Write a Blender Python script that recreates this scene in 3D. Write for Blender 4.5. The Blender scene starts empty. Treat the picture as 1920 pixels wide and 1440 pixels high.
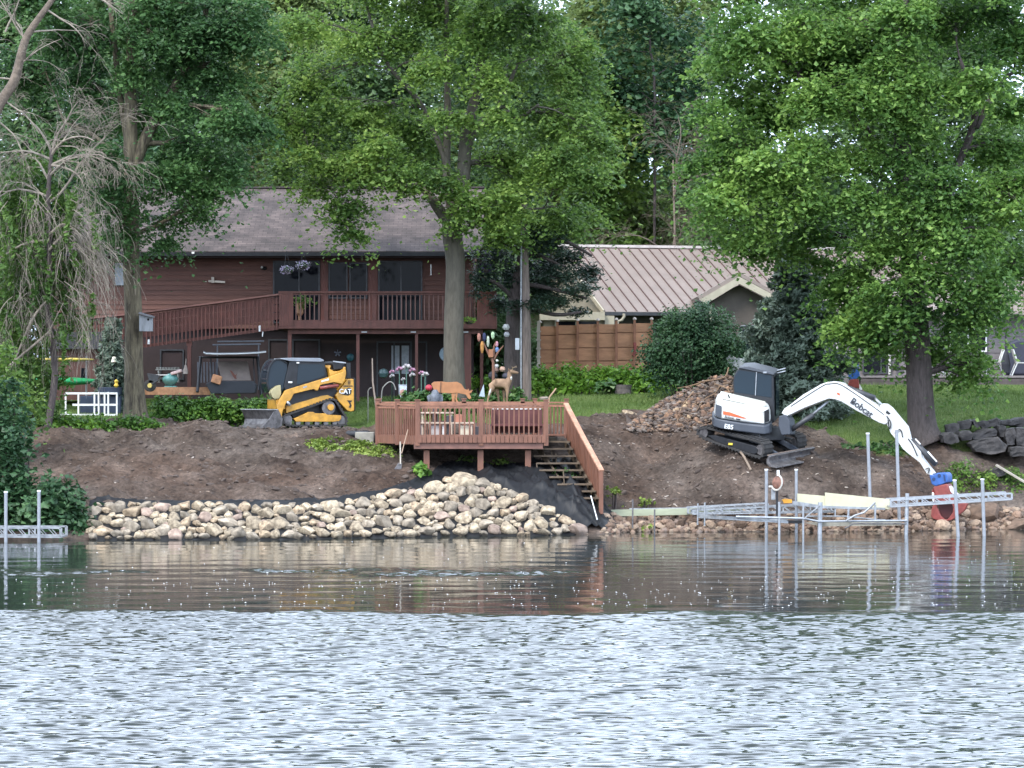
import bpy, bmesh, math, random
import numpy as np
from mathutils import Vector, Matrix
R = math.radians
sc = bpy.context.scene
col = sc.collection
random.seed(11)
RNG = np.random.default_rng(7)

# ------------------------------------------------------------------ camera
F = 5900.0      # focal length in photo pixels (photo 1920 px wide)
EYE = 4.0       # eye height above the lake
HZ = 728.0      # photo row of the horizon
cam_d = bpy.data.cameras.new('camera')
cam = bpy.data.objects.new('camera', cam_d); col.objects.link(cam)
cam.location = (0, 0, EYE); cam.rotation_euler = (R(90), 0, 0)
cam_d.sensor_width = 36.0; cam_d.lens = 36.0 * F / 1920.0
cam_d.shift_y = (HZ - 720.0) / 1920.0
cam_d.clip_start = 0.5; cam_d.clip_end = 6000
sc.camera = cam

# ------------------------------------------------------------------ world, sun, exposure
SUN_EL, SUN_AZ = R(52), R(218)   # azimuth measured from +Y clockwise: behind and left of the camera
w = bpy.data.worlds.new('World'); sc.world = w; w.use_nodes = True
nt = w.node_tree; N = nt.nodes; L = nt.links
for n in list(N): N.remove(n)
out = N.new('ShaderNodeOutputWorld'); bg = N.new('ShaderNodeBackground')
sky = N.new('ShaderNodeTexSky'); sky.sky_type = 'NISHITA'; sky.sun_disc = False
sky.sun_elevation = SUN_EL; sky.sun_rotation = SUN_AZ; sky.dust_density = 1.5
tc = N.new('ShaderNodeTexCoord'); mp = N.new('ShaderNodeMapping'); mp.inputs['Scale'].default_value = (1, 1, 3.0)
nz = N.new('ShaderNodeTexNoise'); nz.inputs['Scale'].default_value = 2.2; nz.inputs['Detail'].default_value = 6
rp = N.new('ShaderNodeValToRGB'); rp.color_ramp.elements[0].position = 0.3; rp.color_ramp.elements[1].position = 0.62
rp.color_ramp.elements[0].color = (8.6, 10.6, 13.8, 1); rp.color_ramp.elements[1].color = (13.6, 15.0, 17.2, 1)
mx = N.new('ShaderNodeMix'); mx.data_type = 'RGBA'; mx.inputs['Factor'].default_value = 0.82
L.new(tc.outputs['Generated'], mp.inputs['Vector']); L.new(mp.outputs['Vector'], nz.inputs['Vector'])
L.new(nz.outputs['Fac'], rp.inputs['Fac']); L.new(sky.outputs['Color'], mx.inputs['A']); L.new(rp.outputs['Color'], mx.inputs['B'])
sx = N.new('ShaderNodeSeparateXYZ'); L.new(tc.outputs['Generated'], sx.inputs[0])
er = N.new('ShaderNodeValToRGB'); e_ = er.color_ramp.elements      # overcast sky, with a bright band added part-way up to brighten the ripples
e_[0].position = 0.0; e_[0].color = (.62, .64, .66, 1); e_[1].position = 1.0; e_[1].color = (.36, .38, .41, 1)
for p_, c_ in ((.2, (.95, .97, 1)), (.38, (1.5, 1.52, 1.55)), (.6, (1.35, 1.37, 1.42)), (.82, (.42, .44, .47))): q_ = e_.new(p_); q_.color = (*c_, 1)
L.new(sx.outputs['Z'], er.inputs['Fac'])
sm_ = N.new('ShaderNodeMix'); sm_.data_type = 'RGBA'; sm_.blend_type = 'MULTIPLY'; sm_.inputs['Factor'].default_value = 1
L.new(mx.outputs['Result'], sm_.inputs['A']); L.new(er.outputs['Color'], sm_.inputs['B'])
L.new(sm_.outputs['Result'], bg.inputs['Color']); bg.inputs['Strength'].default_value = 0.15
L.new(bg.outputs['Background'], out.inputs['Surface'])

sd = bpy.data.lights.new('sun', 'SUN'); so = bpy.data.objects.new('sun', sd); col.objects.link(so)
sd.energy = 2.0; sd.angle = R(12); sd.color = (1.0, 0.95, 0.87)
sv = Vector((math.sin(SUN_AZ) * math.cos(SUN_EL), math.cos(SUN_AZ) * math.cos(SUN_EL), math.sin(SUN_EL)))
so.rotation_euler = sv.to_track_quat('Z', 'Y').to_euler(); so.location = (0, 60, 60)
sc.view_settings.view_transform = 'Standard'; sc.view_settings.look = 'None'
sc.view_settings.exposure = 0.86; sc.view_settings.gamma = 1.0
sc.render.engine = 'CYCLES'
sc.cycles.max_bounces = 6; sc.cycles.diffuse_bounces = 3; sc.cycles.glossy_bounces = 3
sc.cycles.transmission_bounces = 4; sc.cycles.transparent_max_bounces = 6
sc.cycles.caustics_reflective = False; sc.cycles.caustics_refractive = False
sc.cycles.use_denoising = True

# ------------------------------------------------------------------ helpers
def P(px, py, Y):
    return Vector(((px - 960) * Y / F, Y, EYE - (py - HZ) * Y / F))
def zpy(py, Y): return EYE - (py - HZ) * Y / F

class Plane:
    """A vertical plane through photo column px at depth Y, turned by deg (its right end comes towards the viewer)."""
    def __init__(s, px, Y, deg=0.0):
        s.o = Vector(((px - 960) * Y / F, Y, 0)); s.d = Vector((math.cos(R(deg)), -math.sin(R(deg)), 0))
        s.n = Vector((s.d.y, -s.d.x, 0))        # towards the viewer
    def __call__(s, px, py, t=0.0):
        o = s.o + s.n * t
        k = (px - 960) / F
        # o + u d ; X = k*Y
        u = (k * o.y - o.x) / (s.d.x - k * s.d.y)
        X = o.x + u * s.d.x; Y = o.y + u * s.d.y
        return Vector((X, Y, EYE - (py - HZ) * Y / F))

ORI = {}
class MB:
    def __init__(s): s.v = []; s.f = []
    def add(s, vs, fs):
        b = len(s.v); s.v.extend([tuple(v) for v in vs]); s.f.extend([tuple(b + i for i in f) for f in fs]); return s
    def box(s, c, size, rot=None):
        M = rot.to_matrix() if rot is not None and hasattr(rot, 'to_matrix') else (rot or Matrix.Identity(3))
        c = Vector(c); h = [x / 2 for x in size]
        vs = [c + M @ Vector((x * h[0], y * h[1], z * h[2])) for x in (-1, 1) for y in (-1, 1) for z in (-1, 1)]
        return s.add(vs, [(0, 1, 3, 2), (4, 6, 7, 5), (0, 4, 5, 1), (2, 3, 7, 6), (0, 2, 6, 4), (1, 5, 7, 3)])
    def bar(s, a, b, w, t, up=(0, 0, 1)):
        a = Vector(a); b = Vector(b); x = (b - a); l = x.length
        if l < 1e-6: return s
        x.normalize(); u = Vector(up)
        if abs(x.dot(u)) > 0.98: u = Vector((0, 1, 0))
        y = u.cross(x).normalized(); z = x.cross(y)
        M = Matrix((x, y, z)).transposed()
        return s.box((a + b) / 2, (l, w, t), M)
    def tube(s, pts, rad, n=6, cap=True):
        pts = [Vector(p) for p in pts]; m = len(pts)
        if not hasattr(rad, '__len__'): rad = [rad] * m
        b = len(s.v); ref = None
        for i, p in enumerate(pts):
            t = (pts[min(i + 1, m - 1)] - pts[max(i - 1, 0)])
            if t.length < 1e-9: t = Vector((0, 0, 1))
            t.normalize()
            if ref is None: ref = Vector((0, 0, 1)) if abs(t.z) < .9 else Vector((1, 0, 0))
            u = (ref - t * ref.dot(t)); u.normalize(); ref = u; v = t.cross(u)
            for k in range(n):
                a = 2 * math.pi * k / n
                s.v.append(tuple(p + (u * math.cos(a) + v * math.sin(a)) * rad[i]))
        for i in range(m - 1):
            for k in range(n):
                k2 = (k + 1) % n
                s.f.append((b + i * n + k, b + i * n + k2, b + (i + 1) * n + k2, b + (i + 1) * n + k))
        if cap:
            s.f.append(tuple(b + k for k in range(n))[::-1]); s.f.append(tuple(b + (m - 1) * n + k for k in range(n)))
        return s
    def prism(s, poly, ext):
        """poly: 3-D points in order, ext: extrusion vector"""
        e = Vector(ext); n = len(poly); vs = [Vector(p) for p in poly] + [Vector(p) + e for p in poly]
        return s.add(vs, [tuple(range(n)), tuple(range(2 * n - 1, n - 1, -1))] + [(i, i + n, (i + 1) % n + n, (i + 1) % n) for i in range(n)])
    def lathe(s, c, prof, n=14, axis=(0, 0, 1)):
        """prof: (radius, height) list"""
        z = Vector(axis).normalized(); x = (Vector((1, 0, 0)) if abs(z.x) < .9 else Vector((0, 1, 0))); x = (x - z * x.dot(z)).normalized(); y = z.cross(x)
        c = Vector(c); b = len(s.v)
        for r, h in prof:
            for k in range(n):
                a = 2 * math.pi * k / n; s.v.append(tuple(c + z * h + (x * math.cos(a) + y * math.sin(a)) * r))
        m = len(prof)
        for i in range(m - 1):
            for k in range(n):
                k2 = (k + 1) % n; s.f.append((b + i * n + k, b + i * n + k2, b + (i + 1) * n + k2, b + (i + 1) * n + k))
        s.f.append(tuple(b + k for k in range(n))[::-1]); s.f.append(tuple(b + (m - 1) * n + k for k in range(n)))
        return s
    def cyl(s, a, b, r, n=12): return s.tube([a, b], r, n)
    def build(s, name, mat, parent=None, smooth=False, bevel=0.0, seg=2):
        me = bpy.data.meshes.new(name)
        o = ORI[parent.name] if parent is not None else None
        if o is None and s.v:
            a = np.array(s.v); o = Vector(((a[:, 0].min() + a[:, 0].max()) / 2, (a[:, 1].min() + a[:, 1].max()) / 2, a[:, 2].min()))
        vs = [(v[0] - o.x, v[1] - o.y, v[2] - o.z) for v in s.v]
        me.from_pydata(vs, [], s.f); me.update()
        bm = bmesh.new(); bm.from_mesh(me); bmesh.ops.recalc_face_normals(bm, faces=bm.faces); bm.to_mesh(me); bm.free()
        if smooth: me.polygons.foreach_set('use_smooth', [True] * len(me.polygons))
        me.materials.append(mat)
        ob = bpy.data.objects.new(name, me); col.objects.link(ob)
        if parent is not None: ob.parent = parent
        else: ob.location = o
        ORI[ob.name] = o
        if bevel:
            m = ob.modifiers.new('bevel', 'BEVEL'); m.width = bevel; m.segments = seg; m.limit_method = 'ANGLE'; m.angle_limit = R(40)
            me.polygons.foreach_set('use_smooth', [True] * len(me.polygons))
            m.harden_normals = True
        return ob

def tag(o, label=None, cat=None, group=None, kind=None):
    if label: o['label'] = label
    if cat: o['category'] = cat
    if group: o['group'] = group
    if kind: o['kind'] = kind
    return o
def empty(name, loc, label=None, cat=None, group=None):
    o = bpy.data.objects.new(name, None); o.empty_display_size = .2; col.objects.link(o); o.location = loc
    ORI[o.name] = Vector(loc); return tag(o, label, cat, group)

def raw_mesh(name, V, Fq, mat, origin=None, smooth=False, parent=None):
    """numpy verts (N,3), faces (M,k)"""
    V = np.asarray(V, dtype=np.float32)
    if parent is not None: origin = ORI[parent.name]
    if origin is not None: V = V - np.array(origin, dtype=np.float32)
    Fq = np.asarray(Fq, dtype=np.int32); M, k = Fq.shape
    me = bpy.data.meshes.new(name); me.vertices.add(len(V)); me.vertices.foreach_set('co', V.ravel())
    me.loops.add(M * k); me.loops.foreach_set('vertex_index', Fq.ravel())
    me.polygons.add(M); me.polygons.foreach_set('loop_start', np.arange(0, M * k, k, dtype=np.int32))
    me.polygons.foreach_set('loop_total', np.full(M, k, dtype=np.int32))
    me.polygons.foreach_set('use_smooth', np.full(M, smooth, dtype=bool))
    me.update(calc_edges=True); me.materials.append(mat)
    ob = bpy.data.objects.new(name, me); col.objects.link(ob)
    if parent is not None: ob.parent = parent
    elif origin is not None: ob.location = origin
    ORI[ob.name] = Vector(origin) if origin is not None else Vector((0, 0, 0))
    return ob

def hash2(ix, iy, seed):
    h = (ix.astype(np.int64) * 374761393 + iy.astype(np.int64) * 668265263 + seed * 974634777) & 0xffffffff
    h = ((h ^ (h >> 13)) * 1274126177) & 0xffffffff
    return ((h ^ (h >> 16)) & 0xffff) / 65535.0
def vnoise(x, y, seed=0):
    ix = np.floor(x); iy = np.floor(y); fx = x - ix; fy = y - iy
    fx = fx * fx * (3 - 2 * fx); fy = fy * fy * (3 - 2 * fy)
    a = hash2(ix, iy, seed); b = hash2(ix + 1, iy, seed); c = hash2(ix, iy + 1, seed); d = hash2(ix + 1, iy + 1, seed)
    return (a * (1 - fx) + b * fx) * (1 - fy) + (c * (1 - fx) + d * fx) * fy - 0.5
def fbm(x, y, sc_, oct_=4, seed=0, g=0.5):
    r = 0; a = 1.0
    for i in range(oct_):
        r = r + a * vnoise(x * sc_, y * sc_, seed + i * 17); sc_ *= 2.03; a *= g
    return r

# ------------------------------------------------------------------ materials
MATS = {}
def nodes_of(name):
    m = bpy.data.materials.new(name); m.use_nodes = True; nt = m.node_tree
    return m, nt, nt.nodes['Principled BSDF']
def mat(name, c, rough=0.6, var=0.15, scale=3.0, bump=0.0, bscale=20.0, metal=0.0, stretch=(1, 1, 1), c2=None, spec=0.5, detail=6, obj_rand=0.0, coat=0.0, bdist=.02):
    if name in MATS: return MATS[name]
    m, nt, b = nodes_of(name); N, L = nt.nodes, nt.links
    tc = N.new('ShaderNodeTexCoord'); mp = N.new('ShaderNodeMapping'); mp.inputs['Scale'].default_value = stretch
    L.new(tc.outputs['Object'], mp.inputs['Vector'])
    nz = N.new('ShaderNodeTexNoise'); nz.inputs['Scale'].default_value = scale; nz.inputs['Detail'].default_value = detail; nz.inputs['Roughness'].default_value = .62
    L.new(mp.outputs['Vector'], nz.inputs['Vector'])
    rp = N.new('ShaderNodeValToRGB'); e = rp.color_ramp.elements
    lo = tuple(max(0, x * (1 - var)) for x in c); hi = tuple(x * (1 + var) for x in (c2 or c))
    e[0].color = (*lo, 1); e[1].color = (*hi, 1); e[0].position = .36; e[1].position = .64
    L.new(nz.outputs['Fac'], rp.inputs['Fac'])
    src = rp.outputs['Color']
    if obj_rand:
        oi = N.new('ShaderNodeObjectInfo'); mr = N.new('ShaderNodeMapRange')
        mr.inputs['To Min'].default_value = 1 - obj_rand; mr.inputs['To Max'].default_value = 1 + obj_rand
        L.new(oi.outputs['Random'], mr.inputs['Value'])
        vm = N.new('ShaderNodeVectorMath'); vm.operation = 'SCALE'; L.new(src, vm.inputs[0]); L.new(mr.outputs['Result'], vm.inputs['Scale']); src = vm.outputs[0]
    L.new(src, b.inputs['Base Color'])
    b.inputs['Roughness'].default_value = rough; b.inputs['Metallic'].default_value = metal
    b.inputs['Specular IOR Level'].default_value = spec; b.inputs['Coat Weight'].default_value = coat
    if bump:
        n2 = N.new('ShaderNodeTexNoise'); n2.inputs['Scale'].default_value = bscale; n2.inputs['Detail'].default_value = 6
        L.new(mp.outputs['Vector'], n2.inputs['Vector'])
        bp = N.new('ShaderNodeBump'); bp.inputs['Strength'].default_value = bump; bp.inputs['Distance'].default_value = bdist
        L.new(n2.outputs['Fac'], bp.inputs['Height']); L.new(bp.outputs['Normal'], b.inputs['Normal'])
    MATS[name] = m; return m
def leafmat(name, c1, c2, c3=None, trans=0.35, scale=0.35):
    """leaf colour varies leaf by leaf and spray by spray"""
    m, nt, b = nodes_of(name); N, L = nt.nodes, nt.links
    g = N.new('ShaderNodeNewGeometry'); tc = N.new('ShaderNodeTexCoord')
    nz = N.new('ShaderNodeTexNoise'); nz.inputs['Scale'].default_value = scale; nz.inputs['Detail'].default_value = 3
    L.new(tc.outputs['Object'], nz.inputs['Vector'])
    ad = N.new('ShaderNodeMath'); ad.operation = 'MULTIPLY_ADD'; ad.inputs[1].default_value = 0.5; L.new(g.outputs['Random Per Island'], ad.inputs[0])
    sb = N.new('ShaderNodeMath'); sb.operation = 'MULTIPLY_ADD'; sb.inputs[1].default_value = 1.6; sb.inputs[2].default_value = -0.55
    L.new(nz.outputs['Fac'], sb.inputs[0]); L.new(sb.outputs[0], ad.inputs[2])
    rp = N.new('ShaderNodeValToRGB'); e = rp.color_ramp.elements
    e[0].color = (*c1, 1); e[0].position = .1; e[1].color = (*(c3 or c2), 1); e[1].position = .95
    if c3: x = e.new(.55); x.color = (*c2, 1)
    L.new(ad.outputs[0], rp.inputs['Fac']); L.new(rp.outputs['Color'], b.inputs['Base Color'])
    b.inputs['Roughness'].default_value = .48; b.inputs['Specular IOR Level'].default_value = .35
    tr = N.new('ShaderNodeBsdfTranslucent'); L.new(rp.outputs['Color'], tr.inputs['Color'])
    ms = N.new('ShaderNodeMixShader'); ms.inputs[0].default_value = trans
    L.new(b.outputs[0], ms.inputs[1]); L.new(tr.outputs[0], ms.inputs[2])
    L.new(ms.outputs[0], N['Material Output'].inputs['Surface'])
    return m
M_ = {}
def glassmat(name, c, rough=.06):
    m, nt, b = nodes_of(name); b.inputs['Base Color'].default_value = (*c, 1); b.inputs['Roughness'].default_value = rough
    b.inputs['Specular IOR Level'].default_value = .12
    N, L = nt.nodes, nt.links; tc = N.new('ShaderNodeTexCoord'); nz = N.new('ShaderNodeTexNoise'); nz.inputs['Scale'].default_value = 1.3
    L.new(tc.outputs['Object'], nz.inputs['Vector']); bp = N.new('ShaderNodeBump'); bp.inputs['Strength'].default_value = .06
    L.new(nz.outputs['Fac'], bp.inputs['Height']); L.new(bp.outputs['Normal'], b.inputs['Normal'])
    return m

BARK = mat('bark', (.085, .062, .045), .9, .35, 5, .9, 14, stretch=(3, 3, .6), bdist=.05)
BARK_GREY = mat('bark_grey', (.1, .088, .068), .9, .2, 4, .5, 16, stretch=(3, 3, .7), bdist=.03)
BARK_MOSS = mat('bark_moss', (.075, .058, .038), .9, .4, 3.5, .9, 14, stretch=(3, 3, .5), c2=(.12, .1, .062), bdist=.05)
BARK_DARK = mat('bark_dark', (.07, .055, .05), .9, .3, 5, .8, 14, stretch=(3, 3, .6), bdist=.05)
TWIG = mat('twig_grey', (.225, .19, .15), .9, .35, 4, .7, 12, bdist=.03)
TWIG_B = mat('twig_brown', (.15, .115, .09), .9, .25, 2)
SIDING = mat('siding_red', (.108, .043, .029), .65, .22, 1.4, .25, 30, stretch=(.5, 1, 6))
TRIM_RED = mat('stain_red', (.125, .042, .03), .6, .2, 5, .3, 40, stretch=(1, 1, .4))
DECKWOOD = mat('deck_redwood', (.165, .07, .042), .62, .2, 5, .3, 40, stretch=(1, 1, .3))
DECKCAP = mat('deck_cap_worn', (.25, .112, .066), .6, .25, 6, .2, 40)
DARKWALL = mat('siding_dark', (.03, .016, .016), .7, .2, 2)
BLACKMETAL = mat('black_metal', (.018, .019, .022), .45, .3, 6, metal=.3)
DARKGREY = mat('dark_grey', (.04, .042, .047), .5, .25, 6)
WHITE = mat('white_paint', (.72, .72, .7), .45, .08, 4)
ALU = mat('aluminium', (.34, .355, .375), .42, .15, 8, metal=.55)
ALU_DULL = mat('aluminium_dull', (.3, .31, .32), .55, .25, 6, metal=.45)
GLASS = glassmat('window_glass', (.005, .006, .009))
GLASS_B = glassmat('cab_glass', (.014, .024, .034), .08); GLASS_B.node_tree.nodes['Principled BSDF'].inputs['Specular IOR Level'].default_value = .3
YEL = mat('machine_yellow', (.5, .25, .03), .45, .22, 5, .05, 30, coat=.2)
RUBBER = mat('rubber', (.032, .03, .029), .85, .35, 9, .3, 30)
STEEL = mat('worn_steel', (.15, .14, .14), .45, .4, 7, metal=.6)
EXW = mat('machine_white', (.55, .55, .53), .45, .13, 3, coat=.2)
CREAM = mat('machine_cream', (.6, .6, .52), .42, .06, 3, coat=.2)
EXG = mat('machine_grey', (.045, .052, .066), .5, .12, 4)
ORANGE = mat('orange_red', (.5, .1, .03), .5, .08, 5)
RED = mat('red_paint', (.2, .042, .034), .45, .25, 8)
BLUE = mat('blue_paint', (.025, .09, .29), .45, .15, 8)
# ------------------------------------------------------------------ ground
YK = [78, 82, 84, 85, 86, 87, 88, 89, 90, 91, 92, 93, 94, 95, 97, 99, 101, 104, 108, 114]
COLS = [
 (-300, [(80, -.8), (83, -.05), (84, .4), (88, 1.3), (92, 2.2), (95, 2.7), (98, 2.95), (104, 3.4), (108, 3.7), (114, 4.0)]),
 (60,   [(80, -.8), (82.9, -.05), (84, .35), (88, 1.3), (91, 2.2), (94, 2.7), (98, 2.95), (104, 3.4), (108, 3.7), (114, 4.0)]),
 (200,  [(80, -.8), (82.7, -.08), (85.6, .8), (88, 1.4), (91, 2.25), (93, 2.6), (97, 2.85), (104, 3.4), (108, 3.65), (114, 4.0)]),
 (500,  [(80, -.8), (82.9, -.08), (85.7, .8), (88.3, 1.5), (92, 2.42), (94.5, 2.68), (97, 2.80), (99, 2.93), (104, 3.45), (108, 3.6), (114, 4.0)]),
 (700,  [(80, -.8), (84, -.08), (86.9, .9), (88.5, 1.5), (90.5, 2.0), (92, 2.5), (95, 2.75), (98, 2.95), (104, 3.5), (108, 3.7), (114, 4.0)]),
 (860,  [(80, -.8), (85, -.08), (88.4, 1.38), (89.3, 1.6), (91.5, 1.9), (92.8, 2.5), (94, 2.72), (98, 3.02), (104, 3.6), (108, 3.8), (114, 4.0)]),
 (1000, [(80, -.8), (85.2, -.08), (88.2, 1.2), (89.3, 1.6), (91.5, 1.9), (92.8, 2.5), (94, 2.75), (98, 3.15), (104, 3.7), (108, 3.9), (114, 4.1)]),
 (1070, [(80, -.8), (85.8, -.08), (86.8, .35), (88, .75), (89.5, 1.25), (92, 2.1), (94, 2.6), (98, 3.3), (104, 3.8), (108, 4.0), (114, 4.2)]),
 (1200, [(80, -.8), (87.4, -.08), (88.5, .35), (89.5, .75), (92, 1.65), (95, 2.75), (98, 3.35), (104, 3.85), (110, 4.2), (114, 4.3)]),
 (1400, [(80, -.8), (87.6, -.08), (88.4, .35), (89, .85), (90.1, 1.8), (91, 2.08), (92.5, 2.4), (95, 2.95), (98, 3.4), (104, 3.9), (110, 4.2), (114, 4.3)]),
 (1560, [(80, -.8), (87.7, -.08), (88.5, .35), (89.2, .8), (90.5, 1.6), (92, 2.1), (94, 2.55), (97, 3.1), (102, 3.75), (107, 4.12), (114, 4.2)]),
 (1700, [(80, -.8), (88, -.08), (88.8, .35), (90, 1.0), (91.2, 1.7), (92.5, 2.2), (95, 2.8), (100, 3.55), (107, 4.12), (114, 4.2)]),
 (1850, [(80, -.8), (89.1, -.08), (90, .35), (91, 1.0), (92.5, 1.9), (94.2, 2.85), (97, 3.2), (101, 3.65), (107, 4.12), (114, 4.2)]),
 (2200, [(80, -.8), (89.4, -.08), (90, .35), (91, 1.0), (92.5, 1.9), (94.2, 2.85), (97, 3.2), (101, 3.65), (107, 4.12), (114, 4.2)]),
]
CPX = np.array([c[0] for c in COLS], float)
YF = np.linspace(78, 114, 361)
CT = np.array([np.interp(YF, [q[0] for q in c[1]], [q[1] for q in c[1]]) for c in COLS])
ks = np.ones(5) / 5.0
CT = np.array([np.convolve(np.pad(r, 2, mode='edge'), ks, 'valid') for r in CT])
LAWN = [(-300, 98), (60, 98), (280, 98.6), (500, 98.8), (640, 97.3), (700, 95.6), (1030, 95.4), (1075, 96.3), (1150, 97.2), (1290, 98.6), (1330, 101), (1430, 101), (1480, 95.5), (1560, 93.6), (1620, 92.6), (1700, 92.6), (1760, 93.3), (1850, 93.6), (2300, 93.6)]
def base_z(X, Y):
    X = np.asarray(X, float); Y = np.asarray(Y, float)
    px = np.clip(960 + X * F / np.maximum(Y, 60), -299, 2199)
    j = np.clip(np.searchsorted(CPX, px) - 1, 0, len(CPX) - 2)
    t = (px - CPX[j]) / (CPX[j + 1] - CPX[j]); t = t * t * (3 - 2 * t)
    yi = np.clip((Y - 78) / 0.1, 0, 359.999); i = yi.astype(int); u = yi - i
    a = CT[j, i] * (1 - u) + CT[j, i + 1] * u; b = CT[j + 1, i] * (1 - u) + CT[j + 1, i + 1] * u
    z = a * (1 - t) + b * t
    return np.where(Y < 78.5, -1.0, z)
def soil_mask(X, Y):
    px = 960 + X * F / np.maximum(Y, 60)
    ly = np.interp(px, [q[0] for q in LAWN], [q[1] for q in LAWN]) + 1.1 * fbm(X, Y, .9, 4, 5)
    m = np.clip((ly - Y) / .25 + .5, 0, 1)
    # green patch of creeping plants is a thing of its own; a worn path crosses the lawn by the stairs
    return m
def rock_top(px): return np.interp(px, [165, 200, 600, 690, 740, 800, 845, 880, 930, 985, 1010, 1030, 1060, 1090, 1100], [950, 944, 946, 936, 922, 918, 895, 893, 912, 930, 942, 955, 972, 985, 996])
def ground_z(X, Y):
    X = np.asarray(X, float); Y = np.asarray(Y, float)
    z = base_z(X, Y); s = soil_mask(X, Y); px = 960 + X * F / np.maximum(Y, 60)
    inside = (Y > 84) & (Y < 112)
    n = .34 * fbm(X, Y * 1.3, .45, 3, 3) + .16 * fbm(X, Y, 1.7, 4, 9, .6)
    n = n + .13 * (np.clip(1 - np.abs(3.2 * fbm(X * .5 + Y * .8, Y * .35 - X * .12, .9, 2, 70)), 0, 1) ** 2 - .2) * (px < 800) + .07 * (np.clip(1 - np.abs(3.4 * fbm(X * .35, Y * 1.5, 1.1, 2, 71)), 0, 1) ** 2 - .2)
    # push-marks left by the bucket, running down and along the bank
    n = n + .07 * np.abs(vnoise(X * .8 + Y * .9, Y * 3.2 - X * .5, 40)) + .06 * fbm(X * .6, Y, 5.0, 3, 77, .6)
    damp = np.clip((z + .1) / .7, 0, 1)
    bpy_ = HZ + (EYE - z) * F / np.maximum(Y, 60); clothy = np.clip((bpy_ - np.interp(px, [168, 600, 700, 780, 830, 1000, 1060, 1168], [935, 935, 915, 898, 872, 872, 880, 985])) / 10, 0, 1) * (px > 165) * (px < 1168) * (Y < 93)
    s = s * (1 - .93 * clothy)
    z = z + np.where(inside, n * s * damp, 0) + np.where(inside, .03 * fbm(X, Y, 1.5, 2, 31), 0)
    # low soil mound at the left end of the dug bank
    z = z + .35 * np.exp(-(((px - 105) / 55) ** 2 + ((Y - 92.2) / 1.0) ** 2))
    z = z + .22 * np.exp(-(((px - 330) / 60) ** 2 + ((Y - 93.5) / .8) ** 2))
    wl = np.clip((px - 415) / 25, 0, 1) * np.clip((700 - px) / 25, 0, 1) * np.clip((Y - 93.0) / 1.8, 0, 1) * np.clip((100.4 - Y) / .8, 0, 1)
    z = z * (1 - wl) + wl * (2.765 + .03 * fbm(X, Y, 2.5, 3, 61))
    return z
def gz(x, y): return float(ground_z(np.array([x]), np.array([y]))[0])
def gp(px, Y, dz=0):
    x = (px - 960) * Y / F; return Vector((x, Y, gz(x, Y) + dz))

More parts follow.
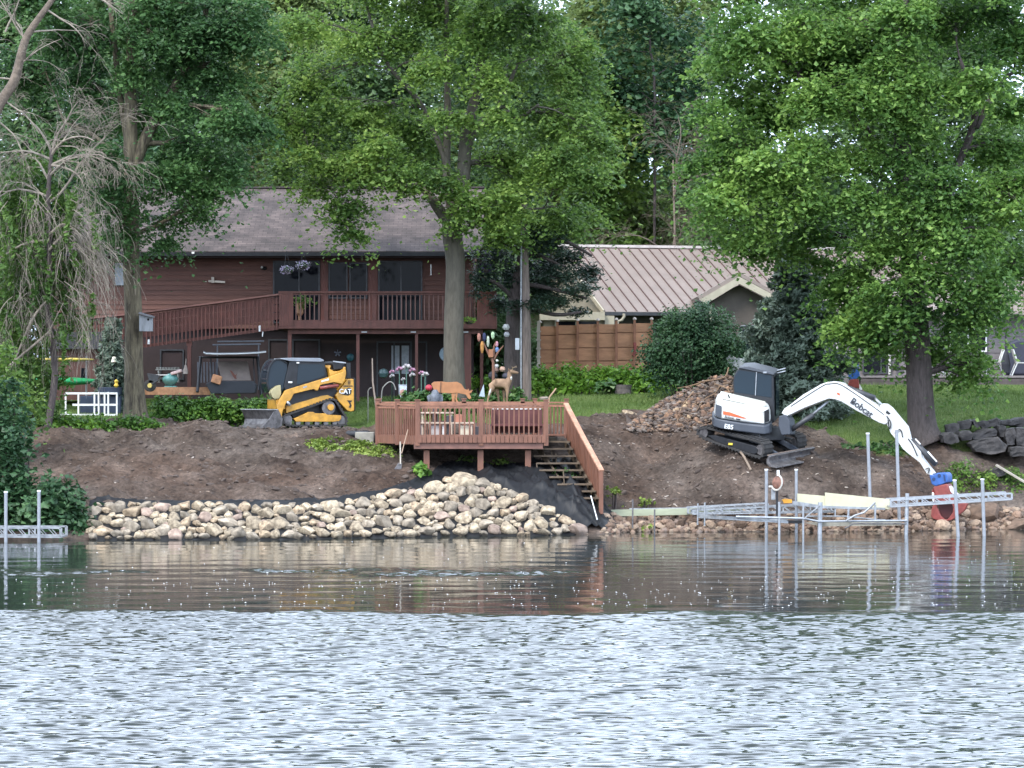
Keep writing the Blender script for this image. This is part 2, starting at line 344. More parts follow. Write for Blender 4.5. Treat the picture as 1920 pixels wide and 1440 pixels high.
xs = np.unique(np.round(np.concatenate([-np.geomspace(19, 500, 26)[::-1], np.arange(-19, 19.01, .085), np.geomspace(19, 500, 26)]), 4))
ys = np.unique(np.round(np.concatenate([np.linspace(-300, 78, 20), np.arange(78, 84, .5), np.arange(84, 100, .075), np.arange(100, 112, .3), np.geomspace(112, 900, 24)]), 4))
GX, GY = np.meshgrid(xs, ys); GZ = ground_z(GX, GY)
nx, ny = len(xs), len(ys)
idx = np.arange(nx * ny).reshape(ny, nx)
quads = np.stack([idx[:-1, :-1], idx[:-1, 1:], idx[1:, 1:], idx[1:, :-1]], -1).reshape(-1, 4)
def ground_material():
    m, nt, b = nodes_of('ground_soil_and_lawn'); N, L = nt.nodes, nt.links
    at = N.new('ShaderNodeAttribute'); at.attribute_name = 'soil'
    tc = N.new('ShaderNodeTexCoord')
    def noise(s, d=6, r=.6):
        n = N.new('ShaderNodeTexNoise'); n.inputs['Scale'].default_value = s; n.inputs['Detail'].default_value = d; n.inputs['Roughness'].default_value = r
        L.new(tc.outputs['Object'], n.inputs['Vector']); return n
    def ramp(src, stops):
        r = N.new('ShaderNodeValToRGB'); e = r.color_ramp.elements
        e[0].position, e[0].color = stops[0][0], (*stops[0][1], 1); e[1].position, e[1].color = stops[-1][0], (*stops[-1][1], 1)
        for p, c in stops[1:-1]: x = e.new(p); x.color = (*c, 1)
        L.new(src, r.inputs['Fac']); return r
    n1 = noise(.7, 8, .7); n2 = noise(9, 8, .7); n3 = noise(38, 4, .6)
    soil = ramp(n1.outputs['Fac'], [(.3, (.036, .025, .02)), (.45, (.084, .065, .053)), (.58, (.132, .106, .089)), (.72, (.2, .165, .14))])
    sp = ramp(n2.outputs['Fac'], [(.35, (.55, .55, .55)), (.6, (1.15, 1.12, 1.1)), (.8, (1.7, 1.6, 1.5))])
    ms = N.new('ShaderNodeMix'); ms.data_type = 'RGBA'; ms.blend_type = 'MULTIPLY'; ms.inputs['Factor'].default_value = 1
    L.new(soil.outputs['Color'], ms.inputs['A']); L.new(sp.outputs['Color'], ms.inputs['B'])
    n4 = noise(.28, 4, .5); red = ramp(n4.outputs['Fac'], [(.4, (1, 1, 1)), (.66, (1.02, .88, .8))])
    m4 = N.new('ShaderNodeMix'); m4.data_type = 'RGBA'; m4.blend_type = 'MULTIPLY'; m4.inputs['Factor'].default_value = 1; L.new(ms.outputs['Result'], m4.inputs['A']); L.new(red.outputs['Color'], m4.inputs['B']); ms = m4
    gr = ramp(n1.outputs['Fac'], [(.3, (.065, .105, .027)), (.55, (.1, .155, .04)), (.72, (.16, .18, .065))])
    g2 = ramp(n3.outputs['Fac'], [(.3, (.6, .65, .5)), (.7, (1.3, 1.25, 1.2))])
    mg = N.new('ShaderNodeMix'); mg.data_type = 'RGBA'; mg.blend_type = 'MULTIPLY'; mg.inputs['Factor'].default_value = 1
    L.new(gr.outputs['Color'], mg.inputs['A']); L.new(g2.outputs['Color'], mg.inputs['B'])
    mm = N.new('ShaderNodeMix'); mm.data_type = 'RGBA'
    L.new(at.outputs['Fac'], mm.inputs['Factor']); L.new(mg.outputs['Result'], mm.inputs['A']); L.new(ms.outputs['Result'], mm.inputs['B'])
    L.new(mm.outputs['Result'], b.inputs['Base Color']); b.inputs['Roughness'].default_value = .95; b.inputs['Specular IOR Level'].default_value = .15
    bp = N.new('ShaderNodeBump'); bp.inputs['Strength'].default_value = .9; bp.inputs['Distance'].default_value = .06
    ad = N.new('ShaderNodeMath'); ad.operation = 'ADD'; L.new(n2.outputs['Fac'], ad.inputs[0]); L.new(n3.outputs['Fac'], ad.inputs[1])
    L.new(ad.outputs[0], bp.inputs['Height']); L.new(bp.outputs['Normal'], b.inputs['Normal'])
    return m
gnd = raw_mesh('ground', np.stack([GX, GY, GZ], -1).reshape(-1, 3), quads, ground_material(), smooth=True)
a = gnd.data.attributes.new('soil', 'FLOAT', 'POINT'); a.data.foreach_set('value', soil_mask(GX, GY).ravel().astype(np.float32))
tag(gnd, kind='structure')

# ------------------------------------------------------------------ water: real wavelets, calm near the bank, wind-ruffled further out
wx = np.unique(np.round(np.concatenate([-np.geomspace(12, 500, 24)[::-1], np.arange(-12, 12.01, .055), np.geomspace(12, 500, 24)]), 4))
wy = np.unique(np.round(np.concatenate([np.linspace(-200, 30, 30), np.arange(30, 58, .022), np.arange(58, 66, .07), np.arange(66, 71, .03), np.arange(71, 84, .07), np.linspace(84, 91.5, 20)]), 4))
WX, WY = np.meshgrid(wx, wy)
def waves(X, Y, lo, hi, n, spread, seed, slope):
    r = np.random.default_rng(seed); z = np.zeros_like(X)
    for i in range(n):
        lam = math.exp(r.uniform(math.log(lo), math.log(hi))); th = r.normal(0, spread); k = 2 * math.pi / lam
        ph = r.uniform(0, 6.28); A = slope / k * math.sqrt(2.0 / n)
        z += A * np.sin(k * (X * math.sin(th) + Y * math.cos(th)) + ph)
    return z
edge = 56.5 + 1.2 * fbm(WX, WY * .2, .35, 3, 4) + .6 * fbm(WX, WY, 1.6, 3, 6)
rough = np.clip((edge - WY) / .9, 0, 1)
gust = .95 + .4 * fbm(WX, WY, .16, 3, 21)
strip = np.exp(-((WY - 68.5 - .8 * fbm(WX, WY, .2, 2, 8)) / 1.15) ** 2) * np.clip((5.5 - WX) / 5, 0, 1) * np.clip(.7 + 2.2 * fbm(WX, WY, .8, 2, 12), 0, 1.4)
fine = (WX > -14) & (WX < 14) & (WY > 28)
WZ = np.zeros_like(WX)
big = waves(WX, WY, .085, .26, 68, .2, 3, .235) + waves(WX, WY, .35, 1.3, 16, .22, 13, .055); sm = waves(WX, WY, .08, .12, 20, .3, 5, .08)
calm = waves(WX, WY, .5, 2.5, 24, .5, 9, .008)
wake = .02 * np.exp(-((WY - 48.7 - .5 * fbm(WX, WY * 0, .12, 2, 2)) / .16) ** 2)
WZ = (big + sm) * gust * rough + calm * (1 - rough) + waves(WX, WY, .12, .3, 24, .35, 15, .3) * strip - wake * rough
WZ = np.where(fine, WZ, 0)
nwx, nwy = len(wx), len(wy); idx = np.arange(nwx * nwy).reshape(nwy, nwx)
quads = np.stack([idx[:-1, :-1], idx[:-1, 1:], idx[1:, 1:], idx[1:, :-1]], -1).reshape(-1, 4)
m, nt, b = nodes_of('lake_water'); b.inputs['Base Color'].default_value = (.026, .031, .027, 1); b.inputs['Roughness'].default_value = .035
atw = nt.nodes.new('ShaderNodeAttribute'); atw.attribute_name = 'ruffle'; mrw = nt.nodes.new('ShaderNodeMapRange'); mrw.inputs['To Min'].default_value = .03; mrw.inputs['To Max'].default_value = .12
nt.links.new(atw.outputs['Fac'], mrw.inputs['Value']); nt.links.new(mrw.outputs['Result'], b.inputs['Roughness'])
b.inputs['IOR'].default_value = 1.34; b.inputs['Specular IOR Level'].default_value = .68
tcw = nt.nodes.new('ShaderNodeTexCoord'); mpw = nt.nodes.new('ShaderNodeMapping'); mpw.inputs['Scale'].default_value = (.55, 2.2, 1)
nw = nt.nodes.new('ShaderNodeTexNoise'); nw.inputs['Scale'].default_value = 2.6; nw.inputs['Detail'].default_value = 4
bw = nt.nodes.new('ShaderNodeBump'); bw.inputs['Strength'].default_value = .12; bw.inputs['Distance'].default_value = .02
nt.links.new(tcw.outputs['Object'], mpw.inputs['Vector']); nt.links.new(mpw.outputs['Vector'], nw.inputs['Vector'])
nt.links.new(nw.outputs['Fac'], bw.inputs['Height']); nt.links.new(bw.outputs['Normal'], b.inputs['Normal'])
wat = raw_mesh('water', np.stack([WX, WY, WZ], -1).reshape(-1, 3), quads, m, smooth=True)
ar = wat.data.attributes.new('ruffle', 'FLOAT', 'POINT'); ar.data.foreach_set('value', np.clip(rough + strip * .8, 0, 1).ravel().astype(np.float32))
tag(wat, kind='structure')
r = np.random.default_rng(4); mb = MB()
for i in range(420):  # white slivers added as painted glints of light on the calm water
    Y = r.uniform(57.0, 66) if i % 5 else r.uniform(66, 82); x = r.uniform(-17, 17) * Y / 100; s = r.uniform(.006, .017)
    mb.add([(x - s, Y, .012), (x, Y - s * 2, .014), (x + s * 1.3, Y, .012), (x, Y + s * 2, .02)], [(0, 1, 2), (0, 2, 3)])
tag(mb.build('painted_glints', mat('glint', (.85, .85, .85), .8)), 'white flecks painted as glints on the calm water near the bank', 'glint', kind='stuff')
# ------------------------------------------------------------------ vegetation helpers
def leaf_mesh(C, size, up, rng, elong=1.35, fold=.18, svar=.55, out_dir=None):
    n = len(C); nrm = rng.normal(0, 1, (n, 3)); nrm /= np.linalg.norm(nrm, axis=1)[:, None]
    nrm[:, 2] = np.abs(nrm[:, 2]); nrm[:, 2] += up
    if out_dir is not None: nrm += out_dir
    nrm /= np.linalg.norm(nrm, axis=1)[:, None]
    t = rng.normal(0, 1, (n, 3)); t -= nrm * (t * nrm).sum(1)[:, None]; t /= np.linalg.norm(t, axis=1)[:, None]
    b = np.cross(nrm, t); s = (size * (1 + svar * rng.uniform(-1, 1, n)))[:, None]
    f = nrm * s * fold
    V = np.stack([C - t * s * elong * .5, C + b * s * .5 - f, C + t * s * elong * .5, C - b * s * .5 - f], 1).reshape(-1, 3)
    Fq = np.arange(n * 4).reshape(n, 4)
    return V, Fq
def spray_points(centres, cr, nl, rng, flat=.38, outward=None):
    k = len(centres); d = rng.normal(0, 1, (k, nl, 3)) * cr[:, None, None] * np.array([1, 1, flat])
    # each spray hangs a little at its rim
    d[:, :, 2] -= .35 * (d[:, :, 0] ** 2 + d[:, :, 1] ** 2) / cr[:, None]
    return (centres[:, None, :] + d).reshape(-1, 3)
def ell_points(c, r, n, rng, pw=.45):
    d = rng.normal(0, 1, (n, 3)); d /= np.linalg.norm(d, axis=1)[:, None]
    return c + d * (rng.uniform(0, 1, n) ** pw)[:, None] * r
def px_path(pts, Y, rads, dYs=None):
    s = F / Y
    P3 = [P(x, y, Y + (dYs[i] if dYs else 0)) for i, (x, y) in enumerate(pts)]
    return P3, [q / s for q in rads]
def smooth_path(pts, rads, k=4):
    """Catmull-Rom"""
    o, ro = [], []
    n = len(pts)
    for i in range(n - 1):
        p0, p1, p2, p3 = pts[max(i - 1, 0)], pts[i], pts[i + 1], pts[min(i + 2, n - 1)]
        for j in range(k):
            t = j / k
            o.append(.5 * ((2 * p1) + (p2 - p0) * t + (2 * p0 - 5 * p1 + 4 * p2 - p3) * t * t + (3 * p1 - p0 - 3 * p2 + p3) * t ** 3)); ro.append(rads[i] * (1 - t) + rads[i + 1] * t)
    o.append(pts[-1]); ro.append(rads[-1]); return o, ro
def nearest(nodes, p):
    best, bd = None, 1e9
    for q, r_ in nodes:
        d = (q - p).length + max(0, q.z - p.z) * .8
        if d < bd: best, bd = (q, r_), d
    return best
def jitter(pts, amt, rnd):
    return [p + Vector((rnd.uniform(-1, 1), rnd.uniform(-1, 1), rnd.uniform(-1, 1))) * amt if 0 < i < len(pts) - 1 else p for i, p in enumerate(pts)]
def tree(name, label, Y, trunk, tr, limbs, ells, leafm, barkm, lsize=.13, dens=2.6, nl=46, cr=.34, seed=1, up=.55, group=None, cat='tree', flat=.27, dfac=.9, branches=True, flare=True, dYl=None):
    rng = np.random.default_rng(seed); rnd = random.Random(seed)
    tp, trad = px_path(trunk, Y, tr); tp = jitter(tp, .04, rnd)
    base = tp[0].copy(); base.z = gz(base.x, base.y) - .05; tp[0] = base
    root = empty(name, base, label, cat, group)
    mb = MB(); sp, sr = smooth_path(tp, trad, 5)
    if flare:
        for i in range(len(sr)): sr[i] *= 1 + .5 * math.exp(-max(0, (sp[i].z - base.z)) / .35)
    mb.tube(sp, sr, 14); nodes = [(q, r_) for q, r_ in zip(sp, sr)][len(sp) // 4:]
    for li, (lp, lr) in enumerate(limbs):
        dd = [(0 if i == 0 else rnd.uniform(-.4, .4) + (dYl or 0) * i) for i in range(len(lp))]
        q, r_ = px_path(lp, Y, lr, dd); q, r_ = smooth_path(jitter(q, .05, rnd), r_, 4); mb.tube(q, r_, 9)
        nodes += list(zip(q, r_))
    s = F / Y; allc = []; allr = []; odir = []
    for e in ells:
        cx, cy, rx, ry = e[:4]; dY = e[4] if len(e) > 4 else rnd.uniform(-1.8, 1.8); df = e[5] if len(e) > 5 else 1.0
        c = np.array(P(cx, cy, Y + dY)); r3 = np.array([rx / s, (rx + ry) / 2 / s * dfac, ry / s])
        area = math.pi * r3[0] * r3[2]; n = max(4, int(area * dens * df * 1.9))
        pts = ell_points(c, r3, n, rng); allc.append(pts)
        allr.append(cr * rng.uniform(.65, 1.3, n)); odir.append((pts - c) / r3.mean())
        if branches:
            q, rr = nearest(nodes, Vector(c)); cc = Vector(c); mid = (q + cc) / 2 + Vector((0, 0, .15 * (q - cc).length))
            rb = max(.03, min(rr * .6, .11)); bp, br = smooth_path(jitter([q, q.lerp(mid, .6), mid.lerp(cc, .5), cc], .12, rnd), [rb, rb * .8, rb * .55, rb * .3], 3)
            mb.tube(bp, br, 6)
            for k in range(0, min(n, 26)):
                t = Vector(pts[k]); f = rnd.uniform(.3, 1); st = bp[int(f * (len(bp) - 1))]
                m1 = st.lerp(t, .5) + Vector((rnd.uniform(-.1, .1), rnd.uniform(-.1, .1), .12))
                mb.tube([st, m1, t], [rb * .3, rb * .2, .008], 4, cap=False)
    trk = mb.build('trunk', barkm, root, smooth=True)
    C = np.concatenate(allc); CR = np.concatenate(allr); OD = np.repeat(np.concatenate(odir), nl, axis=0) * .35
    pts = spray_points(C, CR, nl, rng, flat)
    V, Fq = leaf_mesh(pts, lsize, up, rng, out_dir=OD)
    raw_mesh('crown', V, Fq, leafm, parent=root)
    return root

LM_MAPLE_D = leafmat('leaf_deep_green', (.036, .085, .032), (.078, .165, .052), (.155, .28, .085), .5)
LM_MAPLE_M = leafmat('leaf_mid_green', (.062, .128, .036), (.165, .275, .06), (.34, .46, .11), .52)
LM_LINDEN = leafmat('leaf_linden', (.052, .125, .034), (.14, .258, .058), (.31, .46, .11), .52)
LM_BACK = leafmat('leaf_background', (.06, .12, .05), (.12, .2, .08), (.21, .31, .125), .5)
LM_BACK2 = leafmat('leaf_background_yellow', (.1, .145, .05), (.19, .25, .085), (.3, .37, .14), .52)
LM_DARK = leafmat('leaf_shrub_dark', (.022, .06, .028), (.048, .11, .045), (.095, .18, .07), .35)
LM_SPRUCE = leafmat('needle_blue', (.06, .092, .064), (.135, .18, .13), (.27, .34, .26), .25)
LM_PINE = leafmat('needle_pine', (.02, .04, .026), (.04, .07, .045), (.08, .12, .07), .12)
LM_HEDGE = leafmat('leaf_hedge', (.04, .1, .02), (.09, .19, .03), (.22, .38, .05), .35)
LM_WILLOW = leafmat('leaf_willow', (.04, .09, .02), (.09, .17, .035), (.17, .27, .06), .4)
LM_HOSTA = leafmat('leaf_hosta', (.025, .07, .02), (.06, .14, .03), (.3, .38, .16), .25, .8)
LM_FERN = leafmat('leaf_fern', (.08, .17, .025), (.18, .34, .04), (.32, .48, .07), .45)
LM_LIME = leafmat('leaf_lime', (.1, .15, .03), (.2, .28, .05), (.36, .42, .1), .35)

# ------------------------------------------------------------------ the three big trees
tree('maple_tree', 'tall dark green maple with a mossy trunk near the left end of the red house', 97.6,
     [(255, 790), (252, 700), (250, 600), (248, 480), (247, 380), (243, 250), (247, 100), (250, -60)], [21, 18, 16.5, 16, 15, 13, 9, 4],
     [([(249, 320), (275, 250), (320, 180), (365, 90), (400, -40)], [11, 11, 10, 7, 3]), ([(246, 300), (225, 180), (215, 60), (200, -40)], [8, 6, 5, 3]),
      ([(248, 440), (300, 420), (360, 380)], [5, 4, 2]), ([(246, 330), (180, 260), (120, 230)], [6, 4, 2])],
     [(150, 60, 90, 70), (300, 20, 110, 70, .3), (440, 40, 80, 70), (165, 170, 62, 50), (325, 105, 50, 40), (395, 130, 70, 45), (450, 215, 60, 50),
      (355, 275, 68, 34), (420, 315, 62, 42), (310, 335, 80, 36), (365, 382, 45, 30), (300, 425, 30, 38), (212, 400, 32, 50), (130, 250, 70, 55, 2.5), (270, 190, 60, 60, 2.6), (250, 130, 40, 40, -.4), (330, 190, 50, 40, -.5), (280, 60, 50, 40, -.8), (380, 60, 50, 40, -.5),
      (190, 300, 40, 50), (60, 120, 70, 80, 3), (235, 445, 40, 25), (395, 358, 28, 22), (60, -40, 100, 60), (250, -80, 160, 60, 2), (190, 340, 50, 40)],
     LM_MAPLE_D, BARK_MOSS, seed=3, lsize=.1, dens=3.3, nl=165, cr=.35)
tree('maple_tree', 'bright green maple with a smooth grey trunk rising in front of the red balcony', 102.4,
     [(852, 745), (850, 620), (852, 500), (850, 425), (866, 345), (875, 250), (893, 170), (912, 50), (925, -55)], [20.5, 18.5, 18, 19, 13.5, 11.5, 9, 6, 3],
     [([(848, 430), (822, 385), (790, 352), (740, 352), (680, 335), (610, 350)], [12, 10, 7.5, 5, 4, 2.5]), ([(850, 420), (838, 330), (842, 220), (840, 100), (838, -60)], [8, 8, 7, 5, 3]),
      ([(872, 290), (900, 232), (935, 200), (970, 120)], [7, 6, 5, 3]), ([(878, 240), (940, 228), (985, 215), (1010, 196)], [6, 4.5, 3.5, 2]),
      ([(846, 330), (790, 200), (720, 110), (680, -20)], [6, 5, 4, 2]), ([(852, 440), (930, 400), (1020, 390)], [5, 3.5, 2])],
     [(600, 145, 85, 50), (555, 235, 75, 48), (690, 205, 90, 48), (790, 245, 55, 48), (620, 300, 85, 38), (760, 325, 90, 34, -1.2), (650, 385, 48, 36, -1), (650, 435, 26, 18, -1),
      (700, 60, 100, 50), (820, 20, 80, 60), (960, 40, 100, 60), (800, 125, 50, 35), (940, 130, 50, 40, 1.6), (1060, 110, 70, 80), (1030, 215, 90, 42), (960, 300, 75, 45),
      (1060, 310, 80, 50), (930, 385, 75, 42), (1040, 400, 88, 36), (868, 395, 38, 36, -1.2), (845, 345, 36, 22, -1.3), (560, 50, 50, 45), (590, 355, 40, 24), (540, 310, 35, 30),
      (1110, 250, 50, 60), (700, -60, 140, 50), (950, -70, 160, 50), (940, 438, 50, 20), (720, 270, 50, 30, -1.5), (930, 150, 42, 36, -1.5), (955, 212, 40, 24, -1.5), (845, 215, 36, 26, -1.4), (890, 60, 50, 40, -1.2)],
     LM_MAPLE_M, BARK_GREY, seed=5, lsize=.1, dens=3.1, nl=165, cr=.35)
tree('linden_tree', 'very large light green linden with a thick leaning brown trunk standing behind the excavator arm', 93.2,
     [(1740, 868), (1731, 800), (1722, 700), (1715, 600), (1705, 450), (1694, 280), (1690, 100), (1700, -45)], [27, 26, 24.5, 23, 19, 16, 12, 6],
     [([(1710, 480), (1770, 380), (1800, 300), (1830, 210), (1800, 110)], [9, 8, 7, 7, 3]), ([(1830, 240), (1870, 170), (1900, 140), (1950, 150)], [6, 5, 3, 1.5]),
      ([(1697, 340), (1620, 240), (1520, 160), (1450, 80)], [9, 7, 5, 3]), ([(1712, 520), (1630, 470), (1550, 430), (1470, 420)], [8, 6, 4, 2]), ([(1716, 600), (1790, 570), (1870, 550)], [6, 4, 2]),
      ([(1694, 250), (1630, 195), (1570, 185)], [6, 5, 2]), ([(1705, 400), (1650, 330), (1600, 320)], [7, 5, 2])],
     [(1400, 70, 90, 70), (1350, 135, 50, 42), (1520, 40, 90, 60), (1640, 60, 90, 70, 1), (1790, 30, 90, 50), (1905, 60, 80, 65), (1420, 200, 85, 55), (1545, 170, 80, 52, -1.6),
      (1660, 175, 70, 52, -1.5), (1830, 150, 75, 42, -1.5), (1375, 265, 75, 42), (1480, 290, 90, 48, -1.4), (1600, 290, 75, 42, -1), (1730, 260, 60, 40, 1), (1870, 270, 70, 50, 1), (1390, 345, 75, 45, -1),
      (1510, 375, 85, 38), (1640, 370, 70, 42, -1.6), (1770, 350, 80, 50, -1.4), (1895, 370, 70, 65, -1), (1405, 420, 68, 34, -.5), (1540, 430, 65, 40, .5), (1660, 450, 80, 34, -1.2),
      (1790, 440, 85, 40, -1.8), (1900, 480, 60, 40), (1615, 510, 60, 36, -.5), (1710, 520, 90, 36, -1.9), (1830, 520, 80, 34, -1.5), (1590, 585, 62, 36, -.4), (1680, 585, 75, 32, -1.7), (1795, 590, 75, 32, -1),
      (1640, 640, 52, 22, 0), (1765, 645, 55, 30, 1), (1820, 690, 44, 36, 0), (1600, 615, 45, 32), (1860, 570, 60, 30, 1), (1390, -50, 110, 50), (1600, -60, 160, 60), (1830, -60, 140, 60), (1340, 380, 45, 36), (1310, 310, 30, 30), (1480, 465, 50, 20, 1), (1575, 535, 45, 36, .8), (1625, 560, 50, 40, .8), (1430, 455, 45, 22, .6), (1370, 440, 30, 18, .5), (1720, 640, 40, 30, 1), (1570, 490, 45, 22, .8), (1330, 215, 35, 30), (1695, 130, 55, 60, -1.4), (1690, 30, 70, 50, -1.4), (1702, 225, 50, 34, -1.5), (1700, 300, 34, 26, -1.4), (1740, 400, 50, 30, -1.6), (1590, 60, 60, 50, 1.2), (1475, 120, 65, 42, 1.2), (1470, 200, 60, 40, 1.5), (1540, 100, 60, 40, 1.5), (1590, 130, 45, 36, 1), (1900, 200, 60, 40, 1.5)],
     LM_LINDEN, BARK_DARK, seed=8, lsize=.105, dens=3.4, nl=160, cr=.36)

# ------------------------------------------------------------------ trees behind the houses
def bg_tree(px, Y, top, base_py, wpx, label, leafm, seed, n=15, name='background_tree', lsize=.165, dens=1.9, holes=0):
    rnd = random.Random(seed); h = base_py - top; ells = []
    for i in range(n):
        t = (i + .5) / n; prof = math.sin(math.pi * min(1, (t * .85 + .13))) ** .6
        ells.append((px + rnd.uniform(-.8, .8) * wpx * .5 * prof, top + t * h * .95, wpx * rnd.uniform(.2, .32), h * rnd.uniform(.09, .14)))
    return tree(name, label, Y, [(px, base_py + 40), (px + 4, base_py - h * .3), (px - 5, base_py - h * .6), (px, top + h * .1)], [3, 2.5, 2, 1],
                [], ells, leafm, BARK_DARK, lsize=lsize, dens=dens, nl=105, cr=.62, seed=seed, group='trees behind the houses', dfac=1.0, flare=False)
bg_tree(40, 122, -30, 560, 250, 'dark tree at the far left behind the bare grey branches', LM_BACK, 21)
bg_tree(300, 128, -60, 560, 230, 'dark tree behind the roof of the red house, beyond the mossy trunk', LM_BACK, 22)
bg_tree(540, 135, -90, 520, 190, 'olive green tree just above the red house ridge, under a gap of white sky', LM_BACK2, 23, n=12)
bg_tree(430, 140, -110, 520, 190, 'half hidden tree just above the left part of the red house ridge', LM_BACK, 33, n=9)
bg_tree(720, 130, 60, 560, 210, 'shaded tree seen through the crown of the grey-trunked maple', LM_BACK, 24)
bg_tree(950, 124, -40, 560, 220, 'dark broad tree between the red house and the metal roof', LM_BACK, 25)
bg_tree(1105, 128, 80, 600, 170, 'green tree rising behind the left end of the metal roof', LM_MAPLE_M, 26, n=13)
bg_tree(1165, 136, 90, 600, 130, 'yellowish loose tree behind the middle of the metal roof', LM_BACK2, 27, n=10)
bg_tree(1225, 126, -60, 300, 170, 'very dark tall tree at the top between the two light green crowns', LM_DARK, 28, n=10)
bg_tree(1230, 132, 330, 600, 190, 'low dark green tree directly above the ridge of the metal roof', LM_BACK2, 29, n=9)
bg_tree(1380, 124, 250, 620, 200, 'tree behind the porch gable, half covered by the linden', LM_BACK, 30)
bg_tree(1560, 128, -40, 620, 240, 'tree behind the linden to the left of its trunk', LM_BACK, 31)
bg_tree(1800, 128, -40, 620, 280, 'tree behind the linden above the grey house', LM_BACK, 32)
bg_tree(180, 118, 180, 600, 170, 'deep green tree close behind the left gable of the red house', LM_DARK, 34, n=10)

bg_tree(1120, 131, -60, 560, 220, 'dense tree filling the gap above the left half of the metal roof', LM_BACK2, 35)
bg_tree(860, 140, -40, 520, 230, 'distant pale tree seen behind the trunk of the grey-trunked maple', LM_BACK2, 36)
bg_tree(1040, 142, 20, 520, 160, 'distant tree in the middle of the picture beside the gap of white sky', LM_BACK, 37)
bg_tree(1300, 138, -80, 560, 200, 'distant tree between the very dark tree and the linden', LM_BACK2, 38)
bg_tree(640, 142, -100, 520, 210, 'distant tree above the middle of the red house ridge', LM_BACK, 39)
bg_tree(240, 138, -60, 520, 220, 'distant tree behind the mossy maple', LM_BACK, 40)
bg_tree(2080, 113, -40, 700, 260, 'tree beyond the right edge of the picture beside the grey house', LM_BACK, 45)
bg_tree(2290, 120, 0, 700, 280, 'tree far beyond the right edge of the picture', LM_MAPLE_D, 46)
bg_tree(-140, 112, -40, 740, 260, 'tree beyond the left edge of the picture behind the willow', LM_BACK, 47)
rngw = np.random.default_rng(55); nw = 130000; wxp = rngw.uniform(-48, 48, nw); wyp = rngw.uniform(150, 158, nw)
topw = 13.5 + 3.0 * fbm(wxp, wxp * 0, .22, 3, 3) * 2; wzp = 3.5 + (topw - 3.5) * rngw.uniform(0, 1, nw) ** .8
kk = fbm(wxp * 1.0, wzp * 1.3, .55, 3, 90) > -.28
Vw, Fw = leaf_mesh(np.stack([wxp, wyp, wzp], 1)[kk], .34, .35, rngw)
tag(raw_mesh('far_wood', Vw, Fw, LM_BACK, origin=(0, 154, 4)), 'far-off wood closing the view behind the houses', 'wood', kind='stuff')
# ------------------------------------------------------------------ conifers
def conifer(name, label, px, Y, base_py, top_py, halfw, leafm, seed, layers=26, pine=False, r0=11):
    rng = np.random.default_rng(seed); rnd = random.Random(seed); s = F / Y
    b = gp(px, Y, -.05); root = empty(name, b, label, 'tree'); top = zpy(top_py, Y); H = top - b.z
    mb = MB(); mb.tube([b, b + Vector((.03, 0, H * .5)), b + Vector((0, 0, H))], [r0 / s * 1.1, r0 / s * .7, .03], 10)
    C, N_ = [], []
    for i in range(layers):
        t = (i + .3) / layers; z = b.z + H * (.06 + .92 * t); rad = halfw / s * (1 - t) ** .75 * rnd.uniform(.8, 1.12) + .1
        for k in range(int(7 + 9 * (1 - t))):
            a = rnd.uniform(0, 6.283); rr = rad * rnd.uniform(.75, 1.1); d = Vector((math.cos(a), math.sin(a), 0))
            p0 = Vector((b.x, b.y, z)); pts = []
            for j in range(6):
                u = j / 5; pts.append(p0 + d * rr * u + Vector((0, 0, -.32 * rr * u + .22 * rr * u ** 3)))
            mb.tube(pts, [.028 * (1 - .8 * j / 5) for j in range(6)], 4, cap=False)
            m_ = int(10 + 26 * rr)
            for j in range(m_):
                u = rnd.uniform(.22, 1.02); q = p0 + d * rr * u + Vector((0, 0, -.32 * rr * u + .22 * rr * u ** 3)); wd = .3 * rr * (1.1 - u) + .06
                side = Vector((-d.y, d.x, 0)) * rnd.uniform(-wd, wd); q = q + side + Vector((0, 0, -.18 * side.length - rnd.uniform(0, .1)))
                C.append(q); N_.append((d.x * .5, d.y * .5, 0))
    mb.build('trunk', BARK_DARK, root, smooth=True)
    C = np.array(C); k = 9
    d = rng.normal(0, .06, (len(C), k, 3)); pts = (C[:, None] + d).reshape(-1, 3)
    V, Fq = leaf_mesh(pts, .075, .35, rng, elong=2.4, out_dir=np.repeat(np.array(N_), k, axis=0), fold=.1)
    raw_mesh('crown', V, Fq, leafm, parent=root)
    return root
conifer('blue_spruce', 'blue-green spruce with drooping layered boughs right behind the white excavator', 1487, 97.5, 770, 440, 128, LM_SPRUCE, 41, 27)
conifer('spruce_sapling', 'small pale blue spruce standing just left of the mossy maple trunk', 212, 102, 760, 590, 34, LM_SPRUCE, 42, 14, r0=4)

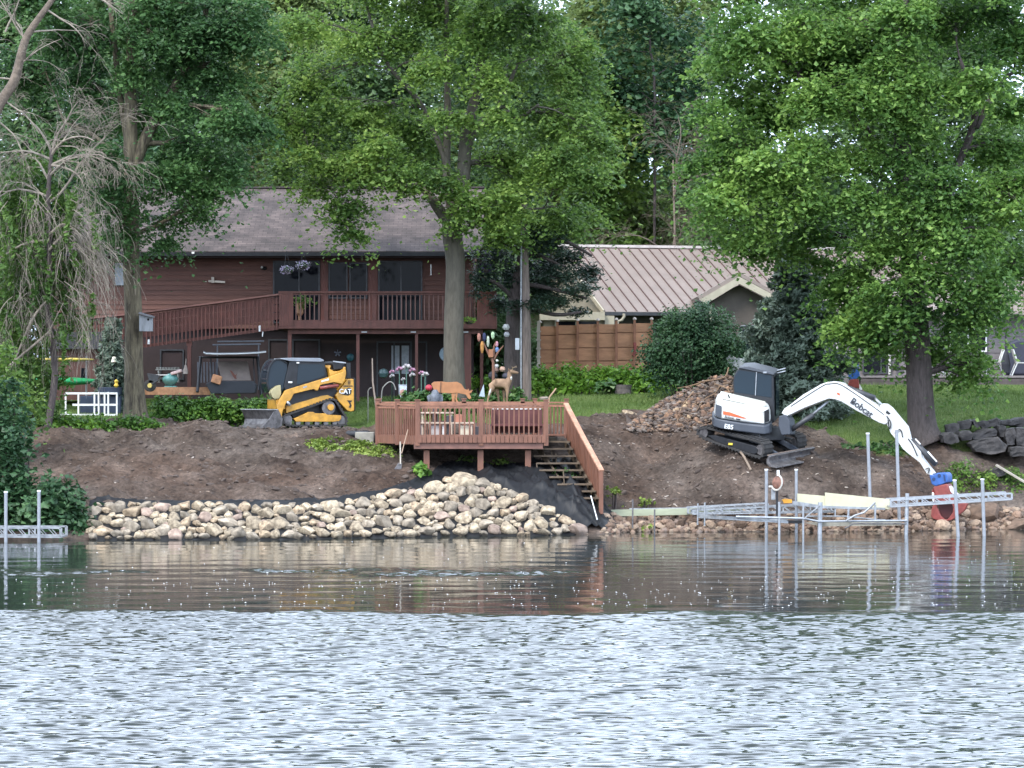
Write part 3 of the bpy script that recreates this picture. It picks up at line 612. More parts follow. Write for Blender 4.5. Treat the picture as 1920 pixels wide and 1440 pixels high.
def pine():
    Y = 104.0; rng = np.random.default_rng(50); rnd = random.Random(50); s = F / Y
    b = gp(962, Y, -.05); root = empty('pine_tree', b, 'dark pine with a bent brown bough spreading over the left end of the metal roof', 'tree'); mb = MB()
    q, r_ = px_path([(962, 745), (960, 640), (966, 560), (975, 500), (985, 440)], Y, [17, 14, 13, 9, 5]); q[0] = b; q, r_ = smooth_path(q, r_, 5); mb.tube(q, r_, 12)
    limbs = [[(978, 478), (1010, 480), (1040, 492), (1062, 500)], [(970, 530), (1030, 540), (1100, 560)], [(965, 560), (930, 530), (895, 520)], [(980, 470), (930, 450), (900, 470)], [(966, 570), (1040, 590), (1090, 585)], [(980, 460), (1050, 450), (1110, 480)], [(985, 450), (1000, 420), (1010, 400)]]
    for l in limbs:
        p, rr = px_path(l, Y - .6, [5, 4, 2.5, 1.5][:len(l)]); p[0] = p[0] + Vector((0, .6, 0)); p, rr = smooth_path(p, rr, 4); mb.tube(p, rr, 7)
    ell = [(925, 480, 42, 28), (905, 530, 28, 35), (960, 520, 50, 25), (1030, 460, 50, 26), (1050, 520, 60, 26), (1105, 510, 32, 22), (1085, 545, 45, 14), (1040, 565, 55, 18), (1080, 585, 32, 9), (1000, 440, 40, 30), (985, 575, 60, 14), (1060, 480, 50, 18), (930, 570, 30, 20), (1010, 500, 45, 30, .8), (1010, 545, 50, 25, .8)]
    pts = []; od = []
    for e in ell:
        c = np.array(P(e[0], e[1], Y + (e[4] if len(e) > 4 else rnd.uniform(-1, 1)))); r3 = np.array([e[2] / s, e[2] / s, e[3] / s])
        k = int(r3[0] * r3[2] * 3.14 * 42) + 5; pp = ell_points(c, r3, k, rng, .6)
        for t in pp[:10]: mb.tube([Vector(c), Vector(c).lerp(Vector(t), .6) + Vector((0, 0, -.05)), Vector(t)], [.025, .018, .006], 4, cap=False)
        d = rng.normal(0, 1, (k, 24, 3)) * np.array([.13, .13, .06]); pts.append((pp[:, None] + d).reshape(-1, 3))
    mb.build('trunk', BARK_DARK, root, smooth=True)
    V, Fq = leaf_mesh(np.concatenate(pts), .05, .7, rng, elong=3.0, fold=.08); raw_mesh('crown', V, Fq, LM_PINE, parent=root)
pine()

# ------------------------------------------------------------------ half-dead willow on the left: bare grey twigs hanging over young leaves
def bare(mb, p, d, L_, r0, depth, rnd, droop, tips, kids=5, seg=6):
    pts = [p.copy()]; rr = [r0]; d = d.normalized()
    for i in range(seg):
        d = (d + Vector((rnd.uniform(-.22, .22), rnd.uniform(-.22, .22), rnd.uniform(-.2, .2) - droop * (i + 1) / seg))).normalized()
        p = p + d * L_ / seg; pts.append(p.copy()); rr.append(max(.004, r0 * (1 - .75 * (i + 1) / seg)))
    mb.tube(pts, rr, 5 if r0 > .03 else 3, cap=False)
    if depth == 0: tips.append(pts[-1]); tips.append(pts[seg // 2]); return
    for k in range(kids):
        i = rnd.randint(1, seg); a = (pts[i] - pts[i - 1]).normalized()
        nd = (a + Vector((rnd.uniform(-.9, .9), rnd.uniform(-.9, .9), rnd.uniform(-.55, .6)))).normalized()
        bare(mb, pts[i], nd, L_ * rnd.uniform(.45, .72), max(.005, rr[i] * .62), depth - 1, rnd, droop * 1.15, tips, kids, seg)
def willow():
    Y = 93.8; rnd = random.Random(61); rng = np.random.default_rng(61); b = gp(88, Y, -.05)
    root = empty('willow_tree', b, 'half dead willow on the left with pale bare twigs hanging to the ground', 'tree'); mb = MB(); tips = []
    q, r_ = px_path([(112, 800), (103, 700), (92, 600), (94, 480), (90, 380), (97, 280)], Y, [7, 6.5, 6.5, 6, 5, 3]); q[0] = b; sp, sr = smooth_path(q, r_, 5); MB().tube(sp, sr, 9).build('trunk', BARK_DARK, root, smooth=True)
    heads = [(97, 285, (-.5, 0, 1), 1.6, .8), (97, 285, (.1, 0, 1), 1.7, .6), (97, 290, (.7, -.2, .8), 1.8, .7), (97, 300, (-.9, -.1, .5), 1.8, .7), (95, 310, (1, 0, .35), 1.9, .5), (95, 310, (.9, -.3, .1), 1.5, .7),
             (92, 380, (1, 0, .55), 2.6, .35), (92, 370, (-.9, -.2, .4), 1.9, .9), (93, 330, (.6, -.5, .9), 1.6, .6), (93, 340, (-.6, .3, .8), 1.7, .8)]
    for hx, hy, d, L_, dr in heads:
        bare(mb, P(hx, hy, Y), Vector(d), L_, .05, 3, rnd, dr * .35, tips, 5)
    # long hanging withes
    for k in range(150):
        hx = rnd.choice([rnd.uniform(-20, 150), rnd.uniform(-20, 150), rnd.uniform(100, 190)]); hy = rnd.uniform(340, 600)
        p = P(hx, hy, Y + rnd.uniform(-1.3, 1.3)); d = Vector((rnd.uniform(-.6, .6) + (.45 if hx > 120 else 0), rnd.uniform(-.4, .4), rnd.uniform(-.2, -.9)))
        bare(mb, p, d, rnd.uniform(1.0, 2.1), .013, 1, rnd, .55, tips, 6, 7)
    for k in range(34):   # the fan of brown twigs sweeping down to the maple trunk
        p = P(rnd.uniform(128, 165), rnd.uniform(420, 490), Y + rnd.uniform(-.8, .5)); d = Vector((rnd.uniform(.45, .9), rnd.uniform(-.2, .2), rnd.uniform(-.3, -1.0)))
        bare(mb, p, d, rnd.uniform(1.2, 2.0), .02, 1, rnd, .3, tips, 5, 7)
    for l in [[(92, 470), (130, 430), (150, 450), (165, 520)], [(92, 560), (60, 600), (20, 690), (-20, 730)], [(96, 620), (60, 650), (0, 700)], [(93, 450), (40, 460), (-20, 500)], [(93, 440), (120, 420), (150, 440)]]:
        p, rr = px_path(l, Y - .3, [3, 2.4, 1.8, 1][:len(l)]); p, rr = smooth_path(p, rr, 4); mb.tube(p, rr, 6)
    # dead limb crossing the upper left corner
    twm = mb; mb = MB()
    p, rr = px_path([(-60, 330), (0, 205), (28, 150), (50, 75), (75, 30), (120, -30)], Y - 1, [11, 10, 9, 7.5, 6, 4]); p, rr = smooth_path(jitter(p, .06, rnd), rr, 5); mb.tube(p, rr, 8); mb.build('dead_limb', mat('limb_brown', (.13, .1, .075), .9, .35, 5, .8, 14, bdist=.04), root, smooth=True); mb = twm
    for hx, hy, d in [(50, 75, (-.6, 0, 1)), (90, 20, (1, 0, -.35)), (28, 150, (-.9, 0, .1)), (45, 85, (-.2, 0, 1)), (10, 190, (.8, 0, -.3)), (35, 120, (.7, -.2, .2)), (60, 60, (.8, .2, .1)), (150, -10, (1, 0, -.3)), (0, 100, (-.3, 0, .8)), (10, 60, (.2, 0, 1)), (0, 230, (.9, 0, -.4))]:
        bare(mb, P(hx, hy, Y - 1), Vector(d), 1.5, .035, 2, rnd, .2, tips, 4)
    mb.build('twigs', TWIG, root, smooth=True)
    pts = []
    for hx, hy, rx, ry, n in [(40, 430, 75, 70, 46), (30, 540, 70, 60, 34), (50, 640, 62, 70, 40), (75, 715, 45, 50, 26), (20, 720, 50, 60, 34), (110, 380, 40, 30, 14), (140, 570, 35, 30, 8), (10, 370, 30, 30, 18), (100, 520, 60, 60, 24), (150, 500, 40, 50, 8), (60, 480, 60, 60, 20), (140, 620, 35, 30, 8), (60, 330, 60, 40, 16), (120, 450, 40, 30, 10), (30, 600, 50, 50, 16), (80, 765, 40, 22, 14)]:
        s = F / Y; pp = ell_points(np.array(P(hx, hy, Y + .9)), np.array([rx / s, 1.0, ry / s]), n, rng)
        d = rng.normal(0, 1, (n, 42, 3)) * np.array([.2, .2, .22]); pts.append((pp[:, None] + d).reshape(-1, 3))
    for k in range(46):
        hx = rng.uniform(-10, 190); hy = rng.uniform(350, 640); c = np.array(P(hx, hy, Y - rng.uniform(.2, 1.3))); t = rng.uniform(0, 1, (46, 1)); pts.append(c + np.array([rng.uniform(-.2, .35), 0, -rng.uniform(.6, 1.3)]) * t + rng.normal(0, .045, (46, 3)))
    V, Fq = leaf_mesh(np.concatenate(pts), .08, .3, rng, elong=2.2); raw_mesh('crown', V, Fq, LM_WILLOW, parent=root)
willow()
def dead_tree(name, label, px, Y, base_py, top_py, L0, seed, m, n=9, spread=.8):
    rnd = random.Random(seed); b = gp(px, Y, 0) if base_py is None else P(px, base_py, Y); root = empty(name, b, label, 'tree'); mb = MB(); tips = []
    top = P(px, top_py, Y); mb.tube([b, (b + top) / 2 + Vector((.1, 0, 0)), top], [.07, .05, .03], 8)
    for k in range(n):
        st = b.lerp(top, rnd.uniform(.35, 1)); bare(mb, st, Vector((rnd.uniform(-spread, spread), rnd.uniform(-.6, .6), rnd.uniform(.3, 1))), L0, .04, 3, rnd, .18, tips, 5)
    mb.build('trunk', m, root, smooth=True)
dead_tree('dead_tree', 'leafless brownish tree above the ridge of the metal roof', 1262, 123, None, 300, 2.4, 71, TWIG_B, 9)

# ------------------------------------------------------------------ shrubs, hedge, beds
def bush(name, label, cat, ells, Y, leafm, lsize, nl, dens, cr, seed, up=.5, kind=None, group=None, stems=True, flat=.6, dY=.5):
    rng = np.random.default_rng(seed); rnd = random.Random(seed); s = F / Y; C = []; OD = []
    for e in ells:
        c = np.array(P(e[0], e[1], Y + (e[4] if len(e) > 4 else rnd.uniform(-dY, dY)))); r3 = np.array([e[2] / s, max(.25, (e[2] + e[3]) / 2 / s), e[3] / s])
        n = int(3.14 * r3[0] * r3[2] * dens) + 3; p = ell_points(c, r3, n, rng, .4); C.append(p); OD.append((p - c) / r3.mean() * .7)
    C = np.concatenate(C); OD = np.concatenate(OD); g = ground_z(C[:, 0], C[:, 1]); C[:, 2] = np.maximum(C[:, 2], g + .03)
    pts = spray_points(C, cr * rng.uniform(.7, 1.3, len(C)), nl, rng, flat); pts[:, 2] = np.maximum(pts[:, 2], ground_z(pts[:, 0], pts[:, 1]) + .01)
    V, Fq = leaf_mesh(pts, lsize, up, rng, out_dir=np.repeat(OD, nl, axis=0))
    if kind == 'stuff' or not stems:
        return tag(raw_mesh(name, V, Fq, leafm, origin=tuple(C.mean(0))), label, cat if kind != 'stuff' else cat, group, kind)
    bx = float(C[:, 0].mean()); by = float(C[:, 1].mean()); root = empty(name, (bx, by, gz(bx, by)), label, cat, group); mb = MB()
    for k in range(min(26, len(C))):
        t = Vector(C[rnd.randrange(len(C))]); x0 = bx + (t.x - bx) * .55; y0 = by + (t.y - by) * .4; mb.tube([(x0, y0, gz(x0, y0) - .02), (Vector((x0, y0, gz(x0, y0))) + t) / 2 + Vector((0, 0, .1)), t], [.025, .018, .008], 4, cap=False)
    mb.build('stems', BARK_DARK, root); raw_mesh('foliage', V, Fq, leafm, parent=root)
    return root
bush('shrub', 'big round dark green shrub between the wooden fence and the spruce', 'shrub', [(1300, 640, 90, 78), (1260, 670, 55, 55), (1345, 680, 50, 55), (1290, 600, 60, 40), (1370, 650, 30, 45)], 101.5, LM_DARK, .07, 60, 26, .2, 81)
bush('garden_shrub', 'leafy green shrub behind the bird feeder at the right corner of the red house', 'shrub', [(925, 600, 40, 60), (905, 660, 30, 50), (940, 650, 35, 55), (900, 560, 26, 40), (1000, 660, 22, 50)], 110.5, LM_BACK, .13, 44, 16, .25, 121)
bush('low_shrub', 'low bright green plants on the grass under the bird feeder', 'shrub', [(900, 712, 30, 8), (925, 722, 25, 8)], 106.5, LM_FERN, .1, 30, 26, .12, 122)
bush('shoreline_shrub', 'leafy green shrub at the waterline beside the metal dock on the left', 'shrub', [(60, 930, 95, 55), (120, 935, 45, 45), (125, 975, 55, 35), (30, 980, 80, 35), (20, 830, 38, 75), (-20, 900, 60, 90), (85, 960, 60, 40), (150, 985, 28, 20), (0, 760, 45, 60, .6)], 84.2, LM_DARK, .12, 30, 16, .2, 82, dY=.4)
bush('young_maple', 'light green leafy sapling at the left edge above the waterline shrub', 'shrub', [(15, 740, 40, 50), (50, 760, 35, 35), (5, 680, 25, 50)], 90, LM_MAPLE_M, .1, 34, 14, .22, 83)
bush('hedge', 'clipped bright green hedge behind the loader bucket in front of the canopy swing', 'hedge', [(300 + i * 24, 764 + (i % 3), 26, 23) for i in range(9)], 98.6, LM_HEDGE, .085, 60, 30, .13, 84, dY=.15)
bush('ground_cover', 'low leafy green plants bordering the dug soil below the mossy maple', 'ground cover', [(80 + i * 22, 796 - (i % 2) * 3, 26, 17) for i in range(10)] + [(60, 795, 40, 20), (150, 812, 46, 11), (110, 810, 46, 14), (200, 806, 40, 12)], 94.9, LM_HEDGE, .085, 30, 22, .13, 85, kind='stuff', dY=.5)
bush('creeping_plants', 'yellow-green creeping plants on the bank left of the wooden deck', 'ground cover', [(640, 840, 60, 10, .2), (690, 855, 48, 14, -.2), (650, 852, 50, 12, 0), (715, 866, 28, 10, -.5), (600, 834, 28, 6, .3)], 91.3, LM_LIME, .06, 40, 40, .1, 86, kind='stuff', dY=.3)
bush('fern_bed', 'dense bright green ferns filling the bed along the wooden fence', 'ferns', [(1000 + i * 27, 702 + 5 * (i % 2), 26, 19) for i in range(9)] + [(1230, 712, 30, 14)], 105.3, LM_FERN, .1, 44, 24, .18, 87, kind='stuff')
for i, (x, lb) in enumerate([(1000, 'pale green hosta at the left end of the fern bed'), (1062, 'light green hosta in front of the ferns, left of centre'), (1100, 'light green hosta in front of the ferns, right of centre'), (1138, 'pale hosta beside the round stone planter'), (1205, 'small leafy clump right of the round stone planter')]):
    bush('hosta', lb, 'hosta', [(x, 722, 17, 9, 0)], 104 - .3 * (i % 2), LM_FERN if i != 3 else LM_HOSTA, .12, 30, 40, .1, 90 + i, group='hostas along the fern bed')
for i, (x, y, r_, lb) in enumerate([(765, 748, 16, 'variegated hosta under the garden flag'), (790, 744, 18, 'variegated hosta behind the eagle statue'), (845, 748, 16, 'hosta under the belly of the grazing deer'), (890, 748, 14, 'hosta below the head of the grazing deer'), (926, 752, 16, 'dark hosta beside the pale sail ornament'), (972, 742, 13, 'dark low hosta right of the standing deer')]):
    bush('hosta', lb, 'hosta', [(x, y, r_, 12, 0)], 99.6, LM_HOSTA, .13, 34, 46, .1, 100 + i, group='variegated hostas behind the deck')
bush('weed_patch', 'leafy weeds growing in the dark under the deck beside its middle post', 'weeds', [(880, 868, 22, 12), (935, 868, 40, 10), (960, 872, 25, 8)], 90.6, LM_MAPLE_M, .09, 22, 22, .1, 110)
bush('leafy_plant', 'pale green plant at the foot of the left deck post', 'plant', [(788, 878, 13, 14, 0), (800, 895, 14, 10, 0)], 88.5, LM_HEDGE, .12, 24, 30, .09, 111)
bush('stair_weeds', 'pale leafy weeds showing between the lower treads of the wooden stairs', 'weeds', [(1060, 884, 22, 4), (1085, 905, 20, 6), (1100, 925, 15, 6)], 89.0, LM_HOSTA, .06, 14, 22, .08, 112)
bush('weed_tuft', 'yellow-green weed tuft on the soil just right of the stair foot', 'weeds', [(1146, 918, 12, 8, 0)], 88.8, LM_LIME, .07, 16, 40, .06, 113)
bush('weed_tuft', 'second yellow-green weed tuft, above the left end of the greenish dock plank', 'weeds', [(1212, 937, 12, 8, 0)], 88.9, LM_LIME, .07, 16, 40, .06, 114)
bush('weed_tuft', 'weed tuft in the shore stones below the greenish dock plank', 'weeds', [(1216, 985, 10, 7, 0)], 87.7, LM_LIME, .06, 16, 40, .06, 115)
bush('bank_weeds', 'tall green weeds on the grassy bank left of the linden trunk', 'weeds', [(1660, 845, 38, 18, 0), (1610, 850, 25, 12, 0), (1690, 830, 18, 20, 0)], 92.6, LM_MAPLE_D, .1, 26, 26, .12, 116)
bush('shore_weeds', 'rough green weeds covering the slope below the dark boulders', 'weeds', [(1800, 870, 30, 14), (1830, 900, 40, 14), (1885, 885, 36, 16), (1800, 925, 30, 14), (1895, 935, 36, 16), (1785, 890, 18, 16), (1850, 930, 30, 10)], 91.6, LM_MAPLE_M, .075, 26, 18, .13, 117, kind='stuff', dY=.6)

# grass blades on the lawn, denser and longer at its lower edge
rng = np.random.default_rng(9); n = 165000
gxp = rng.uniform(-120, 2150, n); gy_ = rng.uniform(90.5, 106.5, n); gx_ = (gxp - 960) * gy_ / F
keep = soil_mask(gx_, gy_) < .4; gx_, gy_ = gx_[keep], gy_[keep]; g0 = ground_z(gx_, gy_); n = len(gx_)
h = rng.uniform(.03, .085, n) * (1 + 1.2 * (fbm(gx_, gy_, 1.2, 2, 3) > .18)); a = rng.uniform(0, 6.28, n); wv = .012
V = np.stack([np.stack([gx_ - wv * np.cos(a), gy_ - wv * np.sin(a), g0 - .01], 1), np.stack([gx_ + wv * np.cos(a), gy_ + wv * np.sin(a), g0 - .01], 1),
              np.stack([gx_ + rng.normal(0, .03, n), gy_ + rng.normal(0, .03, n), g0 + h], 1)], 1).reshape(-1, 3)
LM_GRASS = leafmat('grass_blades', (.07, .115, .027), (.12, .185, .045), (.21, .26, .085), .3, .25)
tag(raw_mesh('lawn_grass', V, np.arange(3 * n).reshape(n, 3), LM_GRASS, origin=(0, 98, 3)), 'green lawn grass running from the houses down to the dug bank', 'grass', kind='stuff')
# ------------------------------------------------------------------ red-brown house
def Zp(py, Y): return zpy(py, Y)
def Xp(px, Y): return (px - 960) * Y / F
def pbox(mb, x0, y0, x1, y1, Y, d, Yb=None):
    """box whose front face covers photo rectangle (x0,y0)-(x1,y1) at depth Y, d deep"""
    a, b = P(x0, y0, Y), P(x1, y1, Y)
    return mb.box(((a.x + b.x) / 2, Y + d / 2, (a.z + b.z) / 2), (abs(b.x - a.x), d, abs(a.z - b.z)))
def roof_mat(name, c1, c2):
    m, nt, b = nodes_of(name); N, L = nt.nodes, nt.links
    tc = N.new('ShaderNodeTexCoord'); mp = N.new('ShaderNodeMapping'); mp.inputs['Scale'].default_value = (1, 1, 1)
    L.new(tc.outputs['Object'], mp.inputs['Vector'])
    br = N.new('ShaderNodeTexBrick'); br.inputs['Scale'].default_value = 1.0; br.inputs['Brick Width'].default_value = .32; br.inputs['Row Height'].default_value = .15
    br.inputs['Mortar Size'].default_value = .008; br.inputs['Color1'].default_value = (*c1, 1); br.inputs['Color2'].default_value = (*c2, 1); br.inputs['Mortar'].default_value = (c1[0] * .5, c1[1] * .5, c1[2] * .5, 1)
    L.new(mp.outputs['Vector'], br.inputs['Vector'])
    nz = N.new('ShaderNodeTexNoise'); nz.inputs['Scale'].default_value = 1.4; nz.inputs['Detail'].default_value = 7; L.new(tc.outputs['Object'], nz.inputs['Vector'])
    rp = N.new('ShaderNodeValToRGB'); rp.color_ramp.elements[0].color = (.6, .6, .6, 1); rp.color_ramp.elements[1].color = (1.35, 1.33, 1.33, 1); rp.color_ramp.elements[0].position = .35; rp.color_ramp.elements[1].position = .68
    L.new(nz.outputs['Fac'], rp.inputs['Fac']); mx = N.new('ShaderNodeMix'); mx.data_type = 'RGBA'; mx.blend_type = 'MULTIPLY'; mx.inputs['Factor'].default_value = 1
    L.new(br.outputs['Color'], mx.inputs['A']); L.new(rp.outputs['Color'], mx.inputs['B']); L.new(mx.outputs['Result'], b.inputs['Base Color'])
    b.inputs['Roughness'].default_value = .9
    bp = N.new('ShaderNodeBump'); bp.inputs['Strength'].default_value = .5; bp.inputs['Distance'].default_value = .02; L.new(br.outputs['Fac'], bp.inputs['Height']); bp.invert = True
    L.new(bp.outputs['Normal'], b.inputs['Normal']); return m
SHINGLE = roof_mat('roof_shingles', (.072, .055, .05), (.108, .082, .074))
CURTAIN = mat('curtain_white', (.4, .42, .47), .8, .15, 9)
def window(root, x0, y0, x1, y1, Y, splits=(), fr=DARKGREY, name='window', fw=.05, glass=GLASS):
    mb = MB(); a, b = P(x0, y0, Y), P(x1, y1, Y); c = (a + b) / 2; W = b.x - a.x; H = a.z - b.z
    for s in (-1, 1):
        mb.box((c.x + s * (W / 2 - fw / 2), Y - .03, c.z), (fw, .06, H)); mb.box((c.x, Y - .032, c.z + s * (H / 2 - fw / 2)), (W - 2 * fw, .056, fw))
    for sx in splits: mb.box((Xp(sx, Y), Y - .028, c.z), (fw, .05, H - 2 * fw))
    f = mb.build(name, fr, root)
    mp_ = MB().box((c.x, Y - .004, c.z), (W - 2 * fw, .008, H - 2 * fw)).build('pane', glass, f)
    return f
def lap(x0, x1, z0, z1, Y, pitch=.17, out_=.022):
    """one run of lap siding: saw-tooth profile along x"""
    mb = MB(); n = max(1, round((z1 - z0) / pitch)); p = (z1 - z0) / n
    for i in range(n):
        z = z0 + i * p
        mb.add([(x0, Y - out_, z), (x1, Y - out_, z), (x1, Y, z + p), (x0, Y, z + p), (x0, Y + .05, z), (x1, Y + .05, z), (x1, Y + .05, z + p), (x0, Y + .05, z + p)],
               [(0, 1, 2, 3), (0, 4, 5, 1), (3, 2, 6, 7), (0, 3, 7, 4), (1, 5, 6, 2)])
    return mb
Yh = 108.0
hb = (Xp(490, Yh), Yh, 3.6)
H = empty('red_house', hb, 'long two-storey red-brown wooden house with a shingle roof behind the yellow loader', 'house')
xl, xr = Xp(100, Yh), Xp(888, Yh)
zf, zc, ze = 3.4, 6.05, Zp(472, Yh)
lap(xl, xr, zc, ze, Yh).build('wall', SIDING, H)
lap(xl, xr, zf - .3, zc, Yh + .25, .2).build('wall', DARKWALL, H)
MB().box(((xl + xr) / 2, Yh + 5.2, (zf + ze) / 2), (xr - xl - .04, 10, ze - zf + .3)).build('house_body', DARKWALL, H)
ye, yr = Yh - .85, 112.6; zr = Zp(352, yr); zee = Zp(471, ye)
xa, xb = Xp(92, ye), Xp(906, ye)
mb = MB(); th = .16
for (y0, z0, y1, z1) in ((ye, zee, yr, zr), (2 * yr - ye, zee, yr, zr)):
    mb.add([(xa, y0, z0), (xb, y0, z0), (xb, y1, z1), (xa, y1, z1), (xa, y0, z0 - th), (xb, y0, z0 - th), (xb, y1, z1 - th), (xa, y1, z1 - th)], [(0, 1, 2, 3), (7, 6, 5, 4), (0, 4, 5, 1), (0, 3, 7, 4), (1, 5, 6, 2)])
rf = mb.build('roof', SHINGLE, H)
MB().box(((xa + xb) / 2, yr, zr + .01), (xb - xa, .3, .06)).build('ridge_cap', mat('ridge', (.06, .045, .045), .8), rf)
MB().box(((xa + xb) / 2, ye - .06, zee - .1), (xb - xa + .02, .11, .13)).build('gutter', BLACKMETAL, rf)
MB().box(((xa + xb) / 2, (ye + Yh) / 2 - .03, zee - .2), (xb - xa - .1, Yh - ye - .1, .03)).build('soffit', DARKWALL, rf)
for s, xx in ((-1, xl), (1, xr)):
    MB().add([(xx, ye + .5, zee - .1), (xx, 2 * yr - ye - .5, zee - .1), (xx, yr, zr - .2), (xx - s * .08, ye + .5, zee - .1), (xx - s * .08, 2 * yr - ye - .5, zee - .1), (xx - s * .08, yr, zr - .2)], [(0, 1, 2), (5, 4, 3), (0, 3, 4, 1), (1, 4, 5, 2), (2, 5, 3, 0)]).build('gable', SIDING, H)
MB().box((Xp(328, 110), 109.9, Zp(424, 109.9) + .05), (.5, .35, .22)).build('roof_vent', BLACKMETAL, rf)
YW = Yh - .03
window(H, 512, 489, 600, 606, YW, (561,), name='sliding_door'); window(H, 616, 492, 652, 560, YW); window(H, 655, 492, 689, 560, YW); window(H, 709, 489, 792, 606, YW, (752,), name='sliding_door')
mb = MB()
for x0, x1 in ((601, 615), (690, 708)): mb = MB(); pbox(mb, x0, 478, x1, 606, Yh - .06, .06); mb.build('pilaster', TRIM_RED, H)
YL = Yh + .21
window(H, 548, 636, 600, 676, YL); window(H, 503, 636, 541, 676, YL); window(H, 300, 655, 345, 712, YL); window(H, 780, 640, 801, 745, YL, name='door')
sl = window(H, 706, 640, 772, 747, YL, (739,), name='sliding_door')
mb = MB()
for x0, x1 in ((734, 749), (753, 767)):
    xs_ = np.linspace(Xp(x0, YL), Xp(x1, YL), 9)
    for i in range(8): mb.add([(xs_[i], YL - .012 - .012 * (i % 2), Zp(648, YL)), (xs_[i + 1], YL - .012 - .012 * ((i + 1) % 2), Zp(648, YL)), (xs_[i + 1], YL - .012 - .012 * ((i + 1) % 2), Zp(701, YL)), (xs_[i], YL - .012 - .012 * (i % 2), Zp(701, YL))], [(0, 1, 2, 3)])
mb.build('curtain', CURTAIN, sl)
# fixed fittings of the wall
mb = MB(); c = P(495, 502, Yh - .08); mb.lathe(c, [(.03, -.08), (.08, -.06), (.1, 0), (.05, .05)], 10); lamp = mb.build('wall_lamp', BLACKMETAL, H)
MB().lathe(P(491, 501, Yh - .16), [(.02, -.04), (.045, 0), (.02, .04)], 10).build('bulb', WHITE, lamp)
MB().box(P(362, 474, Yh - .98), (.09, .06, .07)).build('eave_lamp', WHITE, H)
mb = MB(); pbox(mb, 215, 493, 233, 535, Yh - .14, .12); tag(mb.build('meter_box', mat('meter_grey', (.27, .3, .33), .5, .1, 6), bevel=.02), 'grey metal meter box on the red wall just left of the mossy trunk', 'meter box')
mb = MB(); mb.bar(P(391, 527, Yh - .12), P(422, 529, Yh - .12), .06, .07); mb.box(P(399, 525, Yh - .12), (.09, .09, .2)); mb.bar(P(399, 528, Yh - .12), P(399, 528, Yh + .02), .05, .05)
tag(mb.build('tap_bracket', mat('bone_white', (.5, .43, .36), .6)), 'small pale bracket sticking out of the middle of the red siding', 'bracket')

# ------------------------------------------------------------------ upper deck with ramp
Yd = 105.0; DZ = Zp(611, Yd)
UD = empty('balcony_deck', (Xp(725, Yd), Yd, 3.6), 'dark red wooden balcony deck with a lattice-sided ramp along the red house', 'deck')
mb = MB(); mb.box(((Xp(524, Yd) + Xp(930, Yd)) / 2, (Yd + Yh) / 2 - .02, DZ - .06), (Xp(930, Yd) - Xp(524, Yd), Yh - Yd - .1, .08)); mb.build('deck_floor', TRIM_RED, UD)
mb = MB(); pbox(mb, 523, 603, 931, 616, Yd - .04, .05); mb.build('fascia', TRIM_RED, UD)
mb = MB(); pbox(mb, 540, 617, 905, 626, Yd + .25, .12); mb.build('beam', TRIM_RED, UD)
rl = MB(); pbox(rl, 522, 546, 931, 549.5, Yd - .08, .14); pbox(rl, 523, 549.6, 931, 553, Yd - .02, .05); pbox(rl, 523, 600, 931, 602.9, Yd - .02, .05); rl = rl.build('railing', TRIM_RED, UD)
bal = None
def dupo(o, dx, dy=0, dz=0):
    c = o.copy(); col.objects.link(c); c.location = o.location + Vector((dx, dy, dz)); ORI[c.name] = ORI[o.name]; return c
for px_ in np.arange(555, 893, 8.6):
    if any(abs(px_ - q) < 5 for q in (611, 701)): continue
    if bal is None:
        b0 = MB(); pbox(b0, px_ - 1, 553.2, px_ + 1, 599.8, Yd, .035); bal = b0.build('baluster', mat('baluster_worn', (.17, .085, .07), .6, .2), rl); bx0 = px_
    else: dupo(bal, (px_ - bx0) * Yd / F)
mb = MB()
for x0, x1 in ((608, 615), (698, 705), (876, 882)): mb2 = MB(); pbox(mb2, x0, 553.5, x1, 602.5, Yd + .02, .1); mb2.build('rail_post', TRIM_RED, rl)
for x0, x1 in ((523, 550), (894, 931)):
    mb = MB(); n = 6
    for i in range(n): pbox(mb, x0 + (x1 - x0) * i / n + .15, 549.8, x0 + (x1 - x0) * (i + 1) / n - .15, 611, Yd - .07, .04)
    mb.build('corner_panel', TRIM_RED, UD)
mb = MB()
for i in range(9):
    y = Yd + .3 + i * .33; mb.box((Xp(931, Yd) - .02, y, (Zp(549, Yd) + Zp(612, Yd)) / 2), (.04, .3, Zp(549, Yd) - Zp(612, Yd)))
mb.build('side_panel', TRIM_RED, UD)
for px_, y0, y1, Yp, w_ in ((543, 617, 728, Yd + .3, 7), (671, 626, 745, Yd + .32, 6), (781, 626, 745, Yd + .32, 5.5), (877, 617, 742, Yd + .3, 13), (903, 617, 742, Yd + 1.2, 6)):
    mb = MB(); mb.box((Xp(px_, Yp), Yp + .06, (Zp(y0, Yp) + gz(Xp(px_, Yp), Yp) - .1) / 2), (w_ * Yp / F, .12, Zp(y0, Yp) - gz(Xp(px_, Yp), Yp) + .1)); mb.build('post', TRIM_RED, UD)
mb = MB(); top = lambda x: np.interp(x, [110, 235, 523], [603, 591, 553]); bot = lambda x: np.interp(x, [110, 270, 523], [631, 652, 618])
xs_ = list(np.arange(112, 522, 7.4))
for x in xs_: a = P(x, top(x) + 3, Yd + .02); b_ = P(x, bot(x), Yd + .02); mb.bar(a, b_, .045, .02, (0, 1, 0)) if False else mb.box(((a.x + b_.x) / 2, Yd + .02, (a.z + b_.z) / 2), (.04, .03, a.z - b_.z))
lat = mb.build('ramp_slats', TRIM_RED, UD)
mb = MB()
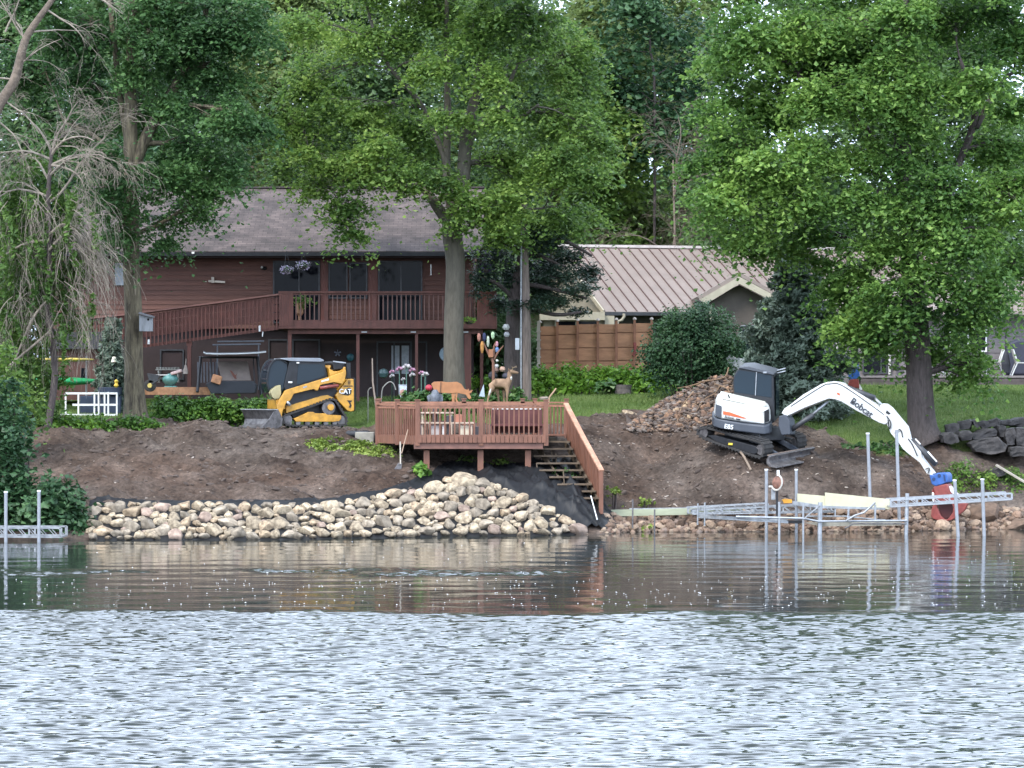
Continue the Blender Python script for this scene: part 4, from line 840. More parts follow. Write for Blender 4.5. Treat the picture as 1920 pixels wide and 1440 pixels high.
for f in (0, .16, .38, .60, .95):
    for (xa_, xb_) in ((110, 270), (270, 523)):
        ya = top(xa_) + (bot(xa_) - top(xa_)) * f; yb = top(xb_) + (bot(xb_) - top(xb_)) * f; mb.bar(P(xa_, ya, Yd + .07), P(xb_, yb, Yd + .07), .03, .235 if 0 < f < .9 else .1)
mb.build('ramp_boards', TRIM_RED, UD)
mb = MB(); mb.bar(P(110, 602, Yd), P(235, 590, Yd), .13, .05); mb.bar(P(235, 590, Yd), P(523, 552, Yd), .13, .05); mb.build('ramp_rail', mat('stain_light', (.2, .09, .07), .6), UD)
mb = MB(); mb.add([P(110, 628, Yd + .12), P(270, 648, Yd + .12), P(523, 614, Yd + .12), P(523, 614, Yd + 1.3), P(270, 648, Yd + 1.3), P(110, 628, Yd + 1.3)], [(0, 1, 4, 5), (1, 2, 3, 4)]); mb.build('ramp_floor', TRIM_RED, UD)
x = Xp(354, Yd); mb = MB(); mb.box((x, Yd + .2, (Zp(640, Yd) + gz(x, Yd)) / 2), (.12, .12, Zp(640, Yd) - gz(x, Yd))); mb.box((x, Yd + .2, Zp(644, Yd)), (.18, .16, .14)); mb.build('post', TRIM_RED, UD)

# ------------------------------------------------------------------ tan house with the standing-seam roof
METAL = mat('metal_roof_rose', (.28, .225, .195), .42, .07, 1.2, metal=.15); SEAM = mat('metal_roof_seam', (.12, .07, .065), .5, .1, metal=.2)
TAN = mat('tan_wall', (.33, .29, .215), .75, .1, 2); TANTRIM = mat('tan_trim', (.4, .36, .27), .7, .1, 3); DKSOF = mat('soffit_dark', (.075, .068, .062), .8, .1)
TH = empty('tan_house', (Xp(1300, 116), 116, 4.2), 'low tan house under a rose-coloured standing-seam metal roof with a small porch gable', 'house')
yaw = R(14); rd = Vector((math.cos(yaw), math.sin(yaw), 0)); dn = Vector((math.sin(yaw), -math.cos(yaw), 0))
A = P(1133, 584, 113.6); run = 6.9; Lr = 15.0
ridge0 = A - dn * run; ridge0.z = Zp(463, ridge0.y)
def rp_(u, v, dz=0):   # u along ridge from left end, v 0 at eave .. 1 at ridge
    a = A + rd * u; r_ = Vector((ridge0.x, ridge0.y, ridge0.z)) + rd * u; q = a.lerp(r_, v); q.z += dz; return q
mb = MB(); mb.add([rp_(0, 0), rp_(Lr, 0), rp_(Lr, 1), rp_(0, 1), rp_(0, 0, -.12), rp_(Lr, 0, -.12), rp_(Lr, 1, -.12), rp_(0, 1, -.12)], [(0, 1, 2, 3), (7, 6, 5, 4), (0, 4, 5, 1), (0, 3, 7, 4), (1, 5, 6, 2)])
back = [q - dn * 7 for q in (rp_(0, 1), rp_(Lr, 1))]; zb = A.z
mb.add([rp_(0, 1), rp_(Lr, 1), Vector((back[1].x, back[1].y, zb)), Vector((back[0].x, back[0].y, zb))], [(0, 1, 2, 3)])
trf = mb.build('roof', METAL, TH)
mb = MB()
for i in range(38):
    u = .02 + i * .405; a, b_ = rp_(u, 0, .02), rp_(u, 1, .02); mb.bar(a, b_, .025, .05)
sm_ = mb.build('seams', SEAM, trf); 
mb = MB(); mb.bar(rp_(-.05, 1, .05), rp_(Lr, 1, .05), .25, .1); mb.build('ridge_cap', mat('roof_trim_pale', (.5, .44, .4), .5), trf)
mb = MB(); mb.bar(rp_(0, 0, -.08) + dn * .06, rp_(Lr, 0, -.08) + dn * .06, .11, .12); mb.build('gutter', DARKGREY, trf)
mb = MB(); mb.bar(rp_(-.03, 0, -.02), rp_(-.03, 1, -.02), .06, .16); mb.build('barge_board', TANTRIM, trf)
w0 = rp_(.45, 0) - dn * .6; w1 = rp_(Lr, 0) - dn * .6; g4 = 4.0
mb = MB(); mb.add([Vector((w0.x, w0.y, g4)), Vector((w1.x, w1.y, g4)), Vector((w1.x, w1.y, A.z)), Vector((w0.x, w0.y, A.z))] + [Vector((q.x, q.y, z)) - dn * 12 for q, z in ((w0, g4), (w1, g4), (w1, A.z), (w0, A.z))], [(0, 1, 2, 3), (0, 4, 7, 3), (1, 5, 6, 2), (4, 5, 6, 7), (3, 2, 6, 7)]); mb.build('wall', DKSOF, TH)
gl = rp_(.3, .06); gr = Vector((ridge0.x, ridge0.y, ridge0.z - .15)) + rd * .3; gb = gl - dn * 13.5; gb.z = gl.z
mb = MB(); mb.add([gl, gr, gb, gl + rd * .12, gr + rd * .12, gb + rd * .12, Vector((gl.x, gl.y, g4)), Vector((gb.x, gb.y, g4)), Vector((gl.x, gl.y, g4)) + rd * .12, Vector((gb.x, gb.y, g4)) + rd * .12], [(0, 1, 2), (3, 5, 4), (0, 2, 7, 6), (0, 6, 8, 3), (0, 3, 4, 1)]); mb.build('gable', TAN, TH)
# low tan lean-to on the left with a dark strip window
mb = MB(); pbox(mb, 1012, 585, 1134, 600, 112.6, 3.5); mb.build('lean_to_roof', TANTRIM, TH)
mb = MB(); pbox(mb, 1018, 600.5, 1132, 680, 112.9, 3); mb.build('wall', TAN, TH)
window(TH, 1040, 600, 1122, 616, 112.88, (1080,), fr=TANTRIM)
mb = MB(); pbox(mb, 1134, 592, 1152, 640, 112.8, .3); mb.build('corner_board', TANTRIM, TH)
mb = MB(); c = [P(1170, 588, 113.1), P(1170, 594, 113.1), P(1166, 600, 113.1), P(1158, 603, 113.1), P(1156, 640, 113.1)]; mb.tube(c, .05, 8); mb.build('downpipe', TANTRIM, TH)
# porch gable
Yg = 111.2
def gable(mb, pts, d): mb.prism([P(x, y, Yg) for x, y in pts], (0, d, 0))
mb = MB(); gable(mb, [(1308, 556), (1383, 512), (1390, 512), (1470, 556), (1465, 560), (1387, 518), (1312, 562)], 4.5); mb.build('porch_roof', METAL, TH)
mb = MB(); Yg -= .04; gable(mb, [(1312, 562), (1386, 518.5), (1466, 561), (1466, 574), (1386, 532), (1322, 571)], .1); mb.build('porch_fascia', TANTRIM, TH); Yg += .5
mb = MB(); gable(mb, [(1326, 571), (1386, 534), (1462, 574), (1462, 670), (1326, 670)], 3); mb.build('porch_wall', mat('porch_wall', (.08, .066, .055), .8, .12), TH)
for x in (1332, 1458): m2 = MB(); pbox(m2, x - 3, 572, x + 3, 690, 111.3, .14); m2.build('porch_post', TANTRIM, TH)

# ------------------------------------------------------------------ grey house with a wooden terrace on the right
GREYS = mat('grey_siding', (.17, .15, .15), .75, .15, 2, .2, 30, stretch=(.5, 1, 4)); TERR = mat('terrace_wood', (.09, .07, .068), .8, .25, 3, .2, 30, stretch=(1, 1, .4))
GH = empty('grey_house', (Xp(1760, 110.5), 110.5, 4.1), 'grey-sided low house with a dark raised terrace behind the linden', 'house')
gx0, gx1 = Xp(1560, 110.5), Xp(2060, 110.5)
lap(gx0, gx1, 4.1, Zp(585, 110.5), 110.5, .3, .02).build('wall', GREYS, GH)
MB().box(((gx0 + gx1) / 2, 114, (4.1 + Zp(585, 110.5)) / 2), (gx1 - gx0 - .05, 6.8, Zp(585, 110.5) - 4.1)).build('house_body', DARKWALL, GH)
e0, e1 = P(1548, 583, 109.8), P(2075, 583, 109.8); r0_, r1_ = P(1520, 520, 114), P(2075, 520, 114)
mb = MB(); mb.add([e0, e1, r1_, r0_] + [q - Vector((0, 0, .14)) for q in (e0, e1, r1_, r0_)], [(0, 1, 2, 3), (7, 6, 5, 4), (0, 4, 5, 1), (0, 3, 7, 4)])
grf = mb.build('roof', METAL, GH); mb = MB()
for i in range(25): t = i / 24; mb.bar(e0.lerp(e1, t) + Vector((0, 0, .02)), r0_.lerp(r1_, t) + Vector((0, 0, .02)), .025, .05)
mb.build('seams', SEAM, grf)
window(GH, 1617, 618, 1664, 701, 110.46, (1652,), fr=DARKGREY, name='sliding_door'); window(GH, 1780, 615, 1850, 660, 110.46, (1815,), fr=WHITE)
for x in (1666, 1568): mb = MB(); pbox(mb, x, 590, x + 4, 702, 110.38, .1); mb.build('corner_board', mat('trim_offwhite', (.5, .48, .44), .6), GH)
mb = MB(); mb.tube([P(1682, 676, 110.3), P(1684, 690, 110.3)], .05, 8); mb.box(P(1682, 680, 110.35), (.2, .1, .06)); mb.box(P(1682, 690, 110.35), (.13, .13, .2)); mb.build('wall_lantern', BLACKMETAL, GH)
tz = Zp(704, 107.5)
mb = MB(); mb.box(((Xp(1612, 107.5) + gx1) / 2, 109, tz - .04), (gx1 - Xp(1612, 107.5), 3.0, .07)); mb.build('terrace_floor', mat('terrace_floor', (.2, .17, .17), .7), GH)
mb = MB()
for i in range(3): mb.box(((Xp(1614, 107.5) + gx1) / 2, 107.55, tz - .16 - i * .12), (gx1 - Xp(1614, 107.5), .05, .11))
mb.build('terrace_skirt', TERR, GH)

# far house behind the pine
FH = empty('far_house', (Xp(1090, 140), 140, 4.2), 'distant house whose pinkish brick gable shows between the pine and the metal roof', 'house')
BR = mat('brick_pink', (.38, .25, .19), .85, .12, 3)
mb = MB(); pbox(mb, 1000, 420, 1095, 640, 140, 6); mb.build('wall', BR, FH)
mb = MB(); mb.prism([P(990, 422, 139.6), P(1045, 385, 139.6), P(1105, 422, 139.6)], (0, 7, 0)); mb.build('roof', BR, FH)
FH2 = empty('far_house', (Xp(590, 145), 145, 4.2), 'distant house whose pinkish upper part shows above the ridge of the red house', 'house')
mb = MB(); pbox(mb, 430, 312, 730, 640, 145, 6); mb.build('wall', BR, FH2)
mb = MB(); mb.prism([P(420, 316, 144.6), P(450, 268, 144.6), P(700, 268, 144.6), P(745, 316, 144.6)], (0, 7, 0)); mb.build('roof', mat('roof_clay', (.3, .2, .165), .85, .15, 3), FH2)

# ------------------------------------------------------------------ wooden fence
FE = empty('wooden_fence', (Xp(1110, 108), 108, 4.0), 'orange-brown board fence with pale-capped posts behind the fern bed', 'fence')
FW = mat('fence_cedar', (.4, .2, .105), .7, .18, 1.6, .2, 20, stretch=(1, 1, 3)); FP = mat('fence_post', (.25, .11, .06), .7, .2, 3); CAPM = mat('post_cap', (.45, .38, .32), .6)
fx = [1012, 1045, 1083, 1121, 1156, 1190, 1222]; ft = [608, 606, 604, 604, 603, 602, 602]
for i in range(len(fx) - 1):
    for k, (a_, b_) in enumerate([(0, .19), (.2, .5), (.51, .78), (.79, 1)]):
        y0 = ft[i] + 4 + 88 * a_; y1 = ft[i] + 4 + 88 * b_; mb = MB(); pbox(mb, fx[i] + 1, y0, fx[i + 1] - 1, y1 - .6, 108.1 + .01 * k, .04); mb.build('panel', FW, FE)
mb = MB(); pbox(mb, 1012, 612, 1222, 712, 108.2, .03); mb.build('backing', FP, FE)
for i, x in enumerate(fx):
    mb = MB(); pbox(mb, x - 2.2, ft[i] - 2, x + 2.2, 715, 108.0, .13); pp = mb.build('post', FP, FE)
    mb = MB(); c = P(x, ft[i] - 3, 108.0); mb.lathe((c.x, 108.06, c.z), [(.07, 0), (.06, .04), (.02, .08)], 8); mb.build('post_cap', CAPM, pp)
mb = MB(); pbox(mb, 1007, 602, 1013, 700, 107.9, .1)
for k in range(5): pbox(mb, 1005.5, 620 + k * 16, 1014.5, 623 + k * 16, 107.86, .02)
mb.build('gate_post', mat('pale_post', (.38, .34, .28), .7), FE)
mb = MB(); mb.tube([P(1190, 642, 107.95), P(1191, 660, 107.95), P(1187, 668, 107.95)], .05, 6); tag(mb.build('ribbon', RED, ), 'red ribbon tied to the fence post beside the big shrub', 'ribbon')
# utility pole with its box
Yq = 103.0; UP_ = empty('utility_pole', gp(987, Yq, -.05), 'weathered wooden utility pole standing beside the pine trunk', 'pole')
b0 = gp(987, Yq, -.05); mb = MB(); mb.tube([b0, P(986, 600, Yq), P(982, 440, Yq), P(981, 380, Yq)], [.17, .16, .13, .12], 12); mb.build('pole', mat('weathered_wood', (.16, .125, .105), .9, .3, 4, .5, 20, stretch=(3, 3, .4)), UP_)
mb = MB(); mb.tube([P(977, 740, Yq - .16), P(977, 520, Yq - .16), P(978, 430, Yq - .16)], .03, 6); mb.build('conduit', ALU_DULL, UP_)
mb = MB(); pbox(mb, 966, 634, 974, 656, Yq - .2, .14); mb.build('service_box', mat('box_grey', (.4, .43, .46), .5), UP_, bevel=.01)
# ------------------------------------------------------------------ compact track loader
def c2(pts): return [(480 + x / 9.6, 650 + y / 9.6) for x, y in pts]
def e4(pts): return [(1280 + x / 4.0, 580 + y / 4.0) for x, y in pts]
def e7(pts): return [(1300 + x / 7.385, 640 + y / 7.385) for x, y in pts]
def r6(pts): return [(1640 + x / 6.857, 840 + y / 6.857) for x, y in pts]
def d8(pts): return [(1420 + x / 8.0, 870 + y / 8.0) for x, y in pts]
def s4(pts): return [(1080 + x / 4.0, 820 + y / 4.0) for x, y in pts]
def plate(pl, pts, t0, th, name, m, parent, bevel=.012, lat=None):
    ext = lat if lat is not None else -pl.n * th
    if lat is not None: ext = lat * th
    mb = MB(); mb.prism([pl(x, y, t0) for x, y in pts], ext); return mb.build(name, m, parent, bevel=bevel)
def ring_band(pl, pts, t0, width, thick, name, m, parent, treads=0, lat=None):
    """closed belt of given thickness following outline pts"""
    lat = lat if lat is not None else -pl.n
    q = [pl(x, y, t0) for x, y in pts]; q, _ = smooth_path(q + [q[0]], [0] * (len(q) + 1), 4); q = q[:-1]
    c = sum(q, Vector()) / len(q); inn = []
    n = len(q)
    for i in range(n):
        t = (q[(i + 1) % n] - q[i - 1]).normalized(); nn = t.cross(lat).normalized()
        if nn.dot(c - q[i]) < 0: nn = -nn
        inn.append(q[i] + nn * thick)
    mb = MB(); e = lat * width
    vs = q + inn + [p + e for p in q] + [p + e for p in inn]
    fs = []
    for i in range(n):
        j = (i + 1) % n; fs += [(i, j, n + j, n + i), (2 * n + i, 3 * n + i, 3 * n + j, 2 * n + j), (i, 2 * n + i, 2 * n + j, j), (n + i, n + j, 3 * n + j, 3 * n + i)]
    mb.add(vs, fs)
    if treads:
        per = [0]
        for i in range(n): per.append(per[-1] + (q[(i + 1) % n] - q[i]).length)
        for k in range(treads):
            s_ = per[-1] * k / treads; i = max(j for j in range(n) if per[j] <= s_); f = (s_ - per[i]) / max(1e-6, per[i + 1] - per[i]); p = q[i].lerp(q[(i + 1) % n], f)
            t = (q[(i + 1) % n] - q[i]).normalized(); nn = t.cross(lat).normalized()
            if nn.dot(c - p) > 0: nn = -nn
            a_ = p + nn * .014; mb.bar(a_ - lat * .005, a_ + lat * (width + .005), .05, .03, nn)
    return mb.build(name, m, parent)
def text(body, loc, d, up, size, m, parent, extr=.003, shear=0.0):
    cu = bpy.data.curves.new('lettering', 'FONT'); cu.body = body; cu.size = size; cu.extrude = extr; cu.align_x = 'CENTER'; cu.align_y = 'CENTER'; cu.shear = shear; cu.offset = size * .018
    o = bpy.data.objects.new('lettering', cu); col.objects.link(o); cu.materials.append(m)
    me = bpy.data.meshes.new_from_object(o); bpy.data.objects.remove(o); o = bpy.data.objects.new('lettering', me); col.objects.link(o)
    x = Vector(d).normalized(); z = x.cross(Vector(up)).normalized(); y = z.cross(x)
    o.matrix_world = Matrix.Translation(Vector(loc) - ORI[parent.name]) @ Matrix((x, y, z)).transposed().to_4x4()
    o.parent = parent; return o
def disc(mb, pl, x, y, r, t0, th, n=20):
    c = pl(x, y, t0); mb.tube([c, c - pl.n * th], r, n); return mb
def loader():
    pl = Plane(590, 97.0, -17); W = 1.75
    base = gp(590, 97.3); T = empty('track_loader', base, 'yellow compact track loader with its bucket down, parked on the soil by the hedge', 'track loader')
    loop = c2([(500, 1380), (478, 1310), (500, 1240), (620, 1195), (960, 1075), (1300, 950), (1400, 942), (1460, 985), (1560, 1150), (1640, 1290), (1632, 1380), (1570, 1425), (1100, 1432), (620, 1430)])
    for t0 in (.12, -W + .28):
        tr = ring_band(pl, loop, t0, .36, .05, 'track', RUBBER, T, 46)
        u = plate(pl, c2([(680, 1300), (860, 1215), (940, 1175), (1040, 1175), (1060, 1200), (1250, 1200), (1290, 1225), (1530, 1235), (1540, 1290), (1500, 1340), (1400, 1352), (900, 1352), (720, 1350)]), t0 - .03, .28, 'track_frame', YEL, T)
        mb = MB()
        for x in (600, 760, 930, 1100, 1260, 1420): disc(mb, pl, *c2([(x, 1375)])[0], .075, t0 - .05, .26, 14)
        disc(mb, pl, *c2([(1545, 1330)])[0], .15, t0 - .05, .26); disc(mb, pl, *c2([(565, 1310)])[0], .15, t0 - .05, .26)
        mb.build('roller', STEEL, u)
        mb = MB(); disc(mb, pl, *c2([(1310, 1100)])[0], .21, t0 - .04, .26, 24); sp_ = mb.build('sprocket', STEEL, T)
        mb = MB(); disc(mb, pl, *c2([(1350, 1090)])[0], .1, t0 + .03, .1, 20); mb.build('hub', YEL, sp_)
    plate(pl, c2([(545, 1075), (700, 1030), (1170, 890), (1290, 870), (1400, 920), (1440, 960), (1300, 950), (1170, 1000), (640, 1165), (545, 1200)]), .02, W, 'chassis', YEL, T)
    plate(pl, c2([(560, 1080), (700, 830), (1040, 740), (1380, 640), (1480, 820), (1440, 900), (1150, 920), (700, 1060)]), -.12, W - .24, 'engine_bay', BLACKMETAL, T)
    plate(pl, c2([(600, 1150), (1350, 960), (1560, 1250), (1500, 1330), (700, 1330)]), -.3, W - .6, 'belly', DARKGREY, T)
    rear = plate(pl, c2([(1650, 580), (1762, 580), (1770, 950), (1772, 1160), (1700, 1172), (1640, 1150), (1480, 980), (1430, 880), (1480, 810)]), .04, W + .04, 'rear_hood', YEL, T, .03)
    plate(pl, c2([(1740, 560), (1790, 570), (1795, 1120), (1775, 1170)]), -.05, W - .1, 'rear_bumper', BLACKMETAL, T)
    mb = MB()
    for k in range(3): mb.prism([pl(x, y, .05) for x, y in c2([(1655, 610 + k * 26), (1700, 610 + k * 26), (1700, 624 + k * 26), (1655, 624 + k * 26)])], -pl.n * .02)
    mb.prism([pl(x, y, .05) for x, y in c2([(1575, 700), (1740, 700), (1740, 718), (1575, 718)])], -pl.n * .02); mb.prism([pl(x, y, .05) for x, y in c2([(1630, 968), (1725, 968), (1725, 985), (1700, 1000), (1722, 1060), (1705, 1105), (1670, 1090), (1690, 1050), (1660, 990)])], -pl.n * .02)
    mb.build('vent', BLACKMETAL, rear)
    lg = plate(pl, c2([(1650, 740), (1700, 735), (1722, 790), (1712, 850), (1660, 880), (1600, 870), (1540, 858), (1560, 850)]), .055, .02, 'badge', BLACKMETAL, rear)
    text('CAT', pl(*c2([(1606, 808)])[0], .07), pl.d, (0, 0, 1), .2, WHITE, T, .006)
    for k, t0 in enumerate((.16, -W + .1)):
        arm = plate(pl, c2([(495, 850), (530, 790), (560, 775), (1330, 540), (1560, 455), (1585, 370), (1612, 362), (1625, 480), (1600, 600), (1560, 675), (1400, 640), (1160, 690), (1115, 790), (1080, 790), (1040, 762), (680, 850), (640, 930), (610, 975), (560, 985), (520, 1060), (475, 1180), (468, 1312), (410, 1190), (380, 1110), (385, 1050), (430, 950)]), t0, .14, 'lift_arm', YEL, T, .015)
        if k == 0:
            mb = MB(); mb.prism([pl(x, y, .165) for x, y in c2([(1178, 610), (1310, 570), (1312, 602), (1180, 640)])], -pl.n * .01); mb.build('decal', WHITE, arm)
            mb = MB(); mb.prism([pl(x, y, .165) for x, y in c2([(848, 722), (918, 700), (918, 730), (848, 752)])], -pl.n * .01); mb.build('decal', ALU_DULL, arm)
        mb = MB(); mb.tube([pl(*q, t0 - .02) for q in c2([(1150, 745), (1480, 700)])], .055, 12); mb.build('lift_cylinder', RED, T, smooth=True)
        mb = MB(); mb.tube([pl(*q, t0 - .02) for q in c2([(560, 985), (615, 1060)])], .045, 10); mb.build('tilt_cylinder', ALU, T, smooth=True)
    # front cross linkage and coupler
    mb = MB(); a = pl(*c2([(470, 1040)])[0], .1); mb.bar(a, a - pl.n * (W - .1), .2, .3); mb.build('cross_member', YEL, T, bevel=.02)
    plate(pl, c2([(360, 950), (470, 950), (460, 1290), (400, 1290), (370, 1140)]), -.1, .12, 'coupler_plate', YEL, T)
    plate(pl, c2([(360, 950), (470, 950), (460, 1290), (400, 1290), (370, 1140)]), -W + .3, .12, 'coupler_plate', YEL, T)
    # cab
    cab = plate(pl, c2([(600, 265), (1230, 270), (1290, 480), (1300, 620), (600, 850), (540, 850), (500, 700)]), -.3, 1.05, 'cab', BLACKMETAL, T, .03)
    plate(pl, c2([(450, 225), (470, 210), (620, 200), (1150, 205), (1215, 235), (1230, 262), (1150, 275), (620, 262)]), -.25, 1.15, 'cab_roof', mat('cab_roof_grey', (.2, .22, .25), .5, .1), cab, .02)
    plate(pl, c2([(760, 320), (1190, 318), (1230, 400), (1240, 520), (1150, 560), (735, 690)]), -.285, .02, 'side_window', GLASS_B, cab, .005)
    mb = MB(); prof = c2([(560, 300), (450, 235), (330, 250), (240, 380), (200, 600), (215, 720), (260, 830)])
    q = [pl(x, y, -.35) for x, y in prof]; e = -pl.n * .95
    q, _ = smooth_path(q, [0] * len(q), 4); n = len(q); mb.add(q + [p + e for p in q] , [(i, i + 1, n + i + 1, n + i) for i in range(n - 1)]); mb.build('windscreen', GLASS_B, cab, smooth=True)
    plate(pl, prof + c2([(480, 800), (560, 600)]), -.36, .02, 'door_glass', GLASS_B, cab, .004)
    
    for e2 in (Vector(), e): MB().tube([p + e2 for p in q], .028, 6).build('door_frame', BLACKMETAL, cab)
    plate(pl, c2([(265, 830), (300, 770), (380, 710), (445, 690), (455, 850), (420, 935), (330, 940), (290, 900)]), -.05, .3, 'work_light_guard', mat('guard_tan', (.34, .3, .16), .5, .2), T)
    mb = MB(); mb.box(pl(*c2([(618, 640)])[0], -.26), (.12, .06, .05)); mb.box(pl(*c2([(755, 290)])[0], -.26), (.08, .05, .04)); mb.build('marker_lamp', WHITE, cab)
    plate(pl, c2([(1310, 420), (1300, 380), (1335, 330), (1350, 350), (1330, 400), (1400, 440), (1500, 440), (1590, 400), (1560, 480), (1330, 545)]), -.15, W - .3, 'hood', YEL, T)
    plate(pl, c2([(1375, 300), (1400, 262), (1620, 290), (1600, 340), (1560, 400), (1400, 415)]), -.3, W - .6, 'engine_cover', BLACKMETAL, T)
    mb = MB(); mb.bar(pl(*c2([(1390, 265)])[0], -.28), pl(*c2([(1615, 292)])[0], -.28), .04, .04); mb.build('cover_rail', ALU, T)
    mb = MB(); mb.bar(pl(*c2([(1665, 290)])[0], -.05), pl(*c2([(1670, 570)])[0], -.05), .12, .12); mb.bar(pl(*c2([(1665, 290)])[0], -W + .1), pl(*c2([(1670, 570)])[0], -W + .1), .12, .12); mb.build('tower_post', BLACKMETAL, T)
    # bucket
    pl = Plane(515, 95.9, -38); s0 = 0
    bp = [(488, 802), (489, 804.5), (520, 804.5), (529, 798), (530, 785), (522, 768), (518, 769), (525, 786), (523, 796), (516, 801.5)]
    mb = MB(); t0 = 0; e = -pl.n * 1.95; mb.prism([pl(x, y, t0) for x, y in bp], e); bk = mb.build('bucket', STEEL, T)
    for t in (t0 + .012, t0 - 1.94): plate(pl, [(521, 769), (514, 772), (505, 786), (490, 802), (492, 804), (519, 804), (527, 798), (528, 785)], t, .03, 'bucket_side', STEEL, bk, .003)
    mb = MB(); mb.bar(pl(519, 768, t0), pl(519, 768, t0) + e, .09, .03); mb.build('bucket_rim', ALU_DULL, bk)
loader()

# ------------------------------------------------------------------ white excavator
def excavator():
    b = gp(1400, 91.2); T = empty('excavator', b, 'white and grey excavator on the dug slope reaching its arm down to the water', 'excavator')
    un = Plane(1380, 90.6, 42); lat = (-un.n * .995 + Vector((0, 0, .1))).normalized()
    near = e4([(108, 935), (106, 905), (135, 887), (190, 886), (370, 935), (560, 985), (600, 1012), (610, 1060), (590, 1108), (545, 1110), (400, 1060), (240, 1005), (150, 968)])
    for k in (0, 1):
        o = lat * (1.62 * k); 
        pl = Plane(1380, 90.6, 42); mbs = []
        def P2(x, y, t): return un(x, y, t) + o
        class Q:  # same plane shifted sideways for the far track
            n = un.n; d = un.d
            def __call__(s, x, y, t=0): return un(x, y, t) + o
        q = Q(); ring_band(q, near, 0, .42, .055, 'track', RUBBER, T, 44, lat)
        fr = plate(q, e4([(185, 948), (240, 945), (545, 1028), (565, 1050), (555, 1080), (530, 1085), (250, 990)]), -.03, .3, 'track_frame', BLACKMETAL, T, .01, lat)
        mb = MB()
        for x, y in e4([(575, 1055), (150, 925)]): c = q(x, y, 0) + lat * .04; mb.tube([c, c + lat * .34], .15, 16)
        for x, y in e4([(250, 975), (330, 1000), (410, 1022), (490, 1046)]): c = q(x, y, 0) + lat * .04; mb.tube([c, c + lat * .34], .07, 12)
        mb.build('roller', STEEL, T)
        if k == 0: mb = MB(); c = q(*e4([(358, 1010)])[0], .0); mb.box(c + un.n * .0, (.12, .06, .06)); mb.build('marker', mat('marker_yellow', (.7, .5, .05), .5), fr)
    c0 = un(*e4([(380, 960)])[0], 0) + lat * 1.0
    mb = MB(); mb.box(c0, (1.3, 1.2, .4), Matrix.Rotation(-R(42), 3, 'Z')); mb.tube([c0 + Vector((0, 0, .1)), c0 + Vector((0, 0, .42))], .5, 20); mb.build('carbody', DARKGREY, T, bevel=.03)
    # dozer blade
    mb = MB(); bl = e4([(645, 1095), (628, 1125), (628, 1155), (650, 1182), (705, 1192), (705, 1180), (662, 1165), (645, 1145), (648, 1120), (662, 1103)])
    mb.prism([un(x, y, 0) for x, y in bl], lat * 2.15); mb.build('blade', STEEL, T, bevel=.008)
    mb = MB(); mb.bar(un(*e4([(640, 1095)])[0], 0), un(*e4([(640, 1095)])[0], 0) + lat * 2.15, .05, .03); mb.build('blade_edge', mat('mud_brown', (.2, .15, .12), .8), T)
    for k in (.5, 1.5): mb = MB(); mb.bar(c0 + lat * (k - 1), un(*e4([(650, 1120)])[0], 0) + lat * k, .12, .12); mb.build('blade_arm', EXG, T)
    # upper body
    u = Plane(1400, 90.55, 12); 
    def loft(bot, top_, name, m, bev, seg=3):
        n = len(bot); mb = MB(); vs = [u(1300 + x / 7.385, 640 + y / 7.385, t) for x, y, t in bot] + [u(1300 + x / 7.385, 640 + y / 7.385, t) for x, y, t in top_]
        mb.add(vs, [tuple(range(n))[::-1], tuple(range(n, 2 * n))] + [(i, (i + 1) % n, n + (i + 1) % n, n + i) for i in range(n)]); return mb.build(name, m, T, bevel=bev, seg=seg)
    hood = loft([(278, 1010, -.45), (300, 1050, -.12), (385, 1078, 0), (700, 1128, 0), (975, 1160, 0), (1050, 1130, -.12), (1075, 1105, -.35), (1075, 1080, -1.0), (278, 960, -1.0)],
                [(312, 770, -.45), (330, 800, -.12), (420, 812, 0), (700, 880, 0), (945, 945, 0), (1030, 930, -.12), (1062, 905, -.35), (1040, 850, -.95), (345, 700, -.95)], 'engine_hood', EXW, .09, 4)
    loft([(258, 1150, -.45), (280, 1185, -.1), (370, 1212, .03), (700, 1262, .03), (985, 1300, .03), (1060, 1280, -.1), (1090, 1262, -.35), (1090, 1240, -1.9), (262, 1100, -1.9)],
         [(258, 1012, -.45), (285, 1055, -.1), (380, 1085, .03), (700, 1136, .03), (985, 1168, .03), (1062, 1135, -.1), (1090, 1110, -.35), (1090, 1070, -1.9), (262, 960, -1.9)], 'counterweight', EXG, .05)
    lt = (-u.n * .99 + Vector((0, 0, .12))).normalized()
    top = loft([(345, 790, -.3), (420, 800, -.14), (700, 860, -.1), (930, 925, -.12), (1010, 900, -.35), (1000, 840, -.93), (380, 700, -.93)],
               [(345, 760, -.3), (420, 775, -.14), (700, 838, -.1), (930, 905, -.12), (1010, 880, -.35), (995, 830, -.93), (385, 690, -.93)], 'hood_top', CREAM, .04)
    plate(u, e7([(310, 870), (388, 895), (388, 1050), (345, 1045), (300, 1020)]), .02, .03, 'vent', EXG, hood, .01)
    plate(u, e7([(412, 965), (500, 980), (640, 1030), (740, 1066), (700, 1070), (412, 1012)]), .012, .02, 'stripe', ORANGE, hood, .002)
    mb = MB(); mb.prism([u(1300 + x / 7.385, 640 + y / 7.385, t) for x, y, t in ((985, 965, -.02), (1050, 935, -.14), (1050, 1105, -.16), (985, 1130, -.03))], u.n * .03); mb.build('side_vent', BLACKMETAL, hood)
    text('Bobcat', u(*e7([(500, 1055)])[0], .03), u(*e7([(560, 1063)])[0], 0) - u(*e7([(440, 1045)])[0], 0), (0, 0, 1), .1, BLACKMETAL, T)
    text('E85', u(*e7([(492, 1185)])[0], .07), u(*e7([(560, 1195)])[0], 0) - u(*e7([(440, 1177)])[0], 0), (0, 0, 1), .18, WHITE, T)
